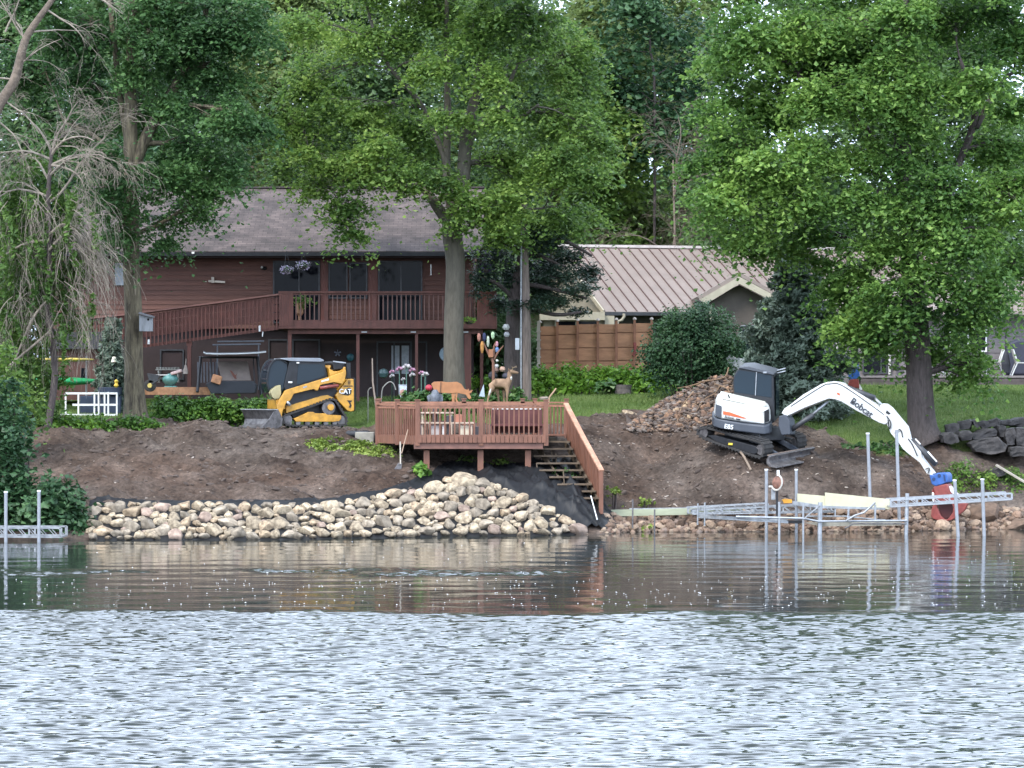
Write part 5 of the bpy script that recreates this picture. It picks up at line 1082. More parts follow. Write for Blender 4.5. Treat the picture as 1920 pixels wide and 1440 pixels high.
    plate(u, e7([(590, 1065), (650, 1075), (650, 1095), (590, 1085)]), .012, .02, 'decal', BLACKMETAL, hood, .002)
    cl = -.92
    cab = plate(u, e7([(560, 760), (545, 560), (560, 470), (610, 385), (650, 372), (1085, 450), (1112, 480), (1125, 1120), (1060, 1150), (1050, 900), (960, 830)]), cl, 1.02, 'cab', BLACKMETAL, T, .04, lt)
    plate(u, e7([(620, 380), (640, 355), (780, 350), (1080, 425), (1125, 450), (1110, 470), (1060, 458), (660, 378)]), cl + .05, 1.1, 'cab_roof', mat('cab_roof_dark', (.055, .062, .075), .5, .1), cab, .02, lt)
    plate(u, e7([(572, 705), (562, 560), (580, 470), (625, 400), (862, 432), (852, 745)]), cl + .012, .02, 'side_window', GLASS_B, cab, .004)
    plate(u, e7([(882, 436), (1082, 470), (1085, 780), (865, 747)]), cl + .012, .02, 'side_window', GLASS_B, cab, .004)
    mb = MB(); mb.bar(u(*e7([(874, 425)])[0], cl + .02), u(*e7([(858, 750)])[0], cl + .02), .02, .03); mb.build('window_bar', ALU, cab)
    fx0 = u(*e7([(1119, 500)])[0], cl); fz0 = u(*e7([(1122, 1050)])[0], cl)
    mb = MB(); mb.add([fx0 + lt * .12 + u.d * .03, fx0 + lt * .9 + u.d * .03, fz0 + lt * .9 + u.d * .03, fz0 + lt * .12 + u.d * .03], [(0, 1, 2, 3)]); mb.build('windscreen', GLASS_B, cab)
    mb = MB(); c = u(*e7([(990, 430)])[0], cl + .06); mb.box(c, (.1, .06, .05)); c = u(*e7([(1160, 400)])[0], cl - .6); mb.bar(c, c + u.d * .25 + Vector((0, 0, .06)), .05, .03); mb.bar(c - Vector((0, 0, .08)), c + u.d * .25 - Vector((0, 0, .02)), .05, .03); mb.build('work_lamp', ALU, cab)
    mb = MB(); mb.tube([u(*q, -.2) for q in e7([(500, 790), (490, 755), (478, 738)])], .02, 6); mb.build('hand_rail', BLACKMETAL, hood)
    # boom
    k = Plane(1470, 90.75, 24)
    sw = plate(k, e4([(720, 800), (770, 790), (800, 830), (805, 940), (740, 945), (715, 870)]), .2, .5, 'boom_bracket', EXG, T, .03)
    boom = plate(k, e4([(738, 780), (760, 745), (800, 718), (900, 640), (1035, 562), (1085, 545), (1140, 540), (1195, 550), (1250, 588), (1400, 680), (1490, 745), (1530, 800), (1542, 850), (1515, 866), (1470, 850), (1300, 760), (1190, 694), (1140, 676), (1095, 672), (1040, 692), (920, 738), (775, 806)]), .13, .3, 'boom', EXW, T, .03)
    mb = MB(); q = [k(*p_, .135) for p_ in e4([(810, 728), (1040, 580), (1100, 560), (1190, 568), (1380, 695), (1510, 790)])]; q, _ = smooth_path(q, [0] * 6, 4); mb.tube(q, .012, 4); mb.build('hose', BLACKMETAL, boom)
    text('Bobcat', k(*e4([(1342, 738)])[0], .15), k(*e4([(1385, 768)])[0], 0) - k(*e4([(1300, 705)])[0], 0), (0, 0, 1), .27, mat('lettering_black', (.04, .045, .055), .5), T)
    plate(k, e4([(1262, 683), (1290, 696), (1285, 715), (1268, 708)]), .14, .02, 'decal', BLACKMETAL, boom, .001)
    plate(k, e4([(1160, 622), (1180, 632), (1176, 648), (1156, 636)]), .14, .02, 'decal', ORANGE, boom, .001)
    mb = MB(); mb.tube([k(*p_, -.05) for p_ in e4([(790, 920), (980, 790)])], .075, 12); mb.build('boom_cylinder', DARKGREY, T, smooth=True)
    mb = MB(); mb.tube([k(*p_, -.05) for p_ in e4([(940, 820), (1090, 690)])], .04, 10); mb.build('boom_rod', ALU, T, smooth=True)
    mb = MB(); mb.tube([k(*p_, -.05) for p_ in e4([(1215, 580), (1440, 665)])], .08, 12); mb.build('arm_cylinder', DARKGREY, T, smooth=True)
    mb = MB(); mb.tube([k(*p_, -.05) for p_ in e4([(1440, 665), (1500, 725)])], .04, 10); mb.build('arm_rod', ALU, T, smooth=True)
    k.o = k.o - k.n * .0
    st = plate(k, e4([(1478, 722), (1500, 706), (1525, 708), (1560, 735), (1680, 880), (1692, 925), (1700, 965), (1785, 1068), (1792, 1110), (1885, 1228), (1868, 1250), (1828, 1230), (1778, 1150), (1700, 1090), (1650, 1048), (1618, 1000), (1560, 930), (1525, 850), (1500, 780)]), .1, .24, 'stick', EXW, T, .02)
    plate(k, e4([(1530, 755), (1560, 782), (1545, 790), (1522, 778)]), .11, .02, 'decal', BLACKMETAL, st, .001)
    for pa in ([(1530, 800), (1560, 850), (1550, 900), (1540, 830)], [(1590, 930), (1620, 900), (1640, 915), (1650, 960)], [(1690, 970), (1720, 1010), (1760, 1100)], [(1820, 1200), (1850, 1190), (1840, 1230)]):
        q = [k(*p_, .14) for p_ in e4(pa)]; q, _ = smooth_path(q, [0] * len(q), 4); MB().tube(q, .016, 5).build('hose', BLACKMETAL, st)
    mb = MB(); mb.tube([k(*p_, -.02) for p_ in e4([(1720, 975), (1900, 1165)])], .085, 12); mb.build('bucket_cylinder', DARKGREY, T, smooth=True)
    mb = MB()
    for a_, b_ in (((1745, 972), (1782, 1012)), ((1838, 1068), (1905, 1142))): mb.tube([k(*p_, .07) for p_ in e4([a_, b_])], .022, 6)
    mb.build('guard_strip', WHITE, T)
    cp = plate(k, r6([(700, 345), (760, 350), (800, 320), (905, 312), (935, 350), (940, 440), (880, 465), (780, 492), (730, 465)]), .22, .5, 'coupler', BLUE, T, .03)
    mb = MB(); 
    for x, y in ((830, 355), (760, 400)): mb.tube([k(*r6([(x, y)])[0], .235), k(*r6([(x, y)])[0], .2)], .05, 10)
    mb.prism([k(*q, .235) for q in r6([(880, 340), (905, 350), (910, 430), (890, 420)])], -k.n * .02); mb.build('pin', mat('pin_dark', (.01, .03, .1), .5), cp)
    gm = plate(k, r6([(745, 505), (780, 480), (930, 455), (955, 520), (1000, 620), (960, 700), (820, 690), (770, 640)]), .2, .46, 'rotator_head', RED, T, .04)
    for t0, m_ in ((.26, RED), (-.3, RED)):
        plate(k, r6([(735, 520), (770, 600), (785, 720), (815, 800), (845, 870), (890, 915), (950, 925), (930, 945), (860, 945), (760, 915), (722, 880), (730, 780), (760, 720), (735, 640)]), t0, .1, 'claw', m_, T, .02)
        plate(k, r6([(940, 600), (1040, 640), (1110, 700), (1200, 715), (1160, 800), (1100, 850), (1040, 900), (980, 930), (900, 945), (960, 890), (1000, 830), (1010, 760), (975, 690)]), t0 - .02, .1, 'claw', m_, T, .02)
    plate(k, r6([(820, 700), (990, 700), (1010, 800), (960, 900), (880, 920), (830, 830)]), -.05, .06, 'opening_shade', mat('opening_shade_maroon', (.06, .012, .014), .7), T)  # dark sheet painted as the shade inside the open claw
    plate(k, r6([(955, 490), (985, 488), (1030, 550), (1075, 590), (1085, 640), (1040, 620), (975, 560)]), .26, .06, 'side_guard', WHITE, T)
    plate(k, r6([(735, 570), (760, 575), (770, 640), (755, 720), (735, 640)]), .27, .04, 'side_guard', WHITE, T)
excavator()

def excavator2():
    k = Plane(1500, 101.0, 4); b = gp(1480, 101.0); T = empty('excavator', b, 'second white excavator mostly hidden behind the blue-green spruce, its red claw hanging at right', 'excavator')
    bb = zpy(0, 1)
    plate(k, [(1360, 674), (1366, 664), (1380, 670), (1400, 674), (1470, 684), (1480, 720), (1395, 712), (1376, 700)], 0, 1.1, 'engine_hood', EXW, T, .05)
    plate(k, [(1378, 700), (1484, 712), (1484, 732), (1380, 728)], .02, 2.0, 'counterweight', EXG, T, .04)
    tr = [(1365, 738), (1372, 730), (1500, 732), (1508, 741), (1503, 752), (1490, 756), (1380, 752), (1368, 748)]
    for t in (.1, -1.5): ring_band(k, tr, t, .4, .05, 'track', RUBBER, T, 30); plate(k, [(1375, 738), (1495, 738), (1495, 750), (1378, 748)], t - .05, .3, 'track_frame', EXG, T)
    mb = MB(); c = (k(1430, 735, -.9)); mb.tube([c - Vector((0, 0, .3)), c + Vector((0, 0, .15))], .5, 16); mb.build('slew_ring', DARKGREY, T)
    fr = [(1388, 614), (1432, 612), (1437, 690), (1388, 690)]
    mb = MB(); 
    for t in (-1.0, -1.95):
        q = [k(x, y, t) for x, y in fr]
        for i in range(4): mb.bar(q[i], q[(i + 1) % 4], .07, .07)
    for x, y in fr: mb.bar(k(x, y, -1.0), k(x, y, -1.95), .07, .07)
    cab = mb.build('cab', BLACKMETAL, T)
    mb = MB(); mb.prism([k(x, y, -.98) for x, y in ((1387, 613), (1390, 610), (1432, 609), (1435, 613))], -k.n * 1.0); mb.build('cab_roof', mat('cab_roof_grey', (.2, .22, .25)), cab, bevel=.02)
    plate(k, [(1391, 617), (1430, 616), (1433, 688), (1391, 688)], -1.02, .02, 'side_window', GLASS_B, cab, .003)
    plate(k, [(1478, 700), (1500, 640), (1540, 600), (1566, 596), (1600, 630), (1606, 640), (1592, 645), (1566, 615), (1545, 617), (1512, 650), (1492, 705)], -.3, .3, 'boom', EXW, T, .02)
    plate(k, [(1592, 628), (1608, 626), (1611, 690), (1598, 690)], -.32, .24, 'stick', BLACKMETAL, T, .02)
    plate(k, [(1590, 686), (1610, 684), (1613, 710), (1592, 712)], -.2, .4, 'coupler', BLUE, T, .02)
    plate(k, [(1594, 711), (1610, 710), (1612, 728), (1622, 734), (1612, 736), (1598, 730), (1590, 722)], -.2, .4, 'claw', RED, T, .02)
    plate(k, [(1612, 720), (1617, 730), (1611, 732)], -.1, .06, 'side_guard', WHITE, T, .004)
excavator2()
# ------------------------------------------------------------------ lower deck and stairs
def rail_run(root, rail, A_, B_, zt, zb, n, top_w=.12, ball=None, mat_=None, panel=None, capm=None):
    """top rail, bottom rail, n balusters between A and B (floor points)"""
    mb = MB(); a, b = Vector((A_.x, A_.y, zt)), Vector((B_.x, B_.y, zt)); mb.bar(a, b, top_w, .045); 
    mb.bar(a - Vector((0, 0, .09)), b - Vector((0, 0, .09)), .04, .07); r = mb.build('railing', capm or DECKCAP, root); first = None
    for i in range(n):
        t = (i + .5) / n; p = a.lerp(b, t)
        if first is None:
            first = MB().box((p.x, p.y, (zt - .05 + zb) / 2), (.04, .035, zt - .05 - zb), Matrix.Rotation(math.atan2(b.y - a.y, b.x - a.x), 3, 'Z')).build('baluster', mat_ or DECKWOOD, r); p0 = p
        else: dupo(first, p.x - p0.x, p.y - p0.y)
    return r
def post(root, p, z0, z1, w, m=DECKWOOD, name='rail_post', cap=True):
    mb = MB(); mb.box((p.x, p.y, (z0 + z1) / 2), (w, w, z1 - z0))
    if cap: mb.box((p.x, p.y, z1 + .015), (w + .04, w + .04, .03))
    return mb.build(name, m, root)
fl = zpy(817, 89)
LD = empty('shoreline_deck', (Xp(900, 90), 90, 1.4), 'reddish wooden deck on posts above the stone bank, with railings all round', 'deck')
Af, Bf = P(783, 800, 89), P(1024, 800, 89); Lb = P(708, 800, 91.5); Rb = P(1003, 800, 92.6); Rc = P(1062, 800, 91.2); Rd_ = P(1030, 800, 90.6)
zt = zpy(757.5, 89)
poly = [(Af.x, Af.y), (Bf.x, Bf.y), (Rd_.x, Rd_.y), (Rc.x, Rc.y), (Xp(1062, 92.6), 92.6), (Lb.x, 92.6), (Lb.x, Lb.y)]
mb = MB(); mb.prism([(x, y, fl - .05) for x, y in poly], (0, 0, .04)); mb.build('deck_floor', DECKWOOD, LD)
# skirt of short vertical boards and the beam below
mb = MB(); x = Af.x
while x < Bf.x - .01: w_ = min(.125, Bf.x - x); mb.box((x + w_ / 2, 88.93, zpy(822.5, 89)), (w_ - .008, .03 + .006 * (int(x * 8) % 2), 15 * 89 / F)); x += .13
mb.build('skirt', DECKWOOD, LD)
mb = MB(); mb.box(((Xp(776, 89) + Xp(1018, 89)) / 2, 89.02, zpy(836, 89)), (Xp(1018, 89) - Xp(776, 89), .09, .17)); mb.build('beam', mat('beam_brown', (.16, .075, .055), .65, .2, 3), LD)
r1 = rail_run(LD, None, Af, Bf, zt, fl, 26)
r2 = rail_run(LD, None, Lb, Af, zpy(758, 90), fl, 19)
r3 = rail_run(LD, None, Vector((Lb.x, 92.6, 0)), Vector((Rb.x, 92.6, 0)), zt + .03, fl, 34)
r4 = rail_run(LD, None, Rb + Vector((0, 0, 0)), Rc, zt + .03, fl, 9)
for p in (Af, Bf, P(902, 800, 89), Lb, P(745, 800, 90.2)): post(LD, p, fl - .28, zt + .1, .13)
for p in (Rb, Rc, P(980, 800, 92.6), P(870, 800, 92.6), Vector((Lb.x, 92.6, 0))): post(LD, p, fl - .1, zt + .12, .12)
mb = MB(); n = 22
for i in range(n):
    a = Lb.lerp(Af, i / n); b_ = Lb.lerp(Af, (i + .92) / n); za, zb_ = zpy(832, 90.3), fl
    mb.bar(Vector((a.x, a.y - .04, (za + zb_) / 2)), Vector((b_.x, b_.y - .04, (za + zb_) / 2)), .03, zb_ - za)
mb.build('skirt', DECKWOOD, LD)
for px_, pb in ((800, 896), (901, 884), (990, 884)):
    p = P(px_, 845, 89.25); z0 = min(zpy(pb, 89.25), gz(p.x, p.y)) - .1; mb = MB(); mb.box((p.x, p.y, (z0 + zpy(844, 89.25)) / 2), (.17, .17, zpy(844, 89.25) - z0)); mb.build('post', DECKWOOD, LD, bevel=.01)
# low backing boards seen through the left railing
mb = MB(); q0, q1 = P(756, 795, 90.4), P(779, 795, 89.6); mb.bar(q0 + Vector((0, .25, -.1)), q1 + Vector((0, .25, -.1)), .03, .5); mb.build('low_board', DECKWOOD, LD)

ST = empty('stairs', (Xp(1080, 89), 89, .9), 'open wooden stairs with a boarded handrail going down from the deck to the water', 'stairs')
TRD = mat('tread_weathered', (.12, .085, .055), .8, .3, 5, .2, 30, stretch=(.6, 2, 2))
steps = [(1029, 1061, 814), (1018, 1069, 827), (1000, 1075, 840.5), (1001, 1080, 854), (1006, 1087, 867.5), (1011, 1094, 880.5), (1030, 1101, 893.5), (1045, 1110, 907), (1062, 1118, 920), (1080, 1124, 933)]
for i, (x0, x1, py_) in enumerate(steps):
    Y = 90.5 - i * .31; z = zpy(py_, Y); mb = MB(); mb.box(((Xp(x0, Y) + Xp(x1, Y)) / 2, Y + .14, z - .02), (Xp(x1, Y) - Xp(x0, Y), .29, .045)); mb.build('tread', TRD if i > 0 else DECKWOOD, ST)
for xa_, xb_ in ((1060, 1126), (1003, 1076)):
    a = Vector((Xp(xa_, 90.6), 90.75, zpy(823, 90.6))); b_ = Vector((Xp(xb_, 87.5), 87.75, zpy(948, 87.5))); mb = MB(); mb.bar(a - Vector((0, 0, .1)), b_ - Vector((0, 0, -.0)), .05, .2); mb.build('stringer', TRD, ST)
mb = MB(); pt = [(1059, 758, 90.6), (1091, 820, 89.2), (1126, 884, 87.55)]; pb_ = [(1062, 823, 90.6), (1096, 885, 89.2), (1129, 950, 87.5)]
for s in range(2):
    a0, a1 = P(*pt[s]), P(*pt[s + 1]); b0_, b1_ = P(*pb_[s]), P(*pb_[s + 1]); n = 11
    for i in range(n):
        t0, t1 = i / n, (i + .96) / n; q = [a0.lerp(a1, t0), a0.lerp(a1, t1), b0_.lerp(b1_, t1), b0_.lerp(b1_, t0)]; o = Vector((.01 * (i % 2), 0, 0)); mb.prism([v + o for v in q], (.035, .01, 0))
mb.build('side_boards', DECKWOOD, ST)
mb = MB()
for s in range(2): a0, a1 = P(*pt[s]), P(*pt[s + 1]); mb.bar(a0 + Vector((.03, 0, .02)), a1 + Vector((.03, 0, .02)), .14, .05)
mb.build('handrail', mat('cap_pale', (.42, .22, .14), .6, .2, 6), ST)
post(ST, P(1127, 900, 87.5), zpy(950, 87.5) - .2, zpy(885, 87.5), .12, name='newel_post', cap=False)
for (x, y0, y1, Y) in ((1034, 842, 866, 90.1), (1042, 850, 882, 89.8), (1006, 868, 890, 89.2), (1056, 880, 908, 88.6)): mb = MB(); mb.bar(P(x, y0, Y), P(x + 2, y1, Y), .03, .03); mb.build('cleat', TRD, ST)

# ------------------------------------------------------------------ black ground cloth on the bank
def _unused(px): return np.interp(px, [165, 200, 600, 690, 740, 800, 845, 880, 930, 985, 1010, 1030, 1060, 1090, 1100], [950, 944, 946, 936, 922, 918, 895, 893, 912, 930, 942, 955, 972, 985, 996])
def toe_Y(px): return np.interp(px, [60, 200, 500, 700, 860, 1000, 1070, 1100, 1200, 1400, 1560, 1700, 1850, 2200], [82.9, 82.75, 82.95, 84.05, 85.05, 85.3, 85.9, 86.4, 87.4, 87.6, 87.7, 88.0, 89.1, 89.4])
nU, nV = 520, 90
U = np.linspace(168, 1168, nU); cloth_top = np.interp(U, [168, 300, 600, 700, 780, 815, 830, 850, 930, 1000, 1012, 1040, 1060, 1100, 1140, 1168], [943, 945, 944, 930, 910, 893, 876, 873, 880, 878, 878, 885, 884, 912, 960, 992])
V_ = np.zeros((nV, nU, 3))
for i, u_ in enumerate(U):
    y0 = float(toe_Y(u_)) - .1; Ys = np.linspace(y0, 90.6, 160); Xs = (u_ - 960) * Ys / F; Zs = base_z(Xs, Ys); pys = HZ + (EYE - Zs) * F / Ys
    j = np.argmax(pys <= cloth_top[i]); y1 = Ys[j] if pys.min() <= cloth_top[i] else Ys[-1]
    yy = np.linspace(y0, y1 + .12, nV); xx = (u_ - 960) * yy / F; V_[:, i, 0] = xx; V_[:, i, 1] = yy
xx, yy = V_[:, :, 0], V_[:, :, 1]
z0_ = ground_z(xx, yy); amp = np.clip((xx + 4.2) / 3.5, .12, 1)
rdg = lambda v, p: np.clip(1 - np.abs(v), 0, 1) ** p
wr = amp * (.13 * rdg(3.0 * fbm(xx + .7 * yy, yy * .4 - .2 * xx, .9, 2, 3), 3) + .09 * rdg(3.4 * fbm(xx + .5 * yy, yy * .3, 2.2, 2, 33), 4) + .06 * rdg(3.4 * fbm(xx - .4 * yy, yy * .5, 4.5, 2, 35), 4)) + .012 * fbm(xx, yy, 9, 2, 5)
stair = np.exp(-(((xx - 1.7) / .75) ** 2)) * np.clip((yy - 86.3) / 1.0, 0, 1)
PXU = np.broadcast_to(U[None, :], xx.shape); PYC = HZ + (EYE - base_z(xx, yy)) * F / yy; above = np.clip((rock_top(PXU) + 4 - PYC) / 12, 0, 1); wr = wr * np.where(PXU > 1095, 1, .12 + .88 * above); z0_ = np.where(above > .5, np.maximum(z0_, base_z(xx, yy)), base_z(xx, yy)) 
V_[:, :, 2] = z0_ + .02 + .05 * above + wr + stair * (.2 + .12 * np.abs(np.sin(xx * 7 + yy * 1.5 + 2.5 * fbm(xx, yy, .8, 2, 9) * 3)) ** .7)
_t = np.clip((1168 - PXU) / 45, 0, 1) * np.clip((PXU - 168) / 20, 0, 1); V_[:, :, 2] = (ground_z(xx, yy) + .01) * (1 - _t) + V_[:, :, 2] * _t
V_[:, :, 0] += .05 * fbm(xx, yy, 3, 2, 50)
idx = np.arange(nU * nV).reshape(nV, nU); quads = np.stack([idx[:-1, :-1], idx[:-1, 1:], idx[1:, 1:], idx[1:, :-1]], -1).reshape(-1, 4)
CLOTH = mat('black_geotextile', (.007, .0075, .009), .55, .25, 4, .25, 60, spec=.35, bdist=.006)
tag(raw_mesh('ground_cloth', V_.reshape(-1, 3), quads, CLOTH, origin=(0, 87, .8), smooth=True), 'black landscape cloth draped over the bank under the stones and below the deck', 'landscape cloth')

# ------------------------------------------------------------------ stones
def rock_mesh(name, seed, m, sub=3, cuts=12, angular=.0):
    rnd = random.Random(seed); bm = bmesh.new(); bmesh.ops.create_icosphere(bm, subdivisions=sub, radius=1)
    pl = []
    for i in range(cuts):
        n = Vector((rnd.gauss(0, 1), rnd.gauss(0, 1), rnd.gauss(0, 1))).normalized(); pl.append((n, rnd.uniform(.5, .84)))
    off = Vector((rnd.uniform(0, 50), rnd.uniform(0, 50), 0))
    for v in bm.verts:
        c = v.co.copy()
        for n, d in pl:
            k = c.dot(n)
            if k > d: c -= n * (k - d) * .94
        q = c * 1.3 + off
        c *= 1 + .09 * float(vnoise(np.array([q.x + q.z * .7]), np.array([q.y - q.z * .5]), 1)[0]) + .05 * float(vnoise(np.array([q.x * 3 + q.z * 2]), np.array([q.y * 3 - q.z]), 4)[0])
        v.co = c
    me = bpy.data.meshes.new(name); [setattr(e_, 'smooth', e_.calc_face_angle(0) < .3) for e_ in bm.edges]; bm.to_mesh(me); bm.free(); me.polygons.foreach_set('use_smooth', [not angular] * len(me.polygons)); me.materials.append(m)
    if angular: pass
    return me
RK = [('tan', mat('stone_tan', (.265, .205, .14), .85, .35, 2.2, .5, 6, c2=(.36, .29, .2), obj_rand=.32, bdist=.04)), ('grey', mat('stone_grey', (.21, .17, .125), .85, .25, 1.6, .35, 7, c2=(.29, .24, .18), obj_rand=.32, bdist=.04)),
      ('ochre', mat('stone_ochre', (.25, .18, .115), .85, .35, 2.2, .4, 7, c2=(.33, .25, .165), obj_rand=.18, bdist=.04)), ('pinkish', mat('stone_pink', (.25, .175, .135), .85, .25, 1.6, .3, 7, c2=(.31, .23, .18), obj_rand=.18, bdist=.04))]
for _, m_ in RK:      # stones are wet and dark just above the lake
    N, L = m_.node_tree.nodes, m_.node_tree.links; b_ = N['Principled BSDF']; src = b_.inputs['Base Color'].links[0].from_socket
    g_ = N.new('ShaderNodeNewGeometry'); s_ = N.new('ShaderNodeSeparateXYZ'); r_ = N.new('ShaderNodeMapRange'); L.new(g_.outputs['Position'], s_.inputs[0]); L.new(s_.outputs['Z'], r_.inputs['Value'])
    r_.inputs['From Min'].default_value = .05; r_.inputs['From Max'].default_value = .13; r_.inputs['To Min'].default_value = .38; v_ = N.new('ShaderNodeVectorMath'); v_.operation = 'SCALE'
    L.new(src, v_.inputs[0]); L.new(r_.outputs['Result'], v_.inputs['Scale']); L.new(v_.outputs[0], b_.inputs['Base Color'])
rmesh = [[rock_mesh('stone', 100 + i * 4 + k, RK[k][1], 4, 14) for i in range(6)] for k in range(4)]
def surf_at(px, py):
    """depth where the bank surface meets photo point"""
    y0 = float(toe_Y(px)) - .3; Ys = np.arange(y0, 91.5, .05); Xs = (px - 960) * Ys / F; Zs = base_z(Xs, Ys); p = HZ + (EYE - Zs) * F / Ys; j = int(np.argmax(p <= py)); return float(Ys[j])
rnd = random.Random(77)
def put_rock(px, py, rw, rh, k, name, label, group, lift=0.0, cat='stone', meshes=None, dark=False):
    Y = surf_at(px, py); X = Xp(px, Y); s = Y / F; me = (meshes or rmesh[k])[rnd.randrange(len((meshes or rmesh[k])))]
    o = bpy.data.objects.new(name, me); col.objects.link(o); o.location = (X, Y - .10, zpy(py, Y) + lift + .03)
    o.scale = (rw * s * 1.32, max(rw, rh) * s * 1.05, rh * s * 1.42); o.rotation_euler = (rnd.uniform(-.25, .25), rnd.uniform(-.4, .4), rnd.uniform(-.35, .35) + (math.pi if rnd.random() < .5 else 0))
    ORI[o.name] = o.location; return tag(o, label, cat, group)
rocks = []   # px,py,rw,rh
placed = [(868, 906, 21, 15, 0)]
def ok(x, y, rw, rh, f=.86):
    for (a, b_, c, d, _) in placed:
        if ((x - a) / (rw + c)) ** 2 + ((y - b_) / (rh + d)) ** 2 < f * f: return False
    return True
for (lo, hi, tries, f) in ((13.5, 17, 120, .86), (10.5, 13.5, 3500, .8), (8, 10.5, 12000, .79), (5.5, 8, 16000, .78)):
    for _ in range(tries):
        x = rnd.uniform(170, 1098); rw = rnd.uniform(lo, hi); rh = rw * rnd.uniform(.58, .92)
        if lo >= 15 and x < 640: rw *= .8; rh *= .8
        y0 = float(rock_top(x)) + rh * .6; y1 = HZ + EYE * F / float(toe_Y(x)) - rh * .35
        if y1 <= y0: continue
        y = rnd.uniform(y0, y1)
        if ok(x, y, rw, rh, f): placed.append((x, y, rw, rh, 0))
placed.sort(key=lambda t: -t[2] * t[3])
def zone(px): 
    for lim, s in ((215, 'beside the shoreline shrub'), (260, 'a little right of the shoreline shrub'), (300, 'under the mossy maple'), (350, 'just right of the mossy maple'), (400, 'under the hedge'), (450, 'just left of the loader bucket'), (500, 'under the loader bucket'), (560, 'under the loader cab'), (620, 'under the loader tracks'), (670, 'under the loader rear'), (720, 'under the left deck corner'), (780, 'under the shovel'), (830, 'under the left deck post'), (880, 'around the big top boulder'), (930, 'under the middle deck post'), (990, 'just left of the right deck post'), (1030, 'just right of the right deck post'), (1200, 'next to the cloth at the stair foot')):
        if px < lim: return s
small_rest = []
for i, (x, y, rw, rh, _) in enumerate(placed):
    k = rnd.choices(range(4), (6, 3.5, 2.2, .8))[0]
    top_ = y < float(rock_top(x)) + 22; low = y > HZ + EYE * F / float(toe_Y(x)) - 16
    yt, yb_ = float(rock_top(x)), HZ + EYE * F / float(toe_Y(x)); row = 'in the top row' if top_ else ('at the waterline' if low else 'high on the slope' if y < yt * .62 + yb_ * .38 else 'low on the slope' if y > (yt + yb_) / 2 + 8 else 'mid-slope'); shp = 'flat' if rh < rw * .66 else 'round' if rh > rw * .82 else 'oval'
    if i == 0 or (abs(x - 868) < 1): lab = 'largest pale boulder on top of the stone bank, against the black cloth'; k = 0
    else: lab = f"{'big' if rw > 12.5 else 'middling' if rw > 9.8 else 'small'} {shp} {RK[k][0]} stone {row} {zone(x)}"
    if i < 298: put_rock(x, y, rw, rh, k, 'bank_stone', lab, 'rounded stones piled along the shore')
    else: small_rest.append((x, y, rw, rh))
def many_rocks(name, specs, m, label, cat, seed, angular=False, onsurf=True):
    r = random.Random(seed); base = []
    for i in range(5):
        me = rock_mesh('tmp', seed * 10 + i, m, 2, 8, angular); base.append((np.array([v.co[:] for v in me.vertices]), np.array([p.vertices[:] for p in me.polygons])))
    Vs, Fs, n = [], [], 0
    for X, Y, Z, sx, sy, sz in specs:
        v, f = base[r.randrange(5)]; a = r.uniform(0, 6.28); c, s = math.cos(a), math.sin(a); b_ = r.uniform(-.6, .6); cb, sb = math.cos(b_), math.sin(b_)
        q = v.copy(); x_ = q[:, 0] * c - q[:, 1] * s; y_ = q[:, 0] * s + q[:, 1] * c; q = np.stack([x_ * sx, y_ * sy, q[:, 2] * sz], 1)
        x_ = q[:, 0] * cb - q[:, 2] * sb; z_ = q[:, 0] * sb + q[:, 2] * cb; q = np.stack([x_ + X, q[:, 1] + Y, z_ + Z], 1); Vs.append(q); Fs.append(f + n); n += len(q)
    o = raw_mesh(name, np.concatenate(Vs), np.concatenate(Fs), m, origin=specs[0][:3], smooth=not angular)
    return tag(o, label, cat, kind='stuff')
def randmat(name, stops, rough=.85, bump=.3, bscale=14):
    m, nt, b = nodes_of(name); N, L = nt.nodes, nt.links; g = N.new('ShaderNodeNewGeometry'); rp = N.new('ShaderNodeValToRGB'); e = rp.color_ramp.elements
    e[0].color = (*stops[0], 1); e[1].color = (*stops[-1], 1)
    for i, c in enumerate(stops[1:-1]): x = e.new((i + 1) / (len(stops) - 1)); x.color = (*c, 1)
    L.new(g.outputs['Random Per Island'], rp.inputs['Fac']); L.new(rp.outputs['Color'], b.inputs['Base Color']); b.inputs['Roughness'].default_value = rough
    tc = N.new('ShaderNodeTexCoord'); nz = N.new('ShaderNodeTexNoise'); nz.inputs['Scale'].default_value = bscale; L.new(tc.outputs['Object'], nz.inputs['Vector'])
    bp = N.new('ShaderNodeBump'); bp.inputs['Strength'].default_value = bump; bp.inputs['Distance'].default_value = .03; L.new(nz.outputs['Fac'], bp.inputs['Height']); L.new(bp.outputs['Normal'], b.inputs['Normal']); return m
SM = randmat('stone_mix', [(.25, .19, .13), (.15, .12, .1), (.33, .25, .17), (.2, .17, .14), (.28, .18, .13)])
specs = []
for (x, y, rw, rh) in small_rest: Y = surf_at(x, y); specs.append((Xp(x, Y), Y, zpy(y, Y), rw * Y / F * 1.1, rw * Y / F, rh * Y / F * 1.15))
for _ in range(1500):
    x = rnd.uniform(170, 1098); y = rnd.uniform(float(rock_top(x)) + 6, HZ + EYE * F / float(toe_Y(x)) + 1); Y = surf_at(x, y) + .1; r_ = rnd.uniform(.05, .12); specs.append((Xp(x, Y), Y, zpy(y, Y) - .02, r_, r_, r_ * .7))
many_rocks('filler_stones', specs, SM, 'small stones filling the gaps between the big shore stones', 'stones', 5)
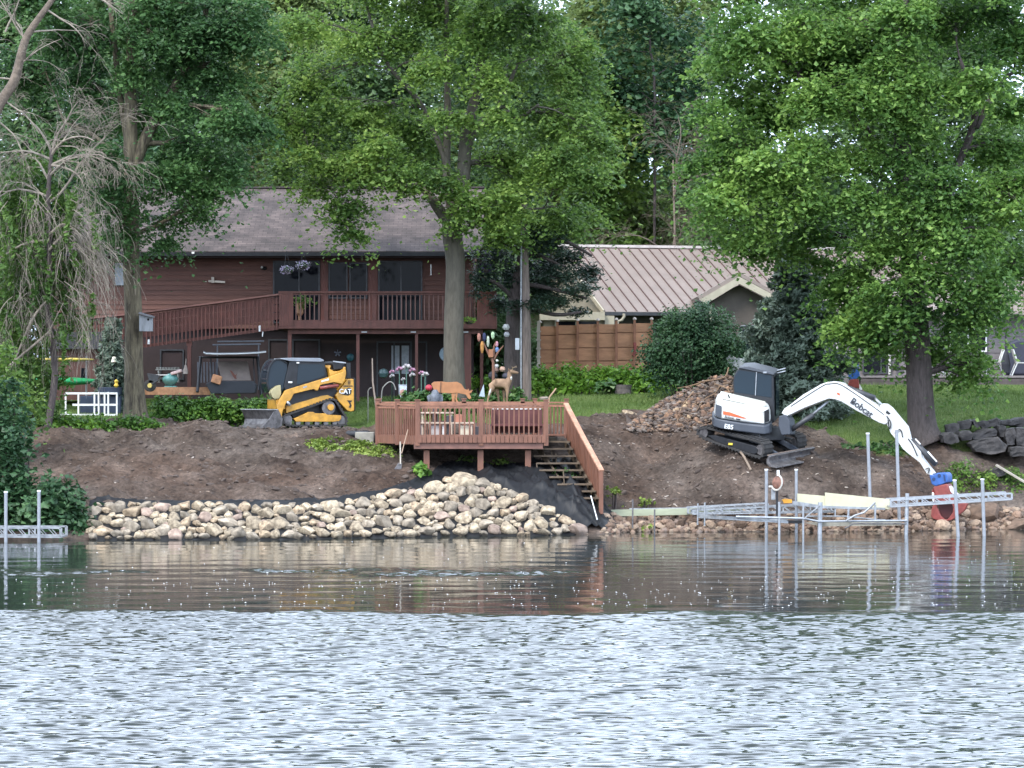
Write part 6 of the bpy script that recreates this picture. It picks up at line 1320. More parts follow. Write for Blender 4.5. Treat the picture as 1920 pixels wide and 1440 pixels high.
# shore on the right: cobbles and dug-up stones
SD = randmat('stone_dirty', [(.12, .075, .05), (.24, .16, .11), (.09, .06, .045), (.32, .24, .17), (.16, .1, .07), (.2, .15, .12)])
specs = []
for _ in range(2300):
    x = rnd.uniform(1125, 1960); ty = HZ + EYE * F / float(toe_Y(x)); top_ = float(np.interp(x, [1125, 1200, 1450, 1700, 1800, 1960], [975, 962, 966, 955, 950, 955])); y = rnd.uniform(top_, ty + 1)
    r_ = rnd.uniform(.03, .1) * (1.2 if rnd.random() < .15 else 1); Y = surf_at(x, y); specs.append((Xp(x, Y), Y, zpy(y, Y) + .02, r_ * 1.2, r_, r_ * .8))
many_rocks('shore_gravel', specs, SD, 'brown cobbles and gravel along the dug right-hand shore', 'gravel', 6)
placed = []
for (lo, hi, tries) in ((8, 12, 160), (5.5, 8, 700)):
    for _ in range(tries):
        x = rnd.uniform(1128, 1950); ty = HZ + EYE * F / float(toe_Y(x)); y = rnd.uniform(ty - 34, ty - 3); rw = rnd.uniform(lo, hi); rh = rw * rnd.uniform(.55, .85)
        if ok(x, y, rw, rh, 1.05): placed.append((x, y, rw, rh, 0))
def zone2(x):
    for lim, s in ((1200, 'beside the foot of the stairs'), (1300, 'below the greenish plank'), (1420, 'below the grey channel beam'), (1500, 'under the boat lift post'), (1600, 'under the cream boards'), (1700, 'under the left end of the truss dock'), (1790, 'around the red claw'), (2000, 'below the dark boulders')):
        if x < lim: return s
rm2 = [[rock_mesh('stone', 300 + i * 4 + k, m_, 2, 9, True) for i in range(4)] for k, m_ in enumerate((mat('cobble_brown', (.17, .11, .075), .9, .3, 3, .4, 9, obj_rand=.4), mat('cobble_tan', (.28, .2, .14), .9, .3, 3, .4, 9, obj_rand=.3)))]
for i, (x, y, rw, rh, _) in enumerate(placed[:150]):
    k = 0 if rnd.random() < .6 else 1
    put_rock(x, y, rw, rh, k, 'shore_cobble', f"{'larger' if rw > 8 else 'small'} {('brown', 'tan')[k]} cobble on the dug shore {zone2(x)}", 'cobbles on the dug right-hand shore', .03, meshes=rm2[k])
rnd2 = random.Random(5)
for x, y, rw, rh, lb in ((1845, 965, 34, 16, 'wide flat brown slab of rock at the waterline right of the last dock pole'), (1905, 985, 26, 8, 'low flat rock at the right edge of the shore'), (1790, 960, 12, 8, 'brown angular rock just right of the red claw')):
    o = put_rock(x, y, rw, rh, 0, 'flat_rock', lb, None, 0, 'rock', rm2[0]); 

# dark boulder wall on the right
DB = mat('boulder_dark', (.028, .026, .027), .85, .35, 2.2, .6, 9, c2=(.06, .053, .05), bdist=.05)
def bl(pts): return [(1740 + x / 4.235, 560 + y / 4.235) for x, y in pts]
blocks = [([(130, 1005), (200, 990), (245, 1000), (240, 1055), (190, 1068), (140, 1050)], .5, 'small rough dark boulder at the left end of the boulder wall'),
 ([(105, 1080), (180, 1065), (245, 1085), (240, 1135), (185, 1165), (120, 1150)], .6, 'low rounded dark boulder at the bottom left of the boulder wall'),
 ([(235, 980), (330, 958), (350, 975), (335, 1040), (250, 1045)], .7, 'tilted dark block in the top row above the small boulders'),
 ([(250, 1060), (330, 1050), (365, 1075), (350, 1130), (270, 1140), (245, 1100)], .5, 'dark lump between the low rounded boulder and the long block'),
 ([(345, 1070), (400, 1050), (540, 1025), (560, 1050), (555, 1090), (400, 1120), (350, 1115)], .7, 'long dark block lying across the middle of the boulder wall'),
 ([(350, 965), (400, 950), (420, 1010), (395, 1035), (360, 1000)], .5, 'narrow leaning dark slab with a pale top edge'),
 ([(395, 990), (550, 950), (570, 965), (565, 1010), (430, 1030)], .7, 'flat dark slab in the top row right of the leaning one'),
 ([(560, 975), (640, 965), (745, 985), (660, 1010), (575, 1022)], .6, 'thin pale-edged slab on top of the boulder wall'),
 ([(640, 990), (720, 955), (800, 940), (800, 1010), (700, 1020)], .8, 'dark slab at the top right rising towards the frame edge'),
 ([(320, 1150), (420, 1115), (560, 1100), (640, 1170), (620, 1215), (500, 1235), (380, 1215)], .9, 'very large dark boulder at the bottom middle of the wall'),
 ([(618, 1030), (690, 1025), (700, 1170), (630, 1160), (610, 1090)], .8, 'upright dark block with brown streaks'),
 ([(700, 1028), (820, 1030), (820, 1165), (705, 1170)], .8, 'square dark block at the right edge of the wall'),
 ([(650, 1180), (820, 1178), (820, 1250), (670, 1255), (645, 1220)], .8, 'flat dark block in the bottom row at the right edge'),
 ([(560, 1010), (610, 1020), (612, 1090), (575, 1095)], .5, 'dark wedge between the long block and the upright block'),
 ([(490, 1370), (560, 1345), (640, 1370), (630, 1400), (520, 1410)], .4, 'dark half-buried block in the weeds under the wall')]
for i, (pts, th_, lb) in enumerate(blocks):
    r = random.Random(i); cy_ = sum(p[1] for p in pts) / len(pts); Y = 93.4 - (cy_ - 950) / 300 * 1.5; pl_ = Plane(1850, Y, r.uniform(-12, 12)); q = [pl_(x, y, 0) for x, y in bl(pts)]
    bm = bmesh.new(); e = -pl_.n * th_; c = sum(q, Vector()) / len(q)
    f0 = [bm.verts.new(v.lerp(c, .06) + pl_.n * .06 * r.random()) for v in q]; f1 = [bm.verts.new(v + e * .3) for v in q]; f2 = [bm.verts.new(v.lerp(c, .1) + e) for v in q]; n = len(q)
    bm.faces.new(f0); bm.faces.new(f2[::-1])
    for a_, b_ in ((f0, f1), (f1, f2)):
        for j in range(n): bm.faces.new((a_[j], a_[(j + 1) % n], b_[(j + 1) % n], b_[j]))
    bmesh.ops.triangulate(bm, faces=bm.faces); bmesh.ops.subdivide_edges(bm, edges=bm.edges, cuts=3, use_grid_fill=True); bmesh.ops.recalc_face_normals(bm, faces=bm.faces)
    for v in bm.verts: w_ = v.co; d = .10 * float(vnoise(np.array([w_.x * 4 + w_.y]), np.array([w_.z * 5]), i)[0]) + .05 * float(vnoise(np.array([w_.x * 11]), np.array([w_.z * 12 + w_.y * 3]), i + 9)[0]); v.co = w_ + v.normal * d
    me = bpy.data.meshes.new('boulder'); bm.to_mesh(me); bm.free(); o = Vector((c.x, c.y, min(v.z for v in q))); me.transform(Matrix.Translation(-o)); me.materials.append(DB)
    ob = bpy.data.objects.new('dark_boulder', me); col.objects.link(ob); ob.location = o; ORI[ob.name] = o; tag(ob, lb, 'boulder', 'dark boulders stacked above the right shore')

# heap of dug-up roots, stones and clods
def surfG(x, py):
    Ys = np.arange(91, 99, .05); p = HZ + (EYE - ground_z((x - 960) * Ys / F, Ys)) * F / Ys; return float(Ys[int(np.argmax(p <= py))])
_sg = {}
def heapY(x, y):
    k = round(x / 8)
    if k not in _sg: _sg[k] = surfG(k * 8.0, 807)
    return _sg[k] + (807 - y) / 100 * 3.3
heap_t = lambda x: float(np.interp(x, [1175, 1240, 1290, 1330, 1370, 1385], [800, 752, 728, 708, 700, 735]))
rnd = random.Random(31); specs = []
for _ in range(3200):
    x = rnd.uniform(1180, 1385); y = rnd.uniform(heap_t(x), 808); Y = heapY(x, y) - rnd.uniform(0, .2); r_ = .022 + .06 * rnd.random() ** 2; specs.append((Xp(x, Y), Y, zpy(y, Y), r_ * rnd.uniform(1, 2), r_, r_ * .8))
HM = randmat('heap_mix', [(.045, .032, .026), (.16, .095, .06), (.06, .045, .04), (.24, .15, .09), (.085, .06, .05), (.22, .18, .15), (.04, .03, .026), (.12, .08, .055)])
many_rocks('rubble_heap', specs, HM, 'heap of dug-up roots, stones and clods left of the excavator', 'rubble', 7, True)
# filling body of the heap, so that it is solid
mb = MB(); g = []
for i in range(22):
    x = 1178 + i * 9.6; row = []
    for j in range(8):
        y = heap_t(x) + 8 + (812 - heap_t(x)) * j / 7; Y = heapY(x, min(y, 806)) + .12; q_ = P(x, y, Y); q_.z = min(q_.z, gz(q_.x, q_.y) - .1) if j == 7 or i in (0, 21) else q_.z; row.append(q_)
    g.append(row)
vs = [v for r_ in g for v in r_]; fs = [(i * 8 + j, (i + 1) * 8 + j, (i + 1) * 8 + j + 1, i * 8 + j + 1) for i in range(21) for j in range(7)]
vs += [Vector((r_[0].x, r_[0].y + 2.5, gz(r_[0].x, r_[0].y + 2.5))) for r_ in g]; b0 = 22 * 8; fs += [(b0 + i, b0 + i + 1, (i + 1) * 8, i * 8) for i in range(21)]
mb.add(vs, fs); tag(mb.build('soil_heap', mat('heap_soil', (.06, .042, .033), .95, .3, 3, .8, 9)), 'dark soil body of the rubble heap left of the excavator', 'soil', kind='stuff')
hm3 = [rock_mesh('chunk', 400 + i, m_, 2, 8, True) for i, m_ in enumerate((mat('chunk_brown', (.24, .14, .085), .9, .3, 3, .4, 10, obj_rand=.35), mat('chunk_tan', (.33, .23, .14), .9, .3, 3, .4, 10, obj_rand=.3), mat('chunk_dark', (.09, .065, .055), .9, .3, 3, .4, 10, obj_rand=.3), mat('chunk_brown2', (.2, .12, .08), .9, .3, 3, .4, 10, obj_rand=.35)))]
for i in range(64):
    x = rnd.uniform(1190, 1375); y = rnd.uniform(heap_t(x) + 2, 800); Y = heapY(x, y) - .1; k = rnd.choice((0, 0, 1, 2, 2, 3, 3)); s_ = rnd.uniform(3.5, 7) * Y / F
    o = bpy.data.objects.new('rubble_chunk', hm3[k]); col.objects.link(o); o.location = (Xp(x, Y), Y - .05, zpy(y, Y)); o.scale = (s_ * rnd.uniform(1.1, 1.9), s_, s_ * .75); o.rotation_euler = (rnd.uniform(0, 6), rnd.uniform(0, 6), rnd.uniform(0, 6)); ORI[o.name] = o.location
    hz = 'high on' if y < heap_t(x) + 25 else 'low on' if y > 775 else 'on the middle of'; sd = 'the left tail' if x < 1250 else 'the crest side' if x < 1320 else 'the right side'
    tag(o, f"{('reddish brown', 'tan', 'dark', 'brown')[k]} chunk {hz} {sd} of the rubble heap", 'chunk', 'chunks in the rubble heap')
Y = 97.2; tag(MB().lathe(P(1178, 776, Y), [(.3, -.02), (.36, .08), (.34, .14)], 9).build('tmpx', DB), 'x', 'x') if False else None
o = bpy.data.objects.new('lawn_boulder', rmesh[2][1]); col.objects.link(o); o.location = gp(1179, 97.3, .1); o.scale = (.26, .24, .2); tag(o, 'tan boulder alone at the lawn edge, left of the rubble heap', 'boulder')
mb = MB()
for pa in ([(1368, 718), (1352, 722), (1340, 738), (1322, 748), (1306, 770)], [(1366, 690), (1360, 706), (1340, 712), (1310, 716)], [(1340, 720), (1362, 728), (1368, 738), (1360, 742)], [(1300, 735), (1280, 760), (1270, 790)], [(1330, 712), (1300, 722), (1270, 728)]):
    q = [P(x, y, heapY(x, y) - .25) for x, y in pa]; q, _ = smooth_path(q, [0] * len(q), 4); mb.tube(q, [.026 * (1 - .6 * i / len(q)) for i in range(len(q))], 6)
tag(mb.build('tree_roots', mat('root_orange', (.2, .125, .07), .8, .3, 4)), 'orange-brown roots sticking out of the top of the rubble heap', 'roots', kind='stuff')
mb = MB(); q = [gp(1367, 91.5, .03), gp(1380, 91.0, .06), gp(1393, 90.3, .04), gp(1408, 89.9, .03)]; q, _ = smooth_path(q, [0] * 4, 4); mb.tube(q, .035, 6); tag(mb.build('root', mat('root_brown', (.2, .15, .11), .85)), 'long brown root lying on the soil below the excavator track', 'root')

# light-coloured bits of stone, bark and roots lying on the dug soil
rnd = random.Random(13); specs = []
while len(specs) < 1700:
    right = rnd.random() < .66; x = rnd.uniform(1110, 1760) if right else rnd.uniform(90, 760); Y = rnd.uniform(88.6, 97.5) if right else rnd.uniform(85.9, 97)
    X = Xp(x, Y)
    if soil_mask(np.array([X]), np.array([Y]))[0] < .6: continue
    if not right and rnd.random() < .45: continue
    r_ = rnd.choice((.01, .012, .016, .02, .035)); specs.append((X, Y, gz(X, Y) + r_ * .3, r_ * rnd.uniform(1, 2.2), r_, r_ * .6))
many_rocks('soil_debris', specs, randmat('debris_mix', [(.1, .07, .055), (.3, .22, .16), (.07, .05, .04), (.5, .43, .36), (.14, .1, .08), (.2, .15, .11), (.09, .065, .05)]), 'bits of stone, bark and root scattered over the dug soil', 'debris', 8, True)
specs = []
while len(specs) < 2600:
    right = rnd.random() < .45; x = rnd.uniform(1080, 1760) if right else rnd.uniform(70, 780); Y = rnd.uniform(88.6, 98) if right else rnd.uniform(85.9, 98.5); X = Xp(x, Y)
    if soil_mask(np.array([X]), np.array([Y]))[0] < .6: continue
    r_ = .018 + .085 * rnd.random() ** 4; specs.append((X, Y, gz(X, Y) + r_ * .2, r_ * rnd.uniform(1, 1.6), r_, r_ * .7))
many_rocks('soil_clods', specs, randmat('clod_mix', [(.05, .035, .028), (.08, .058, .045), (.065, .046, .036), (.095, .07, .055)]), 'clods of turned dark soil on the dug bank', 'soil', 9, True)
# ------------------------------------------------------------------ docks, lift frame and poles at the water
POLE = mat('galvanised_pole', (.3, .31, .33), .4, .12, 8, metal=.5)
def pole(px, y0, y1, Y, r, lb, lean=0, group='galvanised dock poles', cap=True):
    a, b = P(px + lean, y1, Y), P(px, y0, Y); root = empty('dock_pole', a, lb, 'pole', group); mb = MB(); mb.tube([a, b], r, 10); mb.build('tube', POLE, root, smooth=False)
    if cap: MB().tube([b, b + Vector((0, 0, .04))], r * 1.15, 10).build('cap', WHITE, root)
for a in ((1437, 882, 1006, 87.0, .045, 'galvanised pole at the left of the winch, standing in the dock frame'), (1493, 882, 1003, 87.2, .042, 'galvanised pole at the left end of the cream boards'),
          (1627, 814, 955, 88.0, .048, 'tall galvanised pole behind the middle of the cream boards', 5), (1681, 806, 975, 87.8, .048, 'tall galvanised pole where the cream boards meet the truss dock', 5),
          (1790, 902, 1030, 84.9, .048, 'galvanised pole standing in the water in front of the red claw', 8), (1842, 900, 1032, 85.0, .048, 'galvanised pole in the water near the right end of the truss dock', 4)): pole(*a)
pole(11, 924, 1030, 81.6, .045, 'galvanised pole at the left edge on the small dock'); pole(73, 922, 1030, 81.6, .045, 'galvanised pole near the end of the small left dock')
def truss(name, lb, x0, y0a, y0b, x1, y1a, y1b, Y, depth, bays, m=ALU, cat='dock', ch=.045, Y1=None):
    Y1 = Y1 or Y; c = P((x0 + x1) / 2, (y0b + y1b) / 2, Y); root = empty(name, c, lb, cat)
    for k, dy in enumerate((0, depth)):
        mb = MB(); A0, A1, B0, B1 = P(x0, y0a, Y), P(x0, y0b, Y), P(x1, y1a, Y1), P(x1, y1b, Y1)
        o = Vector((0, dy, 0)); A0, A1, B0, B1 = A0 + o, A1 + o, B0 + o, B1 + o
        mb.bar(A0, B0, .05, ch); mb.bar(A1, B1, .05, ch); mb.bar(A0, A1, .05, ch); mb.bar(B0, B1, .05, ch); mb.build('chord', m, root)
        mb = MB()
        for i in range(bays):
            a = A0.lerp(B0, i / bays); b = A1.lerp(B1, (i + .8) / bays)
            mb.bar(a, b, .02, .02)
            if i % 3 == 2: mb.bar(A0.lerp(B0, (i + .9) / bays), A1.lerp(B1, (i + .9) / bays), .04, .05)
        mb.build('web', m, root)
    mb = MB()
    for i in range(bays // 2 + 1): a = P(x0, y0b, Y).lerp(P(x1, y1b, Y1), i / (bays // 2)); mb.bar(a, a + Vector((0, depth, 0)), .04, .04)
    mb.build('cross_bars', m, root); return root
truss('truss_dock', 'bare aluminium truss dock frame running in front of the red claw', 1670, 938, 950, 1897, 925, 936, 86.3, 1.1, 11, ALU, Y1=85.2)
truss('truss_dock', 'aluminium truss frame lying behind the winch below the cream boards', 1300, 957, 964, 1565, 945, 960, 87.2, .9, 14, ALU_DULL, ch=.035)
truss('truss_dock', 'short bent truss section at the left of the dock poles', 1290, 952, 962, 1440, 944, 957, 88.0, .6, 7, ALU_DULL, ch=.03)
truss('small_dock', 'small grey aluminium dock entering the picture from the left beside the shrub', -60, 990, 1006, 115, 990, 1007, 81.8, 1.0, 9, ALU_DULL)
# beams and planks
def beam(name, lb, cat, a, b, w, t, m, Y0, Y1=None, group=None):
    mb = MB(); mb.bar(P(*a, Y0), P(*b, Y1 or Y0), t, w); return tag(mb.build(name, m, bevel=.004), lb, cat, group)
PLK = mat('plank_green', (.33, .35, .24), .8, .2, 2, .2, 20, stretch=(.4, 2, 2)); CRM = mat('board_cream', (.52, .49, .34), .75, .12, 1.2, .2, 10)
beam('plank', 'long pale greenish plank lying above the shore stones right of the stairs', 'plank', (1146, 962), (1393, 957), .3 * .62, .05, PLK, 88.2)
beam('channel_beam', 'grey metal channel beam below the greenish plank', 'beam', (1310, 968), (1478, 978), .1, .06, ALU_DULL, 87.6, 86.9)
beam('channel_beam', 'thin grey edge beam behind the greenish plank', 'beam', (1180, 954), (1400, 951), .03, .04, ALU_DULL, 88.5)
def flat(name, lb, cat, pts, Y, th, m, bevel=.003):
    mb = MB(); mb.prism([P(x, y, Y) for x, y in pts], (0, th, 0)); return tag(mb.build(name, m, bevel=bevel), lb, cat)
flat('dock_board', 'short cream dock board at the left end, next to the pole', 'board', [(1495, 925.5), (1547, 930), (1547, 950), (1495, 943)], 87.0, .05, CRM)
flat('dock_board', 'long cream dock board with dark marks, leaning on the frame', 'board', [(1547, 923.5), (1668, 936), (1668, 955), (1610, 952), (1547, 948.5)], 86.95, .05, CRM)
flat('side_channel', 'tapered grey side rail behind the orange sleeve', 'rail', [(1486, 939), (1545, 948), (1660, 952), (1660, 956), (1540, 953), (1486, 947)], 86.9, .04, ALU_DULL)
flat('sleeve', 'bright orange plastic sleeve on the frame beside the winch post', 'sleeve', [(1466, 937), (1472, 935), (1485, 937), (1485, 943), (1470, 944)], 86.7, .12, mat('plastic_orange', (.75, .33, .03), .4, .1), .01)
LF = empty('lift_frame', P(1560, 1000, 86.2), 'grey boat lift frame of thin rails standing at the water edge under the cream boards', 'boat lift')
def part_bar(name, a, b, r, m=ALU, Y0=86.2, Y1=None):
    mb = MB(); mb.tube([P(*a, Y0), P(*b, Y1 or Y0)], r, 8); return mb.build(name, m, LF)
part_bar('rail', (1380, 969), (1506, 972), .035, ALU); 
mb = MB(); q = [P(x, y, 86.1) for x, y in ((1506, 972), (1535, 977.5), (1600, 977), (1701, 976))]; mb.tube(q, .028, 8); mb.build('rail', ALU, LF)
mb = MB(); mb.prism([P(x, y, 86.3) for x, y in ((1506, 980), (1541, 987), (1690, 985), (1690, 977), (1540, 978.5))], (0, .05, 0)); mb.build('lower_channel', mat('channel_beige', (.3, .28, .23), .7, .2), LF)
mb = MB(); mb.prism([P(x, y, 86.25) for x, y in ((1380, 971), (1478, 977), (1478, 981), (1380, 975))], (0, .05, 0)); mb.build('lower_channel', ALU_DULL, LF)
mb = MB(); mb.prism([P(x, y, 86.4) for x, y in ((1477, 976), (1508, 976), (1508, 982), (1477, 981))], (0, .3, 0)); mb.build('float', BLACKMETAL, LF)
for a, b, r_ in (((1461, 941), (1461, 1004), .035), ((1506, 943), (1506, 1004), .03), ((1538, 942), (1537, 1004), .065), ((1701, 925), (1699, 1004), .055), ((1566, 955), (1566, 969), .02), ((1591, 955), (1590, 973), .03), ((1641, 946), (1641, 975), .03)): part_bar('post', a, b, r_)
mb = MB(); q = [P(x, y, 86.0) for x, y in ((1587, 976), (1602, 967), (1620, 961), (1633, 950), (1641, 942))]; mb.tube(q, .028, 8); mb.build('brace', ALU_DULL, LF)
mb = MB(); q = [P(x, y, 86.0) for x, y in ((1510, 971), (1520, 962), (1538, 948))]; mb.tube(q, .02, 6); mb.build('brace', ALU_DULL, LF)
mb = MB(); q = [P(x, y, 86.35) for x, y in ((1512, 968), (1586, 968), (1640, 974), (1660, 975))]; mb.tube(q, .02, 6); mb.build('rail', ALU_DULL, LF)
mb = MB(); q = [P(x, y, 86.0) for x, y in ((1700, 982), (1600, 982), (1590, 988), (1584, 990))]; mb.tube(q, .02, 6); mb.build('cable', STEEL, LF)
WN = empty('winch', P(1458, 968, 86.6), 'boat lift winch post with a rusty brown and white wheel and a grey box', 'winch')
mb = MB(); mb.tube([P(1457, 968, 86.6), P(1457, 915, 86.6)], .03, 8); mb.build('post', BLACKMETAL, WN)
mb = MB(); c = P(1459, 905, 86.5); ax = Vector((-.55, -.8, .1)); mb.lathe(c, [(.05, -.08), (.16, -.05), (.19, 0), (.16, .04), (.04, .06)], 18, ax); mb.build('wheel', mat('rust_brown', (.17, .08, .055), .7, .4, 8), WN, smooth=True)
mb = MB(); ax2 = ax.normalized(); x_ = ax2.cross(Vector((0, 0, 1))).normalized(); y_ = ax2.cross(x_); q = [c + ax2 * .02 + (x_ * math.cos(a) * .17 + y_ * math.sin(a) * .21) - Vector((.03, 0, 0)) for a in np.linspace(.5, 4.6, 14)]; mb.tube(q, .028, 6); mb.build('rim', mat('fibre_white', (.42, .39, .34), .7), WN)
mb = MB(); mb.box(P(1459, 887, 86.5), (.07, .07, .16)); mb.box(P(1445, 912, 86.6), (.1, .06, .04)); mb.build('handle', WHITE, WN)
mb = MB(); mb.box(P(1450, 927, 86.65), (.11, .1, .3)); mb.build('box', ALU_DULL, WN, bevel=.01)
for x, y0, y1, lb in ((1186, 936, 990, 'thin dark stake near the left end of the greenish plank'), (1308, 944, 984, 'thin pale stake in front of the greenish plank, left of a pair'), (1321, 942, 986, 'thin pale stake in front of the greenish plank, right of a pair'), (1227, 955, 1008, 'short dark post under the greenish plank')):
    mb = MB(); mb.tube([P(x, y1, 87.1), P(x + .5, y0, 87.1)], .022, 6); tag(mb.build('stake', ALU_DULL if x > 1230 else STEEL), lb, 'stake', 'thin stakes along the shore')
mb = MB(); mb.tube([P(1108, 930, 86.9), P(1120, 975, 86.4)], .02, 6); tag(mb.build('metal_rod', ALU), 'bright metal rod lying on the black cloth at the stair foot', 'rod')
mb = MB(); mb.bar(P(1868, 872, 91.2), P(1925, 906, 90.6), .08, .05); tag(mb.build('plank', mat('plank_old', (.3, .27, .22), .8)), 'old pale plank lying in the weeds at the right edge', 'plank')
mb = MB(); mb.tube([P(1030, 745, 93.0), P(1043, 728, 93.0)], .022, 6); mb.tube([P(1026, 772, 93.0), P(1030, 745, 93.0)], .022, 6); tag(mb.build('wooden_pole', mat('pole_tan', (.4, .26, .16), .7)), 'thin tan pole leaning on the right back corner post of the deck', 'pole')

# ------------------------------------------------------------------ things in the garden and under the balcony
def canopy_swing():
    pl = Plane(440, 102.0, 0); T = empty('canopy_swing', gp(435, 102.0), 'dark garden canopy swing with a tan backrest behind the hedge', 'garden swing')
    def f3(x, y): return (260 + x / 8.0, 600 + y / 8.0)
    for t in (0, -1.3):
        for a_, b_ in (((930, 560), (880, 1080)), ((1780, 560), (1850, 1220))): MB().tube([pl(*f3(*a_), -.65), pl(*f3(*b_), t)], .05, 8).build('leg', BLACKMETAL, T)
    mb = MB(); mb.tube([pl(*f3(900, 560), -.65), pl(*f3(1800, 560), -.65)], .035, 8); mb.build('top_bar', BLACKMETAL, T)
    q = [f3(970, 485), f3(1010, 505), f3(1200, 512), (f3(1500, 508)), f3(1780, 495), f3(1910, 480)]
    mb = MB(); v0 = [pl(x, y, .35) for x, y in q]; v1 = [pl(x, y - 3, -.65) for x, y in q]; v2 = [pl(x, y, -1.5) for x, y in q]; n = len(q)
    mb.add(v0 + v1 + v2, [(i, i + 1, n + i + 1, n + i) for i in range(n - 1)] + [(n + i, n + i + 1, 2 * n + i + 1, 2 * n + i) for i in range(n - 1)])
    mb.build('canopy', mat('canopy_grey', (.05, .052, .056), .8), T)
    mb = MB(); mb.tube(v0, .022, 6); mb.build('canopy_edge', mat('canopy_edge', (.45, .46, .46), .6), T)
    mb = MB(); v = [pl(*f3(*c), t) for c, t in (((1180, 620), -1.0), ((1630, 620), -1.0), ((1690, 910), -.5), ((1240, 910), -.5))]; mb.prism(v, (0, .08, 0)); mb.build('backrest', mat('canvas_tan', (.19, .155, .135), .85, .15), T, bevel=.02)
    mb = MB(); mb.prism([pl(*f3(*c), .1) for c in ((1000, 960), (1100, 915), (1700, 915), (1760, 980), (1740, 1100), (1090, 1110))], (0, .7, 0)); mb.build('seat', mat('canvas_dark', (.03, .032, .038), .85), T, bevel=.03)
    for x in (1080, 1720): mb = MB(); mb.tube([pl(*f3(x, 560), -.6), pl(*f3(x + 20, 980), -.3)], .02, 6); mb.build('hanger', BLACKMETAL, T)
    mb = MB()
    for k in range(7): mb.prism([pl(*f3(x, y), -1.35) for x, y in ((875 + k * 46, 630), (900 + k * 46, 630), (902 + k * 46, 940), (880 + k * 46, 940))], (0, .01, 0))
    mb.build('side_curtain', mat('curtain_grey', (.12, .13, .155), .8), T)
    mb = MB(); mb.box(pl(*f3(1170, 890), .15), (.32, .1, .28), Matrix.Rotation(.3, 3, 'Y')); tag(mb.build('cushion', mat('cushion_orange', (.42, .2, .1), .8, .3, 8), bevel=.03), 'small orange-brown cushion on the left side of the canopy swing', 'cushion')
    mb = MB(); mb.prism([pl(*f3(x, y), -.35) for x, y in ((1365, 750), (1400, 765), (1450, 830), (1480, 800), (1460, 850), (1475, 885), (1440, 880), (1400, 820))], -pl.n * -.02); tag(mb.build('bird_ornament', mat('ornament_brown', (.12, .04, .025), .7)), 'dark brown bird-shaped ornament on the swing backrest', 'ornament')
    mb = MB(); mb.tube([pl(*f3(1110, 375), -2.6), pl(*f3(1830, 362), -2.6)], .03, 6); mb.tube([pl(*f3(1180, 325), -2.9), pl(*f3(1880, 318), -2.9)], .03, 6)
    for x in (1180, 1800): mb.tube([pl(*f3(x, 370), -2.6), pl(*f3(x, 1050), -2.6)], .025, 6)
    tag(mb.build('awning_frame', mat('awning_grey', (.08, .085, .1), .5)), 'pale bare awning frame standing behind the canopy swing', 'awning frame')
canopy_swing()
def grill():
    Y = 103.0; T = empty('charcoal_grill', gp(320, Y), 'teal kettle grill with side tables under the ramp', 'grill'); TEAL = mat('teal_enamel', (.1, .27, .25), .4, .2, 6)
    mb = MB(); c = P(319, 712, Y); mb.lathe(c, [(.03, -.2), (.16, -.16), (.25, -.04), (.27, .04), (.2, .15), (.05, .2)], 16); mb.build('bowl', TEAL, T, smooth=True)
    for dx, dy in ((-.16, -.15), (.18, -.15), (0, .18)): mb = MB(); mb.tube([c + Vector((dx * .6, dy * .6, -.1)), Vector((c.x + dx, c.y + dy, gz(c.x, c.y)))], .02, 6); mb.build('leg', BLACKMETAL, T)
    mb = MB(); mb.box(P(305, 703, Y), (.45, .35, .03)); mb.build('side_table', WHITE, T)
    mb = MB(); mb.box(P(331, 698, Y - .1), (.38, .3, .1), Matrix.Rotation(-.3, 3, 'Y')); mb.build('lid', mat('cloth_pink', (.5, .38, .36), .7), T, bevel=.03)
    mb = MB(); mb.box((c.x + .02, c.y - .02, c.z - .3), (.4, .25, .2)); mb.build('ash_box', TEAL, T, bevel=.02)
grill()
def simple(name, lb, cat, fn, m, group=None, **k):
    mb = MB(); fn(mb); return tag(mb.build(name, m, **k), lb, cat, group)
simple('bench_rack', 'pale slatted rack against the dark wall behind the grill', 'rack', lambda mb: [mb.box(P(296 + i * 5.5, 690, 106), (.07, .3, .05)) for i in range(8)] + [mb.box(P(316, 693, 106), (.85, .3, .04)), mb.box(P(298, 706, 106), (.05, .3, .4)), mb.box(P(334, 706, 106), (.05, .3, .4))], mat('rack_pale', (.4, .38, .34), .7))
simple('broom', 'whitish broom leaning on the red post under the ramp', 'broom', lambda mb: (mb.tube([P(349, 672, 104.7), P(348, 684, 104.7)], .015, 6), mb.lathe(P(348, 700, 104.7), [(.09, -.02), (.08, .1), (.03, .28)], 8)), mat('bristle', (.36, .3, .26), .9))
simple('paving_strip', 'orange-brown brick edging on the ground behind the hedge', 'edging', lambda mb: mb.box(P(340, 733, 102.6), (2.6, .8, .25)), mat('brick_edge', (.33, .17, .09), .85, .25, 6))
W_ = empty('wheelbarrow', gp(282, 101), 'dark wheelbarrow with a yellow wheel hub beside the mossy trunk', 'wheelbarrow')
mb = MB(); c = P(281, 723, 101); mb.lathe(c + Vector((0, .05, 0)), [(.17, -.05), (.2, -.03), (.2, .03), (.17, .05)], 16, (0, 1, 0)); wh = mb.build('wheel', RUBBER, W_)
mb = MB(); mb.lathe(c, [(.07, -.08), (.08, 0)], 12, (0, 1, 0)); mb.build('hub', mat('hub_yellow', (.55, .42, .12), .5), wh)
mb = MB(); mb.prism([P(x, y, 101) for x, y in ((276, 700), (300, 704), (294, 716), (280, 718))], (0, .5, 0)); mb.tube([P(282, 722, 101), P(305, 708, 101)], .02, 6); mb.build('tray', DARKGREY, W_)
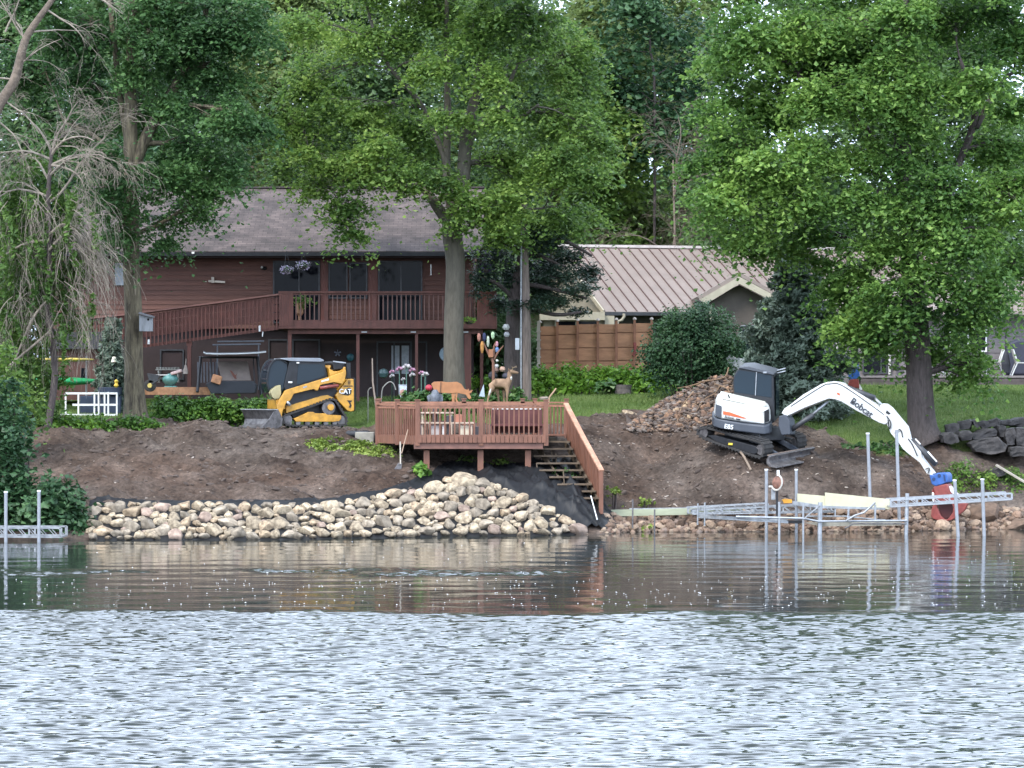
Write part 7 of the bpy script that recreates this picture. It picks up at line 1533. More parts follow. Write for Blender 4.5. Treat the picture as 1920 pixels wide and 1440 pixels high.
# shed, kayaks, white bench, bin on the left
SH = empty('garden_shed', gp(150, 104), 'small brown shed with a black roof behind the hanging willow twigs', 'shed')
mb = MB(); pbox(mb, 100, 652, 186, 750, 104, 2.2); mb.build('wall', mat('shed_brown', (.1, .045, .035), .8, .2, 3, stretch=(3, 1, .5)), SH)
mb = MB(); mb.prism([P(x, y, 103.7) for x, y in ((92, 654), (100, 622), (184, 622), (192, 654))], (0, 2.8, 0)); mb.build('roof', mat('shed_roof', (.045, .045, .05), .85), SH)
mb = MB(); pbox(mb, 152, 690, 160, 712, 103.95, .05); mb.build('door_window', GLASS, SH)
KR = empty('kayak_rack', gp(140, 103), 'thin grey metal rack carrying the yellow and green kayaks', 'rack')
for x in (84, 162): mb = MB(); mb.tube([gp(x, 102.9, -.02), P(x, 668, 102.9)], .03, 6); mb.tube([P(x, 702, 102.9), P(x, 702, 102.2)], .025, 6); mb.tube([P(x, 678, 102.9), P(x, 678, 102.2)], .025, 6); mb.build('upright', ALU, KR)
def kayak(lb, x0, x1, y, h, Y, m, cm):
    T = empty('kayak', P((x0 + x1) / 2, y + h, Y), lb, 'kayak', 'kayaks on the rack'); mb = MB(); A_, B_ = P(x0, y, Y), P(x1, y, Y); n = 16; s = Y / F
    b = 0; vs = []; fs = []; k = 12
    for i in range(n + 1):
        t = i / n; r_ = max(.04, math.sin(math.pi * min(.97, max(.03, t))) ** .45); c = A_.lerp(B_, t)
        for j in range(k): a = 2 * math.pi * j / k; vs.append(c + Vector((0, math.cos(a) * .34 * r_, math.sin(a) * h * s * r_ * (1 if math.sin(a) < 0 else .75))))
    for i in range(n):
        for j in range(k): fs.append((i * k + j, i * k + (j + 1) % k, (i + 1) * k + (j + 1) % k, (i + 1) * k + j))
    fs.append(tuple(range(k))[::-1]); fs.append(tuple(n * k + j for j in range(k))); mb.add(vs, fs); mb.build('hull', m, T, smooth=True)
    c = A_.lerp(B_, .5) + Vector((0, 0, h * s * .72)); MB().lathe(c, [(.2, -.02), (.24, .03), (.2, .05)], 12).build('cockpit_rim', cm, T)
kayak('green kayak lying on the lower bars of the rack in front of the shed', 40, 186, 714, 9, 102.4, mat('plastic_green', (.015, .27, .09), .35, .12, 3), BLACKMETAL)
kayak('yellow kayak lying on the upper bars of the rack', 60, 176, 674, 4.5, 102.4, mat('plastic_yellow', (.5, .38, .05), .4, .12, 3), BLACKMETAL)
def white_frame():
    Y = 100.5; T = empty('white_rail_gate', P(170, 783, Y), 'white wooden lattice gate in front of the shed, left of the mossy trunk', 'gate'); mb = MB()
    for x0, x1, y in ((122, 220, 737.5), (136, 220, 759), (80, 220, 778)): mb.bar(P(x0, y, Y), P(x1, y, Y), .05, .065)
    mb.build('rails', WHITE, T)
    for x, y0, y1 in ((123, 738, 782), (147, 738, 780), (177, 738, 780), (185, 735, 784), (203, 735, 786), (219, 737, 780), (196, 738, 779)): mb = MB(); mb.bar(P(x, y0, Y), P(x, y1, Y), .05, .075 if x in (185, 203) else .04, (0, 1, 0)); mb.build('upright', WHITE, T)
white_frame()
simple('storage_bin', 'dark blue storage bin behind the white gate', 'bin', lambda mb: (pbox(mb, 150, 742, 226, 778, 101.2, .7), pbox(mb, 184, 726, 224, 741, 101.1, .8)), mat('bin_blue', (.02, .032, .06), .5, .2), bevel=.02)
LA = empty('garden_lamp', gp(214, 101.5), 'small garden lamp with a cream shade left of the mossy trunk', 'lamp')
mb = MB(); mb.tube([gp(214, 101.5), P(214, 680, 101.5)], .02, 6); mb.build('post', BLACKMETAL, LA); mb = MB(); mb.lathe(P(214, 679, 101.5), [(.1, 0), (.06, .16), (.03, .18)], 12); mb.build('lamp_shade', mat('shade_cream', (.6, .57, .46), .7), LA)
simple('yellow_figure', 'small yellow ornament on the bin beside the mossy trunk', 'ornament', lambda mb: mb.lathe(P(218, 723, 101.0), [(.03, -.06), (.08, 0), (.04, .08), (.07, .14), (.02, .2)], 10), mat('orn_yellow', (.6, .4, .04), .6))
BH = empty('birdhouse', P(273, 622, 97.1), 'grey wooden birdhouse with a round hole fixed to the mossy trunk', 'birdhouse')
mb = MB(); Yb = 97.0; mb.prism([P(x, y, Yb) for x, y in ((261, 590), (285, 594), (285, 621), (261, 621))], (0, .3, 0)); mb.build('box', mat('grey_board', (.24, .25, .26), .8, .2, 5, stretch=(3, 1, .5)), BH)
mb = MB(); mb.prism([P(x, y, Yb - .08) for x, y in ((259, 588), (262, 585), (288, 593), (286, 596))], (0, .45, 0)); mb.build('roof', mat('grey_board_dark', (.17, .17, .18), .85), BH)
mb = MB(); mb.tube([P(278, 599, Yb - .012), P(278, 599, Yb + .01)], .035, 12); mb.build('hole', mat('hole_black', (.005, .005, .005), .9), BH)
# hanging flower baskets
FLW = randmat('petal_lilac', [(.42, .32, .5), (.6, .52, .66), (.35, .28, .45), (.7, .62, .72)], .7, 0)
def basket(px, py, r_, lb, Y=105.6, m=FLW, leaf=LM_MAPLE_D, hang=470, flowers=True, nm='hanging_basket'):
    c = P(px, py, Y); T = empty(nm, c, lb, 'hanging basket', 'hanging flower baskets'); s = Y / F; rr = r_ * s
    mb = MB(); mb.lathe(c - Vector((0, 0, rr * .3)), [(rr * .3, -rr * .3), (rr * .6, 0), (rr * .62, .03)], 12); mb.build('pot', mat('pot_dark', (.05, .04, .035), .8), T)
    mb = MB(); top = P(px, hang, Y); 
    for a in (0, 2.1, 4.2): mb.tube([c + Vector((math.cos(a) * rr * .6, math.sin(a) * rr * .6, 0)), top], .006, 4)
    mb.build('chain', BLACKMETAL, T)
    rg = np.random.default_rng(int(px)); d = rg.normal(0, 1, (260, 3)); d /= np.linalg.norm(d, axis=1)[:, None]; p = np.array(c) + d * np.array([rr, rr, rr * .55]) * rg.uniform(.5, 1, (260, 1))
    V, Fq = leaf_mesh(p[:130], .05, .3, rg); raw_mesh('foliage', V, Fq, leaf, parent=T)
    if flowers: V, Fq = leaf_mesh(p[60:] + d[60:] * .03, .05, .5, rg, elong=1); raw_mesh('flowers', V, Fq, m, parent=T)
basket(537, 506, 13, 'lilac flower basket hanging left, lower of the two under the eave'); basket(568, 497, 14, 'lilac flower basket hanging right, higher of the two under the eave')
basket(880, 600, 14, 'light green trailing basket hanging right of the grey maple trunk', 102.8, flowers=False, leaf=LM_FERN, hang=548)
basket(911, 502, 15, 'very dark purple flower basket hanging in front of the pine', 103.2, m=mat('petal_dark', (.04, .03, .08), .7), hang=468)
# pot on the balcony
PT = empty('planter', P(562, 604, 105.5), 'tan pedestal urn with a plant on the left end of the balcony', 'planter')
mb = MB(); c = P(562, 604, 105.5); mb.lathe(c, [(.12, 0), (.06, .06), (.05, .2), (.12, .3), (.12, .32), (.12, .62), (.14, .66)], 12); mb.build('urn', mat('clay_tan', (.4, .22, .12), .7), PT)
rg = np.random.default_rng(3); p = np.array(P(566, 566, 105.5)) + rg.normal(0, 1, (160, 3)) * np.array([.14, .12, .12]); V, Fq = leaf_mesh(p, .07, .4, rg, elong=1.8); raw_mesh('foliage', V, Fq, LM_MAPLE_M, parent=PT)
# wind chimes, lamps and wall ornaments
for x, y, h, Y, lb in ((487, 616, 11, 104.8, 'white cylinder hanging under the right end of the ramp'), (279, 641, 9, 104.8, 'white cylinder hanging under the ramp next to the birdhouse'), (808, 506, 20, 105.8, 'thin white wind chime hanging at the balcony corner near the grey trunk')):
    simple('wind_chime', lb, 'wind chime', lambda mb: mb.tube([P(x, y + h / 2, Y), P(x, y - h / 2, Y)], .035 if h < 15 else .012, 8), WHITE)
simple('wind_chime', 'small white tag hanging just below the ramp cylinder', 'wind chime', lambda mb: mb.tube([P(493, 622, 104.8), P(492, 631, 104.8)], .018, 6), WHITE)
for x, lb in ((683, 'small pale rope light on the deck beam, left one'), (775, 'small pale rope light on the deck beam, right one'), (873, 'small pale light on the deck beam behind the trunk')): simple('deck_light', lb, 'light', lambda mb: mb.box(P(x, 622.5, Yd + .2), (.18, .05, .05)), mat('light_pale', (.5, .5, .5), .6))
def star(mb):
    c = P(633, 662, 108.1)
    for k in range(5): a = k * 1.2566 + 1.57; mb.bar(c, c + Vector((math.cos(a) * .12, 0, math.sin(a) * .12)), .02, .05)
simple('wall_star', 'small grey metal star on the lower wall right of the window', 'ornament', star, mat('star_grey', (.16, .17, .22), .6))
simple('wall_disc', 'teal glass disc on the lower wall above the loader', 'ornament', lambda mb: mb.lathe(P(657, 670, 108.1), [(.13, 0), (.1, -.03), (.02, -.05)], 18, (0, 1, 0)), mat('disc_teal', (.03, .13, .16), .35, .3, 12))
simple('round_mirror', 'pale blue-grey disc peeking out left of the grey maple trunk', 'ornament', lambda mb: mb.lathe(P(838, 664, 106.5), [(.26, 0), (.24, -.03)], 20, (0, 1, 0)), mat('disc_pale', (.22, .29, .34), .5, .2, 9))
simple('glass_ball', 'dim green-grey ball ornament left of the glass flowers', 'ornament', lambda mb: mb.lathe(P(719, 700, 104), [(.02, -.16), (.12, -.12), (.17, 0), (.12, .12), (.02, .16)], 16), mat('ball_dim', (.05, .09, .09), .3))
# glass flowers on stakes
PINK = mat('glass_pink', (.45, .22, .32), .3, .2, 10); PALE = mat('glass_pale', (.5, .45, .45), .3, .2, 10); STK = mat('stake_green', (.09, .17, .13), .7)
for i, (x, y, r_, m_, lb) in enumerate([(735, 697, .1, PINK, 'pink glass flower at the left of the stake flowers, upper'), (735, 705, .09, PALE, 'pale pink glass flower at the left of the stake flowers, lower'), (749, 692, .13, PINK, 'pointed pink tulip-shaped glass flower left of the centre'), (762, 688, .16, PALE, 'tallest pink and grey glass flower in the middle'), (773, 694, .12, PINK, 'flat dusky pink glass flower right of the tallest one'), (773, 703, .11, PALE, 'white ball flower on a pale green stake'), (756, 711, .08, PALE, 'small dim glass flower low in the middle'), (790, 699, .1, PINK, 'pink glass flower at the right end of the group'), (797, 702, .13, PALE, 'pale curled glass flower furthest right')]):
    c = P(x, y, 101.5); T = empty('stake_flower', (c.x, c.y, gz(c.x, c.y)), lb, 'garden stake', 'glass flowers on stakes'); mb = MB(); mb.tube([(c.x, c.y, gz(c.x, c.y)), c], .018, 6); mb.build('stake', STK, T)
    mb = MB()
    for k in range(7): a = k * .898; d = Vector((math.cos(a), math.sin(a) * .6, .5 * math.sin(a * 1.7))).normalized(); mb.lathe(c + d * r_ * .5, [(.01, -r_ * .5), (r_ * .42, 0), (.01, r_ * .5)], 7, d)
    mb.build('bloom', m_, T, smooth=True)
FL = empty('garden_flag', gp(756, 99.8), 'small pale garden flag with a pink figure standing in the hostas', 'flag')
mb = MB(); mb.tube([gp(750, 99.8), P(748, 722, 99.8), P(764, 722, 99.8)], .01, 5); mb.build('flag_pole', BLACKMETAL, FL)
mb = MB(); mb.prism([P(x, y, 99.8) for x, y in ((747, 721), (763, 721), (762, 735), (755, 746), (748, 744))], (0, .01, 0)); mb.build('cloth', mat('flag_cloth', (.5, .54, .6), .8, .15, 8), FL)
mb = MB(); mb.prism([P(x, y, 99.78) for x, y in ((750, 732), (757, 729), (760, 736), (755, 743), (750, 740))], (0, .006, 0)); mb.build('motif', mat('flag_motif', (.5, .27, .22), .8, .3, 12), FL)
HK = mat('hook_grey', (.22, .21, .19), .6)
def hook(mb): q = [gp(713, 98.6), P(716, 735, 98.6), P(722, 722, 98.6), P(731, 716, 98.6), P(738, 720, 98.6), P(742, 731, 98.6)]; q, _ = smooth_path(q, [0] * 6, 5); mb.tube(q, .018, 6)
simple('shepherd_hook', 'curved grey shepherd hook left of the garden flag', 'hook', hook, HK)
def hook2(mb): q = [gp(690, 98.6), P(690, 733, 98.6), P(693, 728, 98.6), P(697, 727, 98.6)]; mb.tube(q, .015, 6)
simple('shepherd_hook', 'short bent hook at the far left behind the deck rail', 'hook', hook2, HK)
simple('leaning_pole', 'thin weathered pole leaning in front of the sliding door', 'pole', lambda mb: mb.tube([gp(709, 97.8), P(699, 717, 98.3), P(698, 672, 98.6)], [.035, .028, .018], 6), mat('pole_grey', (.2, .155, .125), .8))
simple('red_flower_head', 'red rose-like ball at the rump of the grazing deer', 'flower', lambda mb: mb.lathe(P(804, 727, 99.4), [(.02, -.1), (.1, -.06), (.12, 0), (.09, .06), (.03, .1)], 12), mat('petal_red', (.4, .03, .05), .6, .3, 14), smooth=True)
simple('sail_ornament', 'pale blue triangular sail ornament between the two deer', 'ornament', lambda mb: mb.prism([P(x, y, 98.6) for x, y in ((898, 743), (907, 720), (909, 744))], (0, .04, 0)), mat('sail_pale', (.38, .45, .52), .7))
# the flat wooden grazing deer
DR = empty('wooden_deer', P(840, 757, 97.2), 'flat orange-brown cut-out deer grazing behind the deck rail', 'deer figure')
def q3(p): return [(680 + x / 6.0, 640 + y / 6.0) for x, y in p]
DO = mat('deer_orange', (.35, .15, .06), .6, .15, 3)
mb = MB(); mb.prism([P(x, y, 97.2) for x, y in q3([(770, 480), (800, 455), (880, 452), (960, 460), (1060, 455), (1110, 480), (1150, 540), (1180, 545), (1190, 530), (1200, 560), (1240, 545), (1225, 575), (1200, 590), (1222, 635), (1205, 655), (1185, 640), (1160, 600), (1110, 590), (1060, 580), (1000, 585), (860, 578), (800, 545)])], (0, .05, 0)); mb.build('body', DO, DR, bevel=.01)
for p in ([(1000, 580), (1040, 580), (1030, 720), (1005, 720)], [(1045, 580), (1070, 580), (1060, 640), (1085, 720), (1065, 720), (1042, 650)]): mb = MB(); mb.prism([P(x, y, 97.22) for x, y in q3(p)], (0, .03, 0)); mb.build('leg', DO, DR)
mb = MB(); mb.bar(P(*q3([(880, 455)])[0], 97.18), P(*q3([(872, 578)])[0], 97.18), .02, .02, (0, 1, 0)); mb.build('seam', mat('seam_dark', (.1, .05, .03), .7), DR)
# standing deer statue: one continuous skinned body
def deer():
    Y = 98.4; base = P(935, 756, Y); T = empty('deer_statue', (base.x, base.y, gz(base.x, base.y)), 'brown deer statue with small antlers standing on the lawn, head turned right', 'deer figure')
    def g8(x, y, d=0): p = P(880 + x / 8.0, 580 + y / 8.0, Y + d); return p
    V = [g8(460, 1110), g8(370, 1110), g8(340, 1150), g8(540, 1105), g8(590, 1090), g8(610, 1020), g8(595, 960), g8(620, 930), g8(700, 950), g8(740, 955),   # 0 chest-mid ..
         g8(345, 1180, -.1), g8(310, 1250, -.1), g8(285, 1330, -.1), g8(265, 1420, -.1),
         g8(400, 1180, .12), g8(430, 1270, .12), g8(435, 1330, .12), g8(450, 1420, .12),
         g8(565, 1170, -.09), g8(570, 1260, -.09), g8(565, 1330, -.09), g8(570, 1440, -.09),
         g8(520, 1170, .12), g8(515, 1260, .12), g8(520, 1330, .12), g8(525, 1430, .12)]
    E = [(0, 1), (1, 2), (0, 3), (3, 4), (4, 5), (5, 6), (6, 7), (7, 8), (8, 9), (2, 10), (10, 11), (11, 12), (12, 13), (1, 14), (14, 15), (15, 16), (16, 17), (3, 18), (18, 19), (19, 20), (20, 21), (3, 22), (22, 23), (23, 24), (24, 25)]
    Rr = [.15, .16, .13, .16, .13, .09, .075, .085, .05, .03] + [.1, .055, .032, .03] * 2 + [.075, .045, .032, .03] * 2
    o = ORI[T.name]; me = bpy.data.meshes.new('body'); me.from_pydata([tuple(v - o) for v in V], E, []); ob = bpy.data.objects.new('body', me); col.objects.link(ob); ob.parent = T
    m = ob.modifiers.new('skin', 'SKIN'); 
    for i, d in enumerate(me.skin_vertices[0].data): d.radius = (Rr[i], Rr[i]); d.use_root = i == 0
    s_ = ob.modifiers.new('sub', 'SUBSURF'); s_.levels = 2; s_.render_levels = 2; m.use_smooth_shade = True; me.materials.append(mat('deer_brown', (.2, .12, .07), .8, .3, 3, c2=(.26, .165, .1)))
    bpy.context.view_layer.update(); dg = bpy.context.evaluated_depsgraph_get(); nm = bpy.data.meshes.new_from_object(ob.evaluated_get(dg)); ob.modifiers.clear(); ob.data = nm
    if not nm.materials: nm.materials.append(MATS['deer_brown'])
    mb = MB()
    for d in (-.05, .06): mb.tube([g8(640, 920, d), g8(650, 880, d * 2), g8(690, 862, d * 3), g8(715, 870, d * 3)], [.018, .015, .012, .006], 5); mb.tube([g8(650, 885, d * 2), g8(640, 860, d * 3)], .01, 5); mb.tube([g8(700, 864, d * 3), g8(705, 845, d * 3)], .008, 5)
    mb.build('antlers', mat('antler', (.3, .22, .14), .7), T)
    for d in (-.07, .08): mb = MB(); mb.lathe(g8(600, 925, d), [(.005, -.02), (.03, .03), (.005, .1)], 8, (-.3, d * 4, 1)); mb.build('ear', MATS['deer_brown'], T)
    mb = MB(); mb.lathe(g8(345, 1150), [(.02, -.08), (.06, 0), (.02, .08)], 8, (-.4, 0, 1)); mb.lathe(g8(310, 1240, -.16), [(.01, -.12), (.035, 0), (.01, .12)], 8, (.3, 0, 1)); mb.lathe(g8(628, 1030, -.07), [(.01, -.06), (.035, 0), (.01, .06)], 8); mb.build('white_patch', mat('fur_white', (.5, .48, .44), .8), T)
deer()
# eagle statue with spread wings on a post behind the rail
EG = empty('eagle_statue', gp(817, 95.0), 'grey eagle statue with spread wings and white head and feet on a stump', 'statue')
EY = 95.0; GF = mat('feather_grey', (.13, .14, .16), .8, .35, 10)
def h6(x, y, d=0): return P(680 + x / 6.0, 640 + y / 6.0, EY + d)
mb = MB(); mb.lathe(h6(815, 640), [(.04, -.22), (.12, -.1), (.15, .05), (.1, .2), (.05, .26)], 12); mb.build('body', GF, EG, smooth=True)
for s, p in ((-1, [(800, 590), (745, 600), (722, 620), (735, 680), (770, 710), (800, 700)]), (1, [(835, 590), (870, 590), (900, 610), (905, 660), (885, 700), (845, 700)])): mb = MB(); mb.prism([h6(x, y, .05) for x, y in p], (0, .05, 0)); mb.build('wing', GF, EG, bevel=.01)
mb = MB(); mb.lathe(h6(820, 578), [(.03, -.06), (.07, -.01), (.06, .04), (.02, .07)], 10); mb.lathe(h6(800, 720), [(.03, -.12), (.045, 0), (.03, .12)], 8); mb.lathe(h6(832, 720), [(.03, -.12), (.045, 0), (.03, .12)], 8); mb.build('head_and_feet', WHITE, EG, smooth=True)
mb = MB(); mb.tube([Vector((h6(817, 760).x, EY, gz(h6(817, 760).x, EY))), h6(817, 745)], .1, 10); mb.build('stump', BARK_DARK, EG)
# furniture and boxes on the deck, seen through the rails
fl_ = fl - .01
def tbl(name, lb, cat, x0, x1, ytop, Y, m, dep=.6, h=None):
    T = empty(name, (Xp((x0 + x1) / 2, Y), Y + dep / 2, fl_), lb, cat); zt_ = zpy(ytop, Y); w_ = Xp(x1, Y) - Xp(x0, Y); cx = Xp((x0 + x1) / 2, Y)
    mb = MB(); mb.box((cx, Y + dep / 2, zt_), (w_, dep, .04)); mb.build('top', m, T)
    for sx in (-1, 1):
        for yy_ in (.08, dep - .08): mb = MB(); mb.box((cx + sx * (w_ / 2 - .06), Y + yy_, (zt_ + fl_) / 2), (.05, .05, zt_ - fl_)); mb.build('leg', m, T)
PW = mat('pale_wood', (.42, .33, .25), .75, .2, 6)
tbl('bench', 'long low pale bench on the deck behind the left front rail', 'bench', 788, 888, 793, 90.8, PW, .5)
tbl('table', 'pale-topped table standing at the back left of the deck', 'table', 788, 850, 774, 92.1, PW, .45)
SB = empty('slatted_bench', (Xp(975, 91.6), 91.6, fl_), 'dark maroon high-backed bench with a row of white cups on its top rail', 'bench')
mb = MB(); pbox(mb, 922, 768, 1017, 812, 91.6, .08); mb.build('backrest', mat('maroon', (.085, .025, .022), .7, .2, 4), SB); mb = MB(); pbox(mb, 920, 795, 1018, 799, 91.1, .5); mb.build('seat', MATS['maroon'], SB)
for x in (924, 1014): mb = MB(); pbox(mb, x - 2, 768, x + 2, zpy(0, 1) and 818, 91.2, .4); mb.build('side', MATS['maroon'], SB)
for k in range(11): 
    mb = MB(); c = P(926 + k * 8.6, 767.5, 91.62); mb.lathe(c, [(.04, 0), (.05, .06), (.035, .1)], 10); tag(mb.build('cup', WHITE), f"small white cup in the row on the maroon bench, {('first','second','third','fourth','fifth','sixth','seventh','eighth','ninth','tenth','last')[k]} from the left", 'cup', 'white cups on the maroon bench')
for i, (x0, x1, y0, m_, lb) in enumerate([(789, 793, 795, 'c_grey', 'grey box under the left end of the long bench'), (808, 826, 797, 'c_pale', 'wide pale carton under the long bench'), (829, 835, 797, 'c_white', 'white bucket under the middle of the long bench'), (838, 845, 796, 'c_dark', 'dark box right of the white bucket'), (861, 880, 797, 'c_cream', 'cream carton under the right end of the long bench'), (883, 887, 799, 'c_dark', 'narrow black box beside the cream carton'), (890, 901, 800, 'c_dark', 'black bag on the deck floor near the middle post')]):
    m2 = mat(m_, {'c_grey': (.25, .25, .28), 'c_pale': (.38, .35, .33), 'c_white': (.6, .6, .58), 'c_dark': (.03, .03, .035), 'c_cream': (.5, .45, .34)}[m_], .7, .15, 8)
    mb = MB(); pbox(mb, x0, y0, x1, HZ + (EYE - fl_) * F / 90.9, 90.9, .35); tag(mb.build('storage_box', m2, bevel=.015), lb, 'box', 'boxes stored on the deck')
for x0, x1, y0, y1, m_, lb in ((837, 842, 779, 789, 'c_dark', 'black bottle-like pot on the long bench, left'), (846, 850, 779, 789, 'c_dark', 'black pot on the long bench, right of the first'), (854, 866, 777, 790, 'c_clay', 'terracotta box on the long bench')):
    m2 = mat(m_, (.33, .13, .08) if m_ == 'c_clay' else (.03, .03, .035), .7); mb = MB(); pbox(mb, x0, y0, x1, 792.2, 91.0, .2); tag(mb.build('pot', m2, bevel=.02), lb, 'pot')
mb = MB(); mb.tube([P(746, 812, 89.4), P(752, 870, 88.9)], .02, 6); mb.build('x', STEEL)
bpy.data.objects.remove(bpy.data.objects['x'])
SHV = empty('shovel', P(750, 885, 88.9), 'shovel with a pale handle stuck in the soil left of the deck post', 'shovel')
mb = MB(); mb.tube([P(750.5, 828, 89.0), P(751, 870, 88.9)], .02, 8); mb.build('handle', mat('handle_pale', (.45, .4, .33), .7), SHV); mb = MB(); mb.prism([P(x, y, 88.9) for x, y in ((747, 869), (754, 869), (752, 884), (745, 889), (738, 882))], (0, .03, .02)); mb.build('blade', STEEL, SHV, bevel=.008)
mb = MB(); mb.tube([P(765, 805, 89.0), P(753, 850, 88.95)], .014, 6); tag(mb.build('stick', mat('stick_pale', (.4, .28, .2), .8)), 'thin stick leaning beside the shovel handle', 'stick')
simple('concrete_block', 'pale concrete block left of the deck corner', 'block', lambda mb: mb.box(P(684, 826, 92.3), (.55, .5, .5)), mat('concrete', (.25, .23, .19), .9, .2, 4, .4, 12), bevel=.03)
simple('pipe_roll', 'black rolled drain pipe lying at the top of the bank', 'pipe', lambda mb: mb.tube([P(652, 814, 92.8), P(692, 814, 92.4)], .1, 14), mat('pipe_black', (.015, .016, .02), .5))
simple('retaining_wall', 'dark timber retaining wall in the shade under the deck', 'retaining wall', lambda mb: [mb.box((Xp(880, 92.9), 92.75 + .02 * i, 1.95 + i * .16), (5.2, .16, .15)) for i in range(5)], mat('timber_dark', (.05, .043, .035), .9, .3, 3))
# round stone planter and small things by the fern bed
simple('stone_planter', 'round grey stone planter in front of the fern bed', 'planter', lambda mb: mb.lathe(gp(1168, 103.8), [(.28, 0), (.27, .15), (.3, .3), (.26, .3), (.24, .2)], 18), mat('planter_grey', (.12, .1, .09), .85, .3, 6, .4, 14))
simple('flat_stone', 'flat pale stone lying in front of the hostas', 'stone', lambda mb: mb.lathe(gp(1020, 102.8), [(.15, 0), (.17, .06), (.1, .1)], 9), mat('stone_flat', (.3, .24, .2), .9))
# bird feeder stand with hanging ornaments and the pots beside it
BF = empty('bird_feeder', gp(924, 101.0), 'reddish wooden bird feeder on a forked stand by the pine trunks', 'bird feeder'); RW = mat('feeder_red', (.17, .08, .05), .7)
fy = 101.0
mb = MB(); mb.tube([gp(925, fy), P(925, 680, fy), P(922, 672, fy)], [.05, .045, .05], 8); mb.build('post', RW, BF); mb = MB(); pbox(mb, 916, 655, 925, 670, fy - .1, .25); mb.build('box', mat('feeder_orange', (.27, .11, .05), .5), BF, bevel=.01)
for q in ([(920, 672), (912, 655), (906, 640)], [(926, 674), (934, 660), (944, 648)], [(926, 668), (926, 650), (930, 640)]): mb = MB(); mb.tube([P(x, y, fy) for x, y in q], [.04, .03, .015], 6); mb.build('arm', RW, BF)
for i, (x, y0, y1, w_, c_, lb) in enumerate([(898, 625, 640, 6, (.35, .16, .12), 'brick-red and blue windsock hanging under the balcony corner'), (904, 640, 662, 6, (.4, .19, .05), 'orange and yellow windsock left of the bird feeder'), (908, 624, 640, 6, (.02, .03, .08), 'navy blue windsock hanging near the balcony corner'), (915, 630, 650, 5, (.4, .45, .35), 'pale green bottle-shaped ornament hanging above the bird feeder'), (924, 622, 636, 6, (.35, .5, .3), 'light green ornament at the top of the hanging group'), (931, 640, 650, 6, (.6, .3, .36), 'pink windsock right of the bird feeder'), (932, 651, 662, 6, (.16, .27, .5), 'blue windsock tail right of the bird feeder')]):
    simple('windsock', lb, 'windsock', lambda mb: mb.lathe(P(x, y1, fy - .1 + .05 * i), [(.02, 0), (w_ * .0085, (y1 - y0) * .004), (w_ * .0095, (y1 - y0) * .0125), (.03, (y1 - y0) * .0171)], 9), mat(f'windsock_{i}', c_, .8, .3, 12), 'hanging garden ornaments')
for i, (x, y, r_, c_, lb) in enumerate([(932, 676, .05, (.55, .55, .5), 'small white ball ornament above the pots'), (931, 686, .07, (.5, .5, .5), 'white mushroom-shaped ornament beside the pine'), (942, 692, .1, (.42, .27, .2), 'tan figurine at the foot of the pine'), (930, 694, .1, (.16, .1, .08), 'brown pot at the foot of the pine'), (924, 704, .16, (.02, .022, .03), 'black plastic tub behind the standing deer'), (948, 705, .12, (.04, .04, .06), 'dark pot to the right of the black tub'), (949, 613, .12, (.42, .42, .4), 'white ornament on the pine trunk'), (950, 627, .1, (.35, .35, .36), 'lower white ornament on the pine trunk')]):
    simple('pot_ornament', lb, 'ornament', lambda mb: mb.lathe(P(x, y, 102.2 if y > 640 else 103.5), [(r_ * .6, -r_ * .8), (r_, -r_ * .2), (r_ * .9, r_ * .3), (r_ * .5, r_ * .8)], 10), mat(f'orn_{i}', c_, .7, .3, 14), 'garden ornaments by the pine')
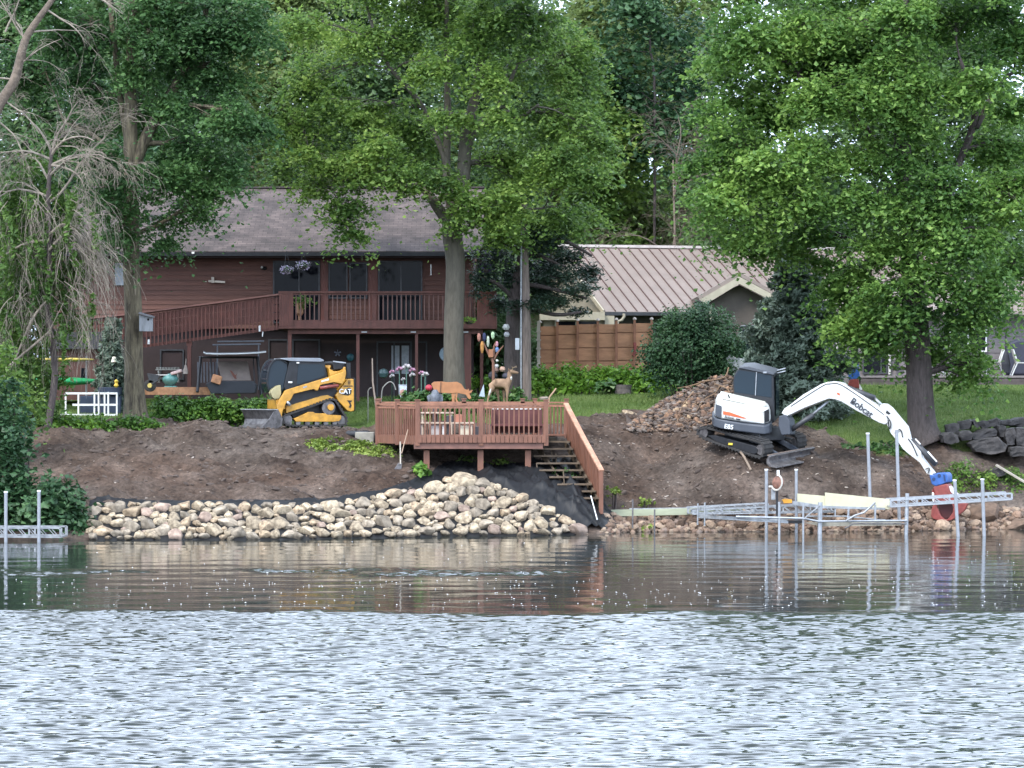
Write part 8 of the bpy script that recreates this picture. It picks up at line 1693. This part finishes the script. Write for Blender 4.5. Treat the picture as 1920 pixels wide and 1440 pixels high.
# terrace furniture at the right
ty_ = 108.0; tf = zpy(704, 107.5)
def chair(px, lb, Y=108.4, s=1.0, flip=1):
    c = Vector((Xp(px, Y), Y, tf)); T = empty('patio_chair', c, lb, 'chair', 'white patio chairs on the terrace'); W2 = mat('chair_white', (.6, .6, .58), .5)
    mb = MB(); mb.tube([c + Vector((-.25 * flip, -.2, .9)), c + Vector((-.1 * flip, -.2, .45)), c + Vector((.25 * flip, -.2, .42)), c + Vector((.3 * flip, -.2, 0))], .02, 6); mb.tube([c + Vector((-.25 * flip, .25, .9)), c + Vector((-.1 * flip, .25, .45)), c + Vector((.25 * flip, .25, .42)), c + Vector((.3 * flip, .25, 0))], .02, 6); mb.tube([c + Vector((-.1 * flip, -.2, .45)), c + Vector((-.3 * flip, -.2, 0))], .02, 6); mb.tube([c + Vector((-.1 * flip, .25, .45)), c + Vector((-.3 * flip, .25, 0))], .02, 6); mb.build('frame', W2, T)
    mb = MB(); mb.box(c + Vector((.07 * flip, .02, .43)), (.42, .46, .03)); mb.build('seat', mat('sling_pale', (.42, .4, .36), .8), T); mb = MB(); mb.box(c + Vector((-.19 * flip, .02, .68)), (.03, .44, .46), Matrix.Rotation(-.3 * flip, 3, 'Y')); mb.build('backrest', MATS['sling_pale'], T)
chair(1755, 'white patio chair just right of the linden trunk'); chair(1868, 'white patio chair left of the umbrella stand', 108.8, flip=-1); chair(1912, 'white patio chair at the right edge of the terrace', 108.0)
U_ = empty('closed_parasol', (Xp(1886, 108.2), 108.2, tf), 'closed dark parasol on the terrace near the right edge', 'parasol')
mb = MB(); mb.tube([(Xp(1886, 108.2), 108.2, tf), P(1886, 622, 108.2)], .025, 8); mb.build('pole', BLACKMETAL, U_); mb = MB(); mb.lathe((Xp(1886, 108.2), 108.2, tf + .1), [(.12, 0), (.16, .3), (.1, .6), (.04, .75)], 12); mb.build('cover', mat('parasol_dark', (.025, .026, .035), .8), U_)
simple('grill_cover', 'big rounded dark grill cover at the right edge of the terrace', 'grill cover', lambda mb: mb.prism([P(x, y, 109.2) for x, y in ((1888, 704), (1886, 660), (1893, 642), (1910, 636), (1950, 637), (1962, 650), (1962, 704))], (0, .7, 0)), mat('cover_navy', (.03, .032, .05), .7), bevel=.1, seg=3)
simple('patio_table', 'white round patio table partly hidden by leaves', 'table', lambda mb: (mb.lathe(P(1850, 676, 108.6), [(.4, 0), (.4, .03)], 18), mb.tube([P(1850, 676, 108.6), (Xp(1850, 108.6), 108.6, tf)], .03, 8)), mat('chair_white2', (.6, .6, .58), .5))
# haze is not needed at these distances
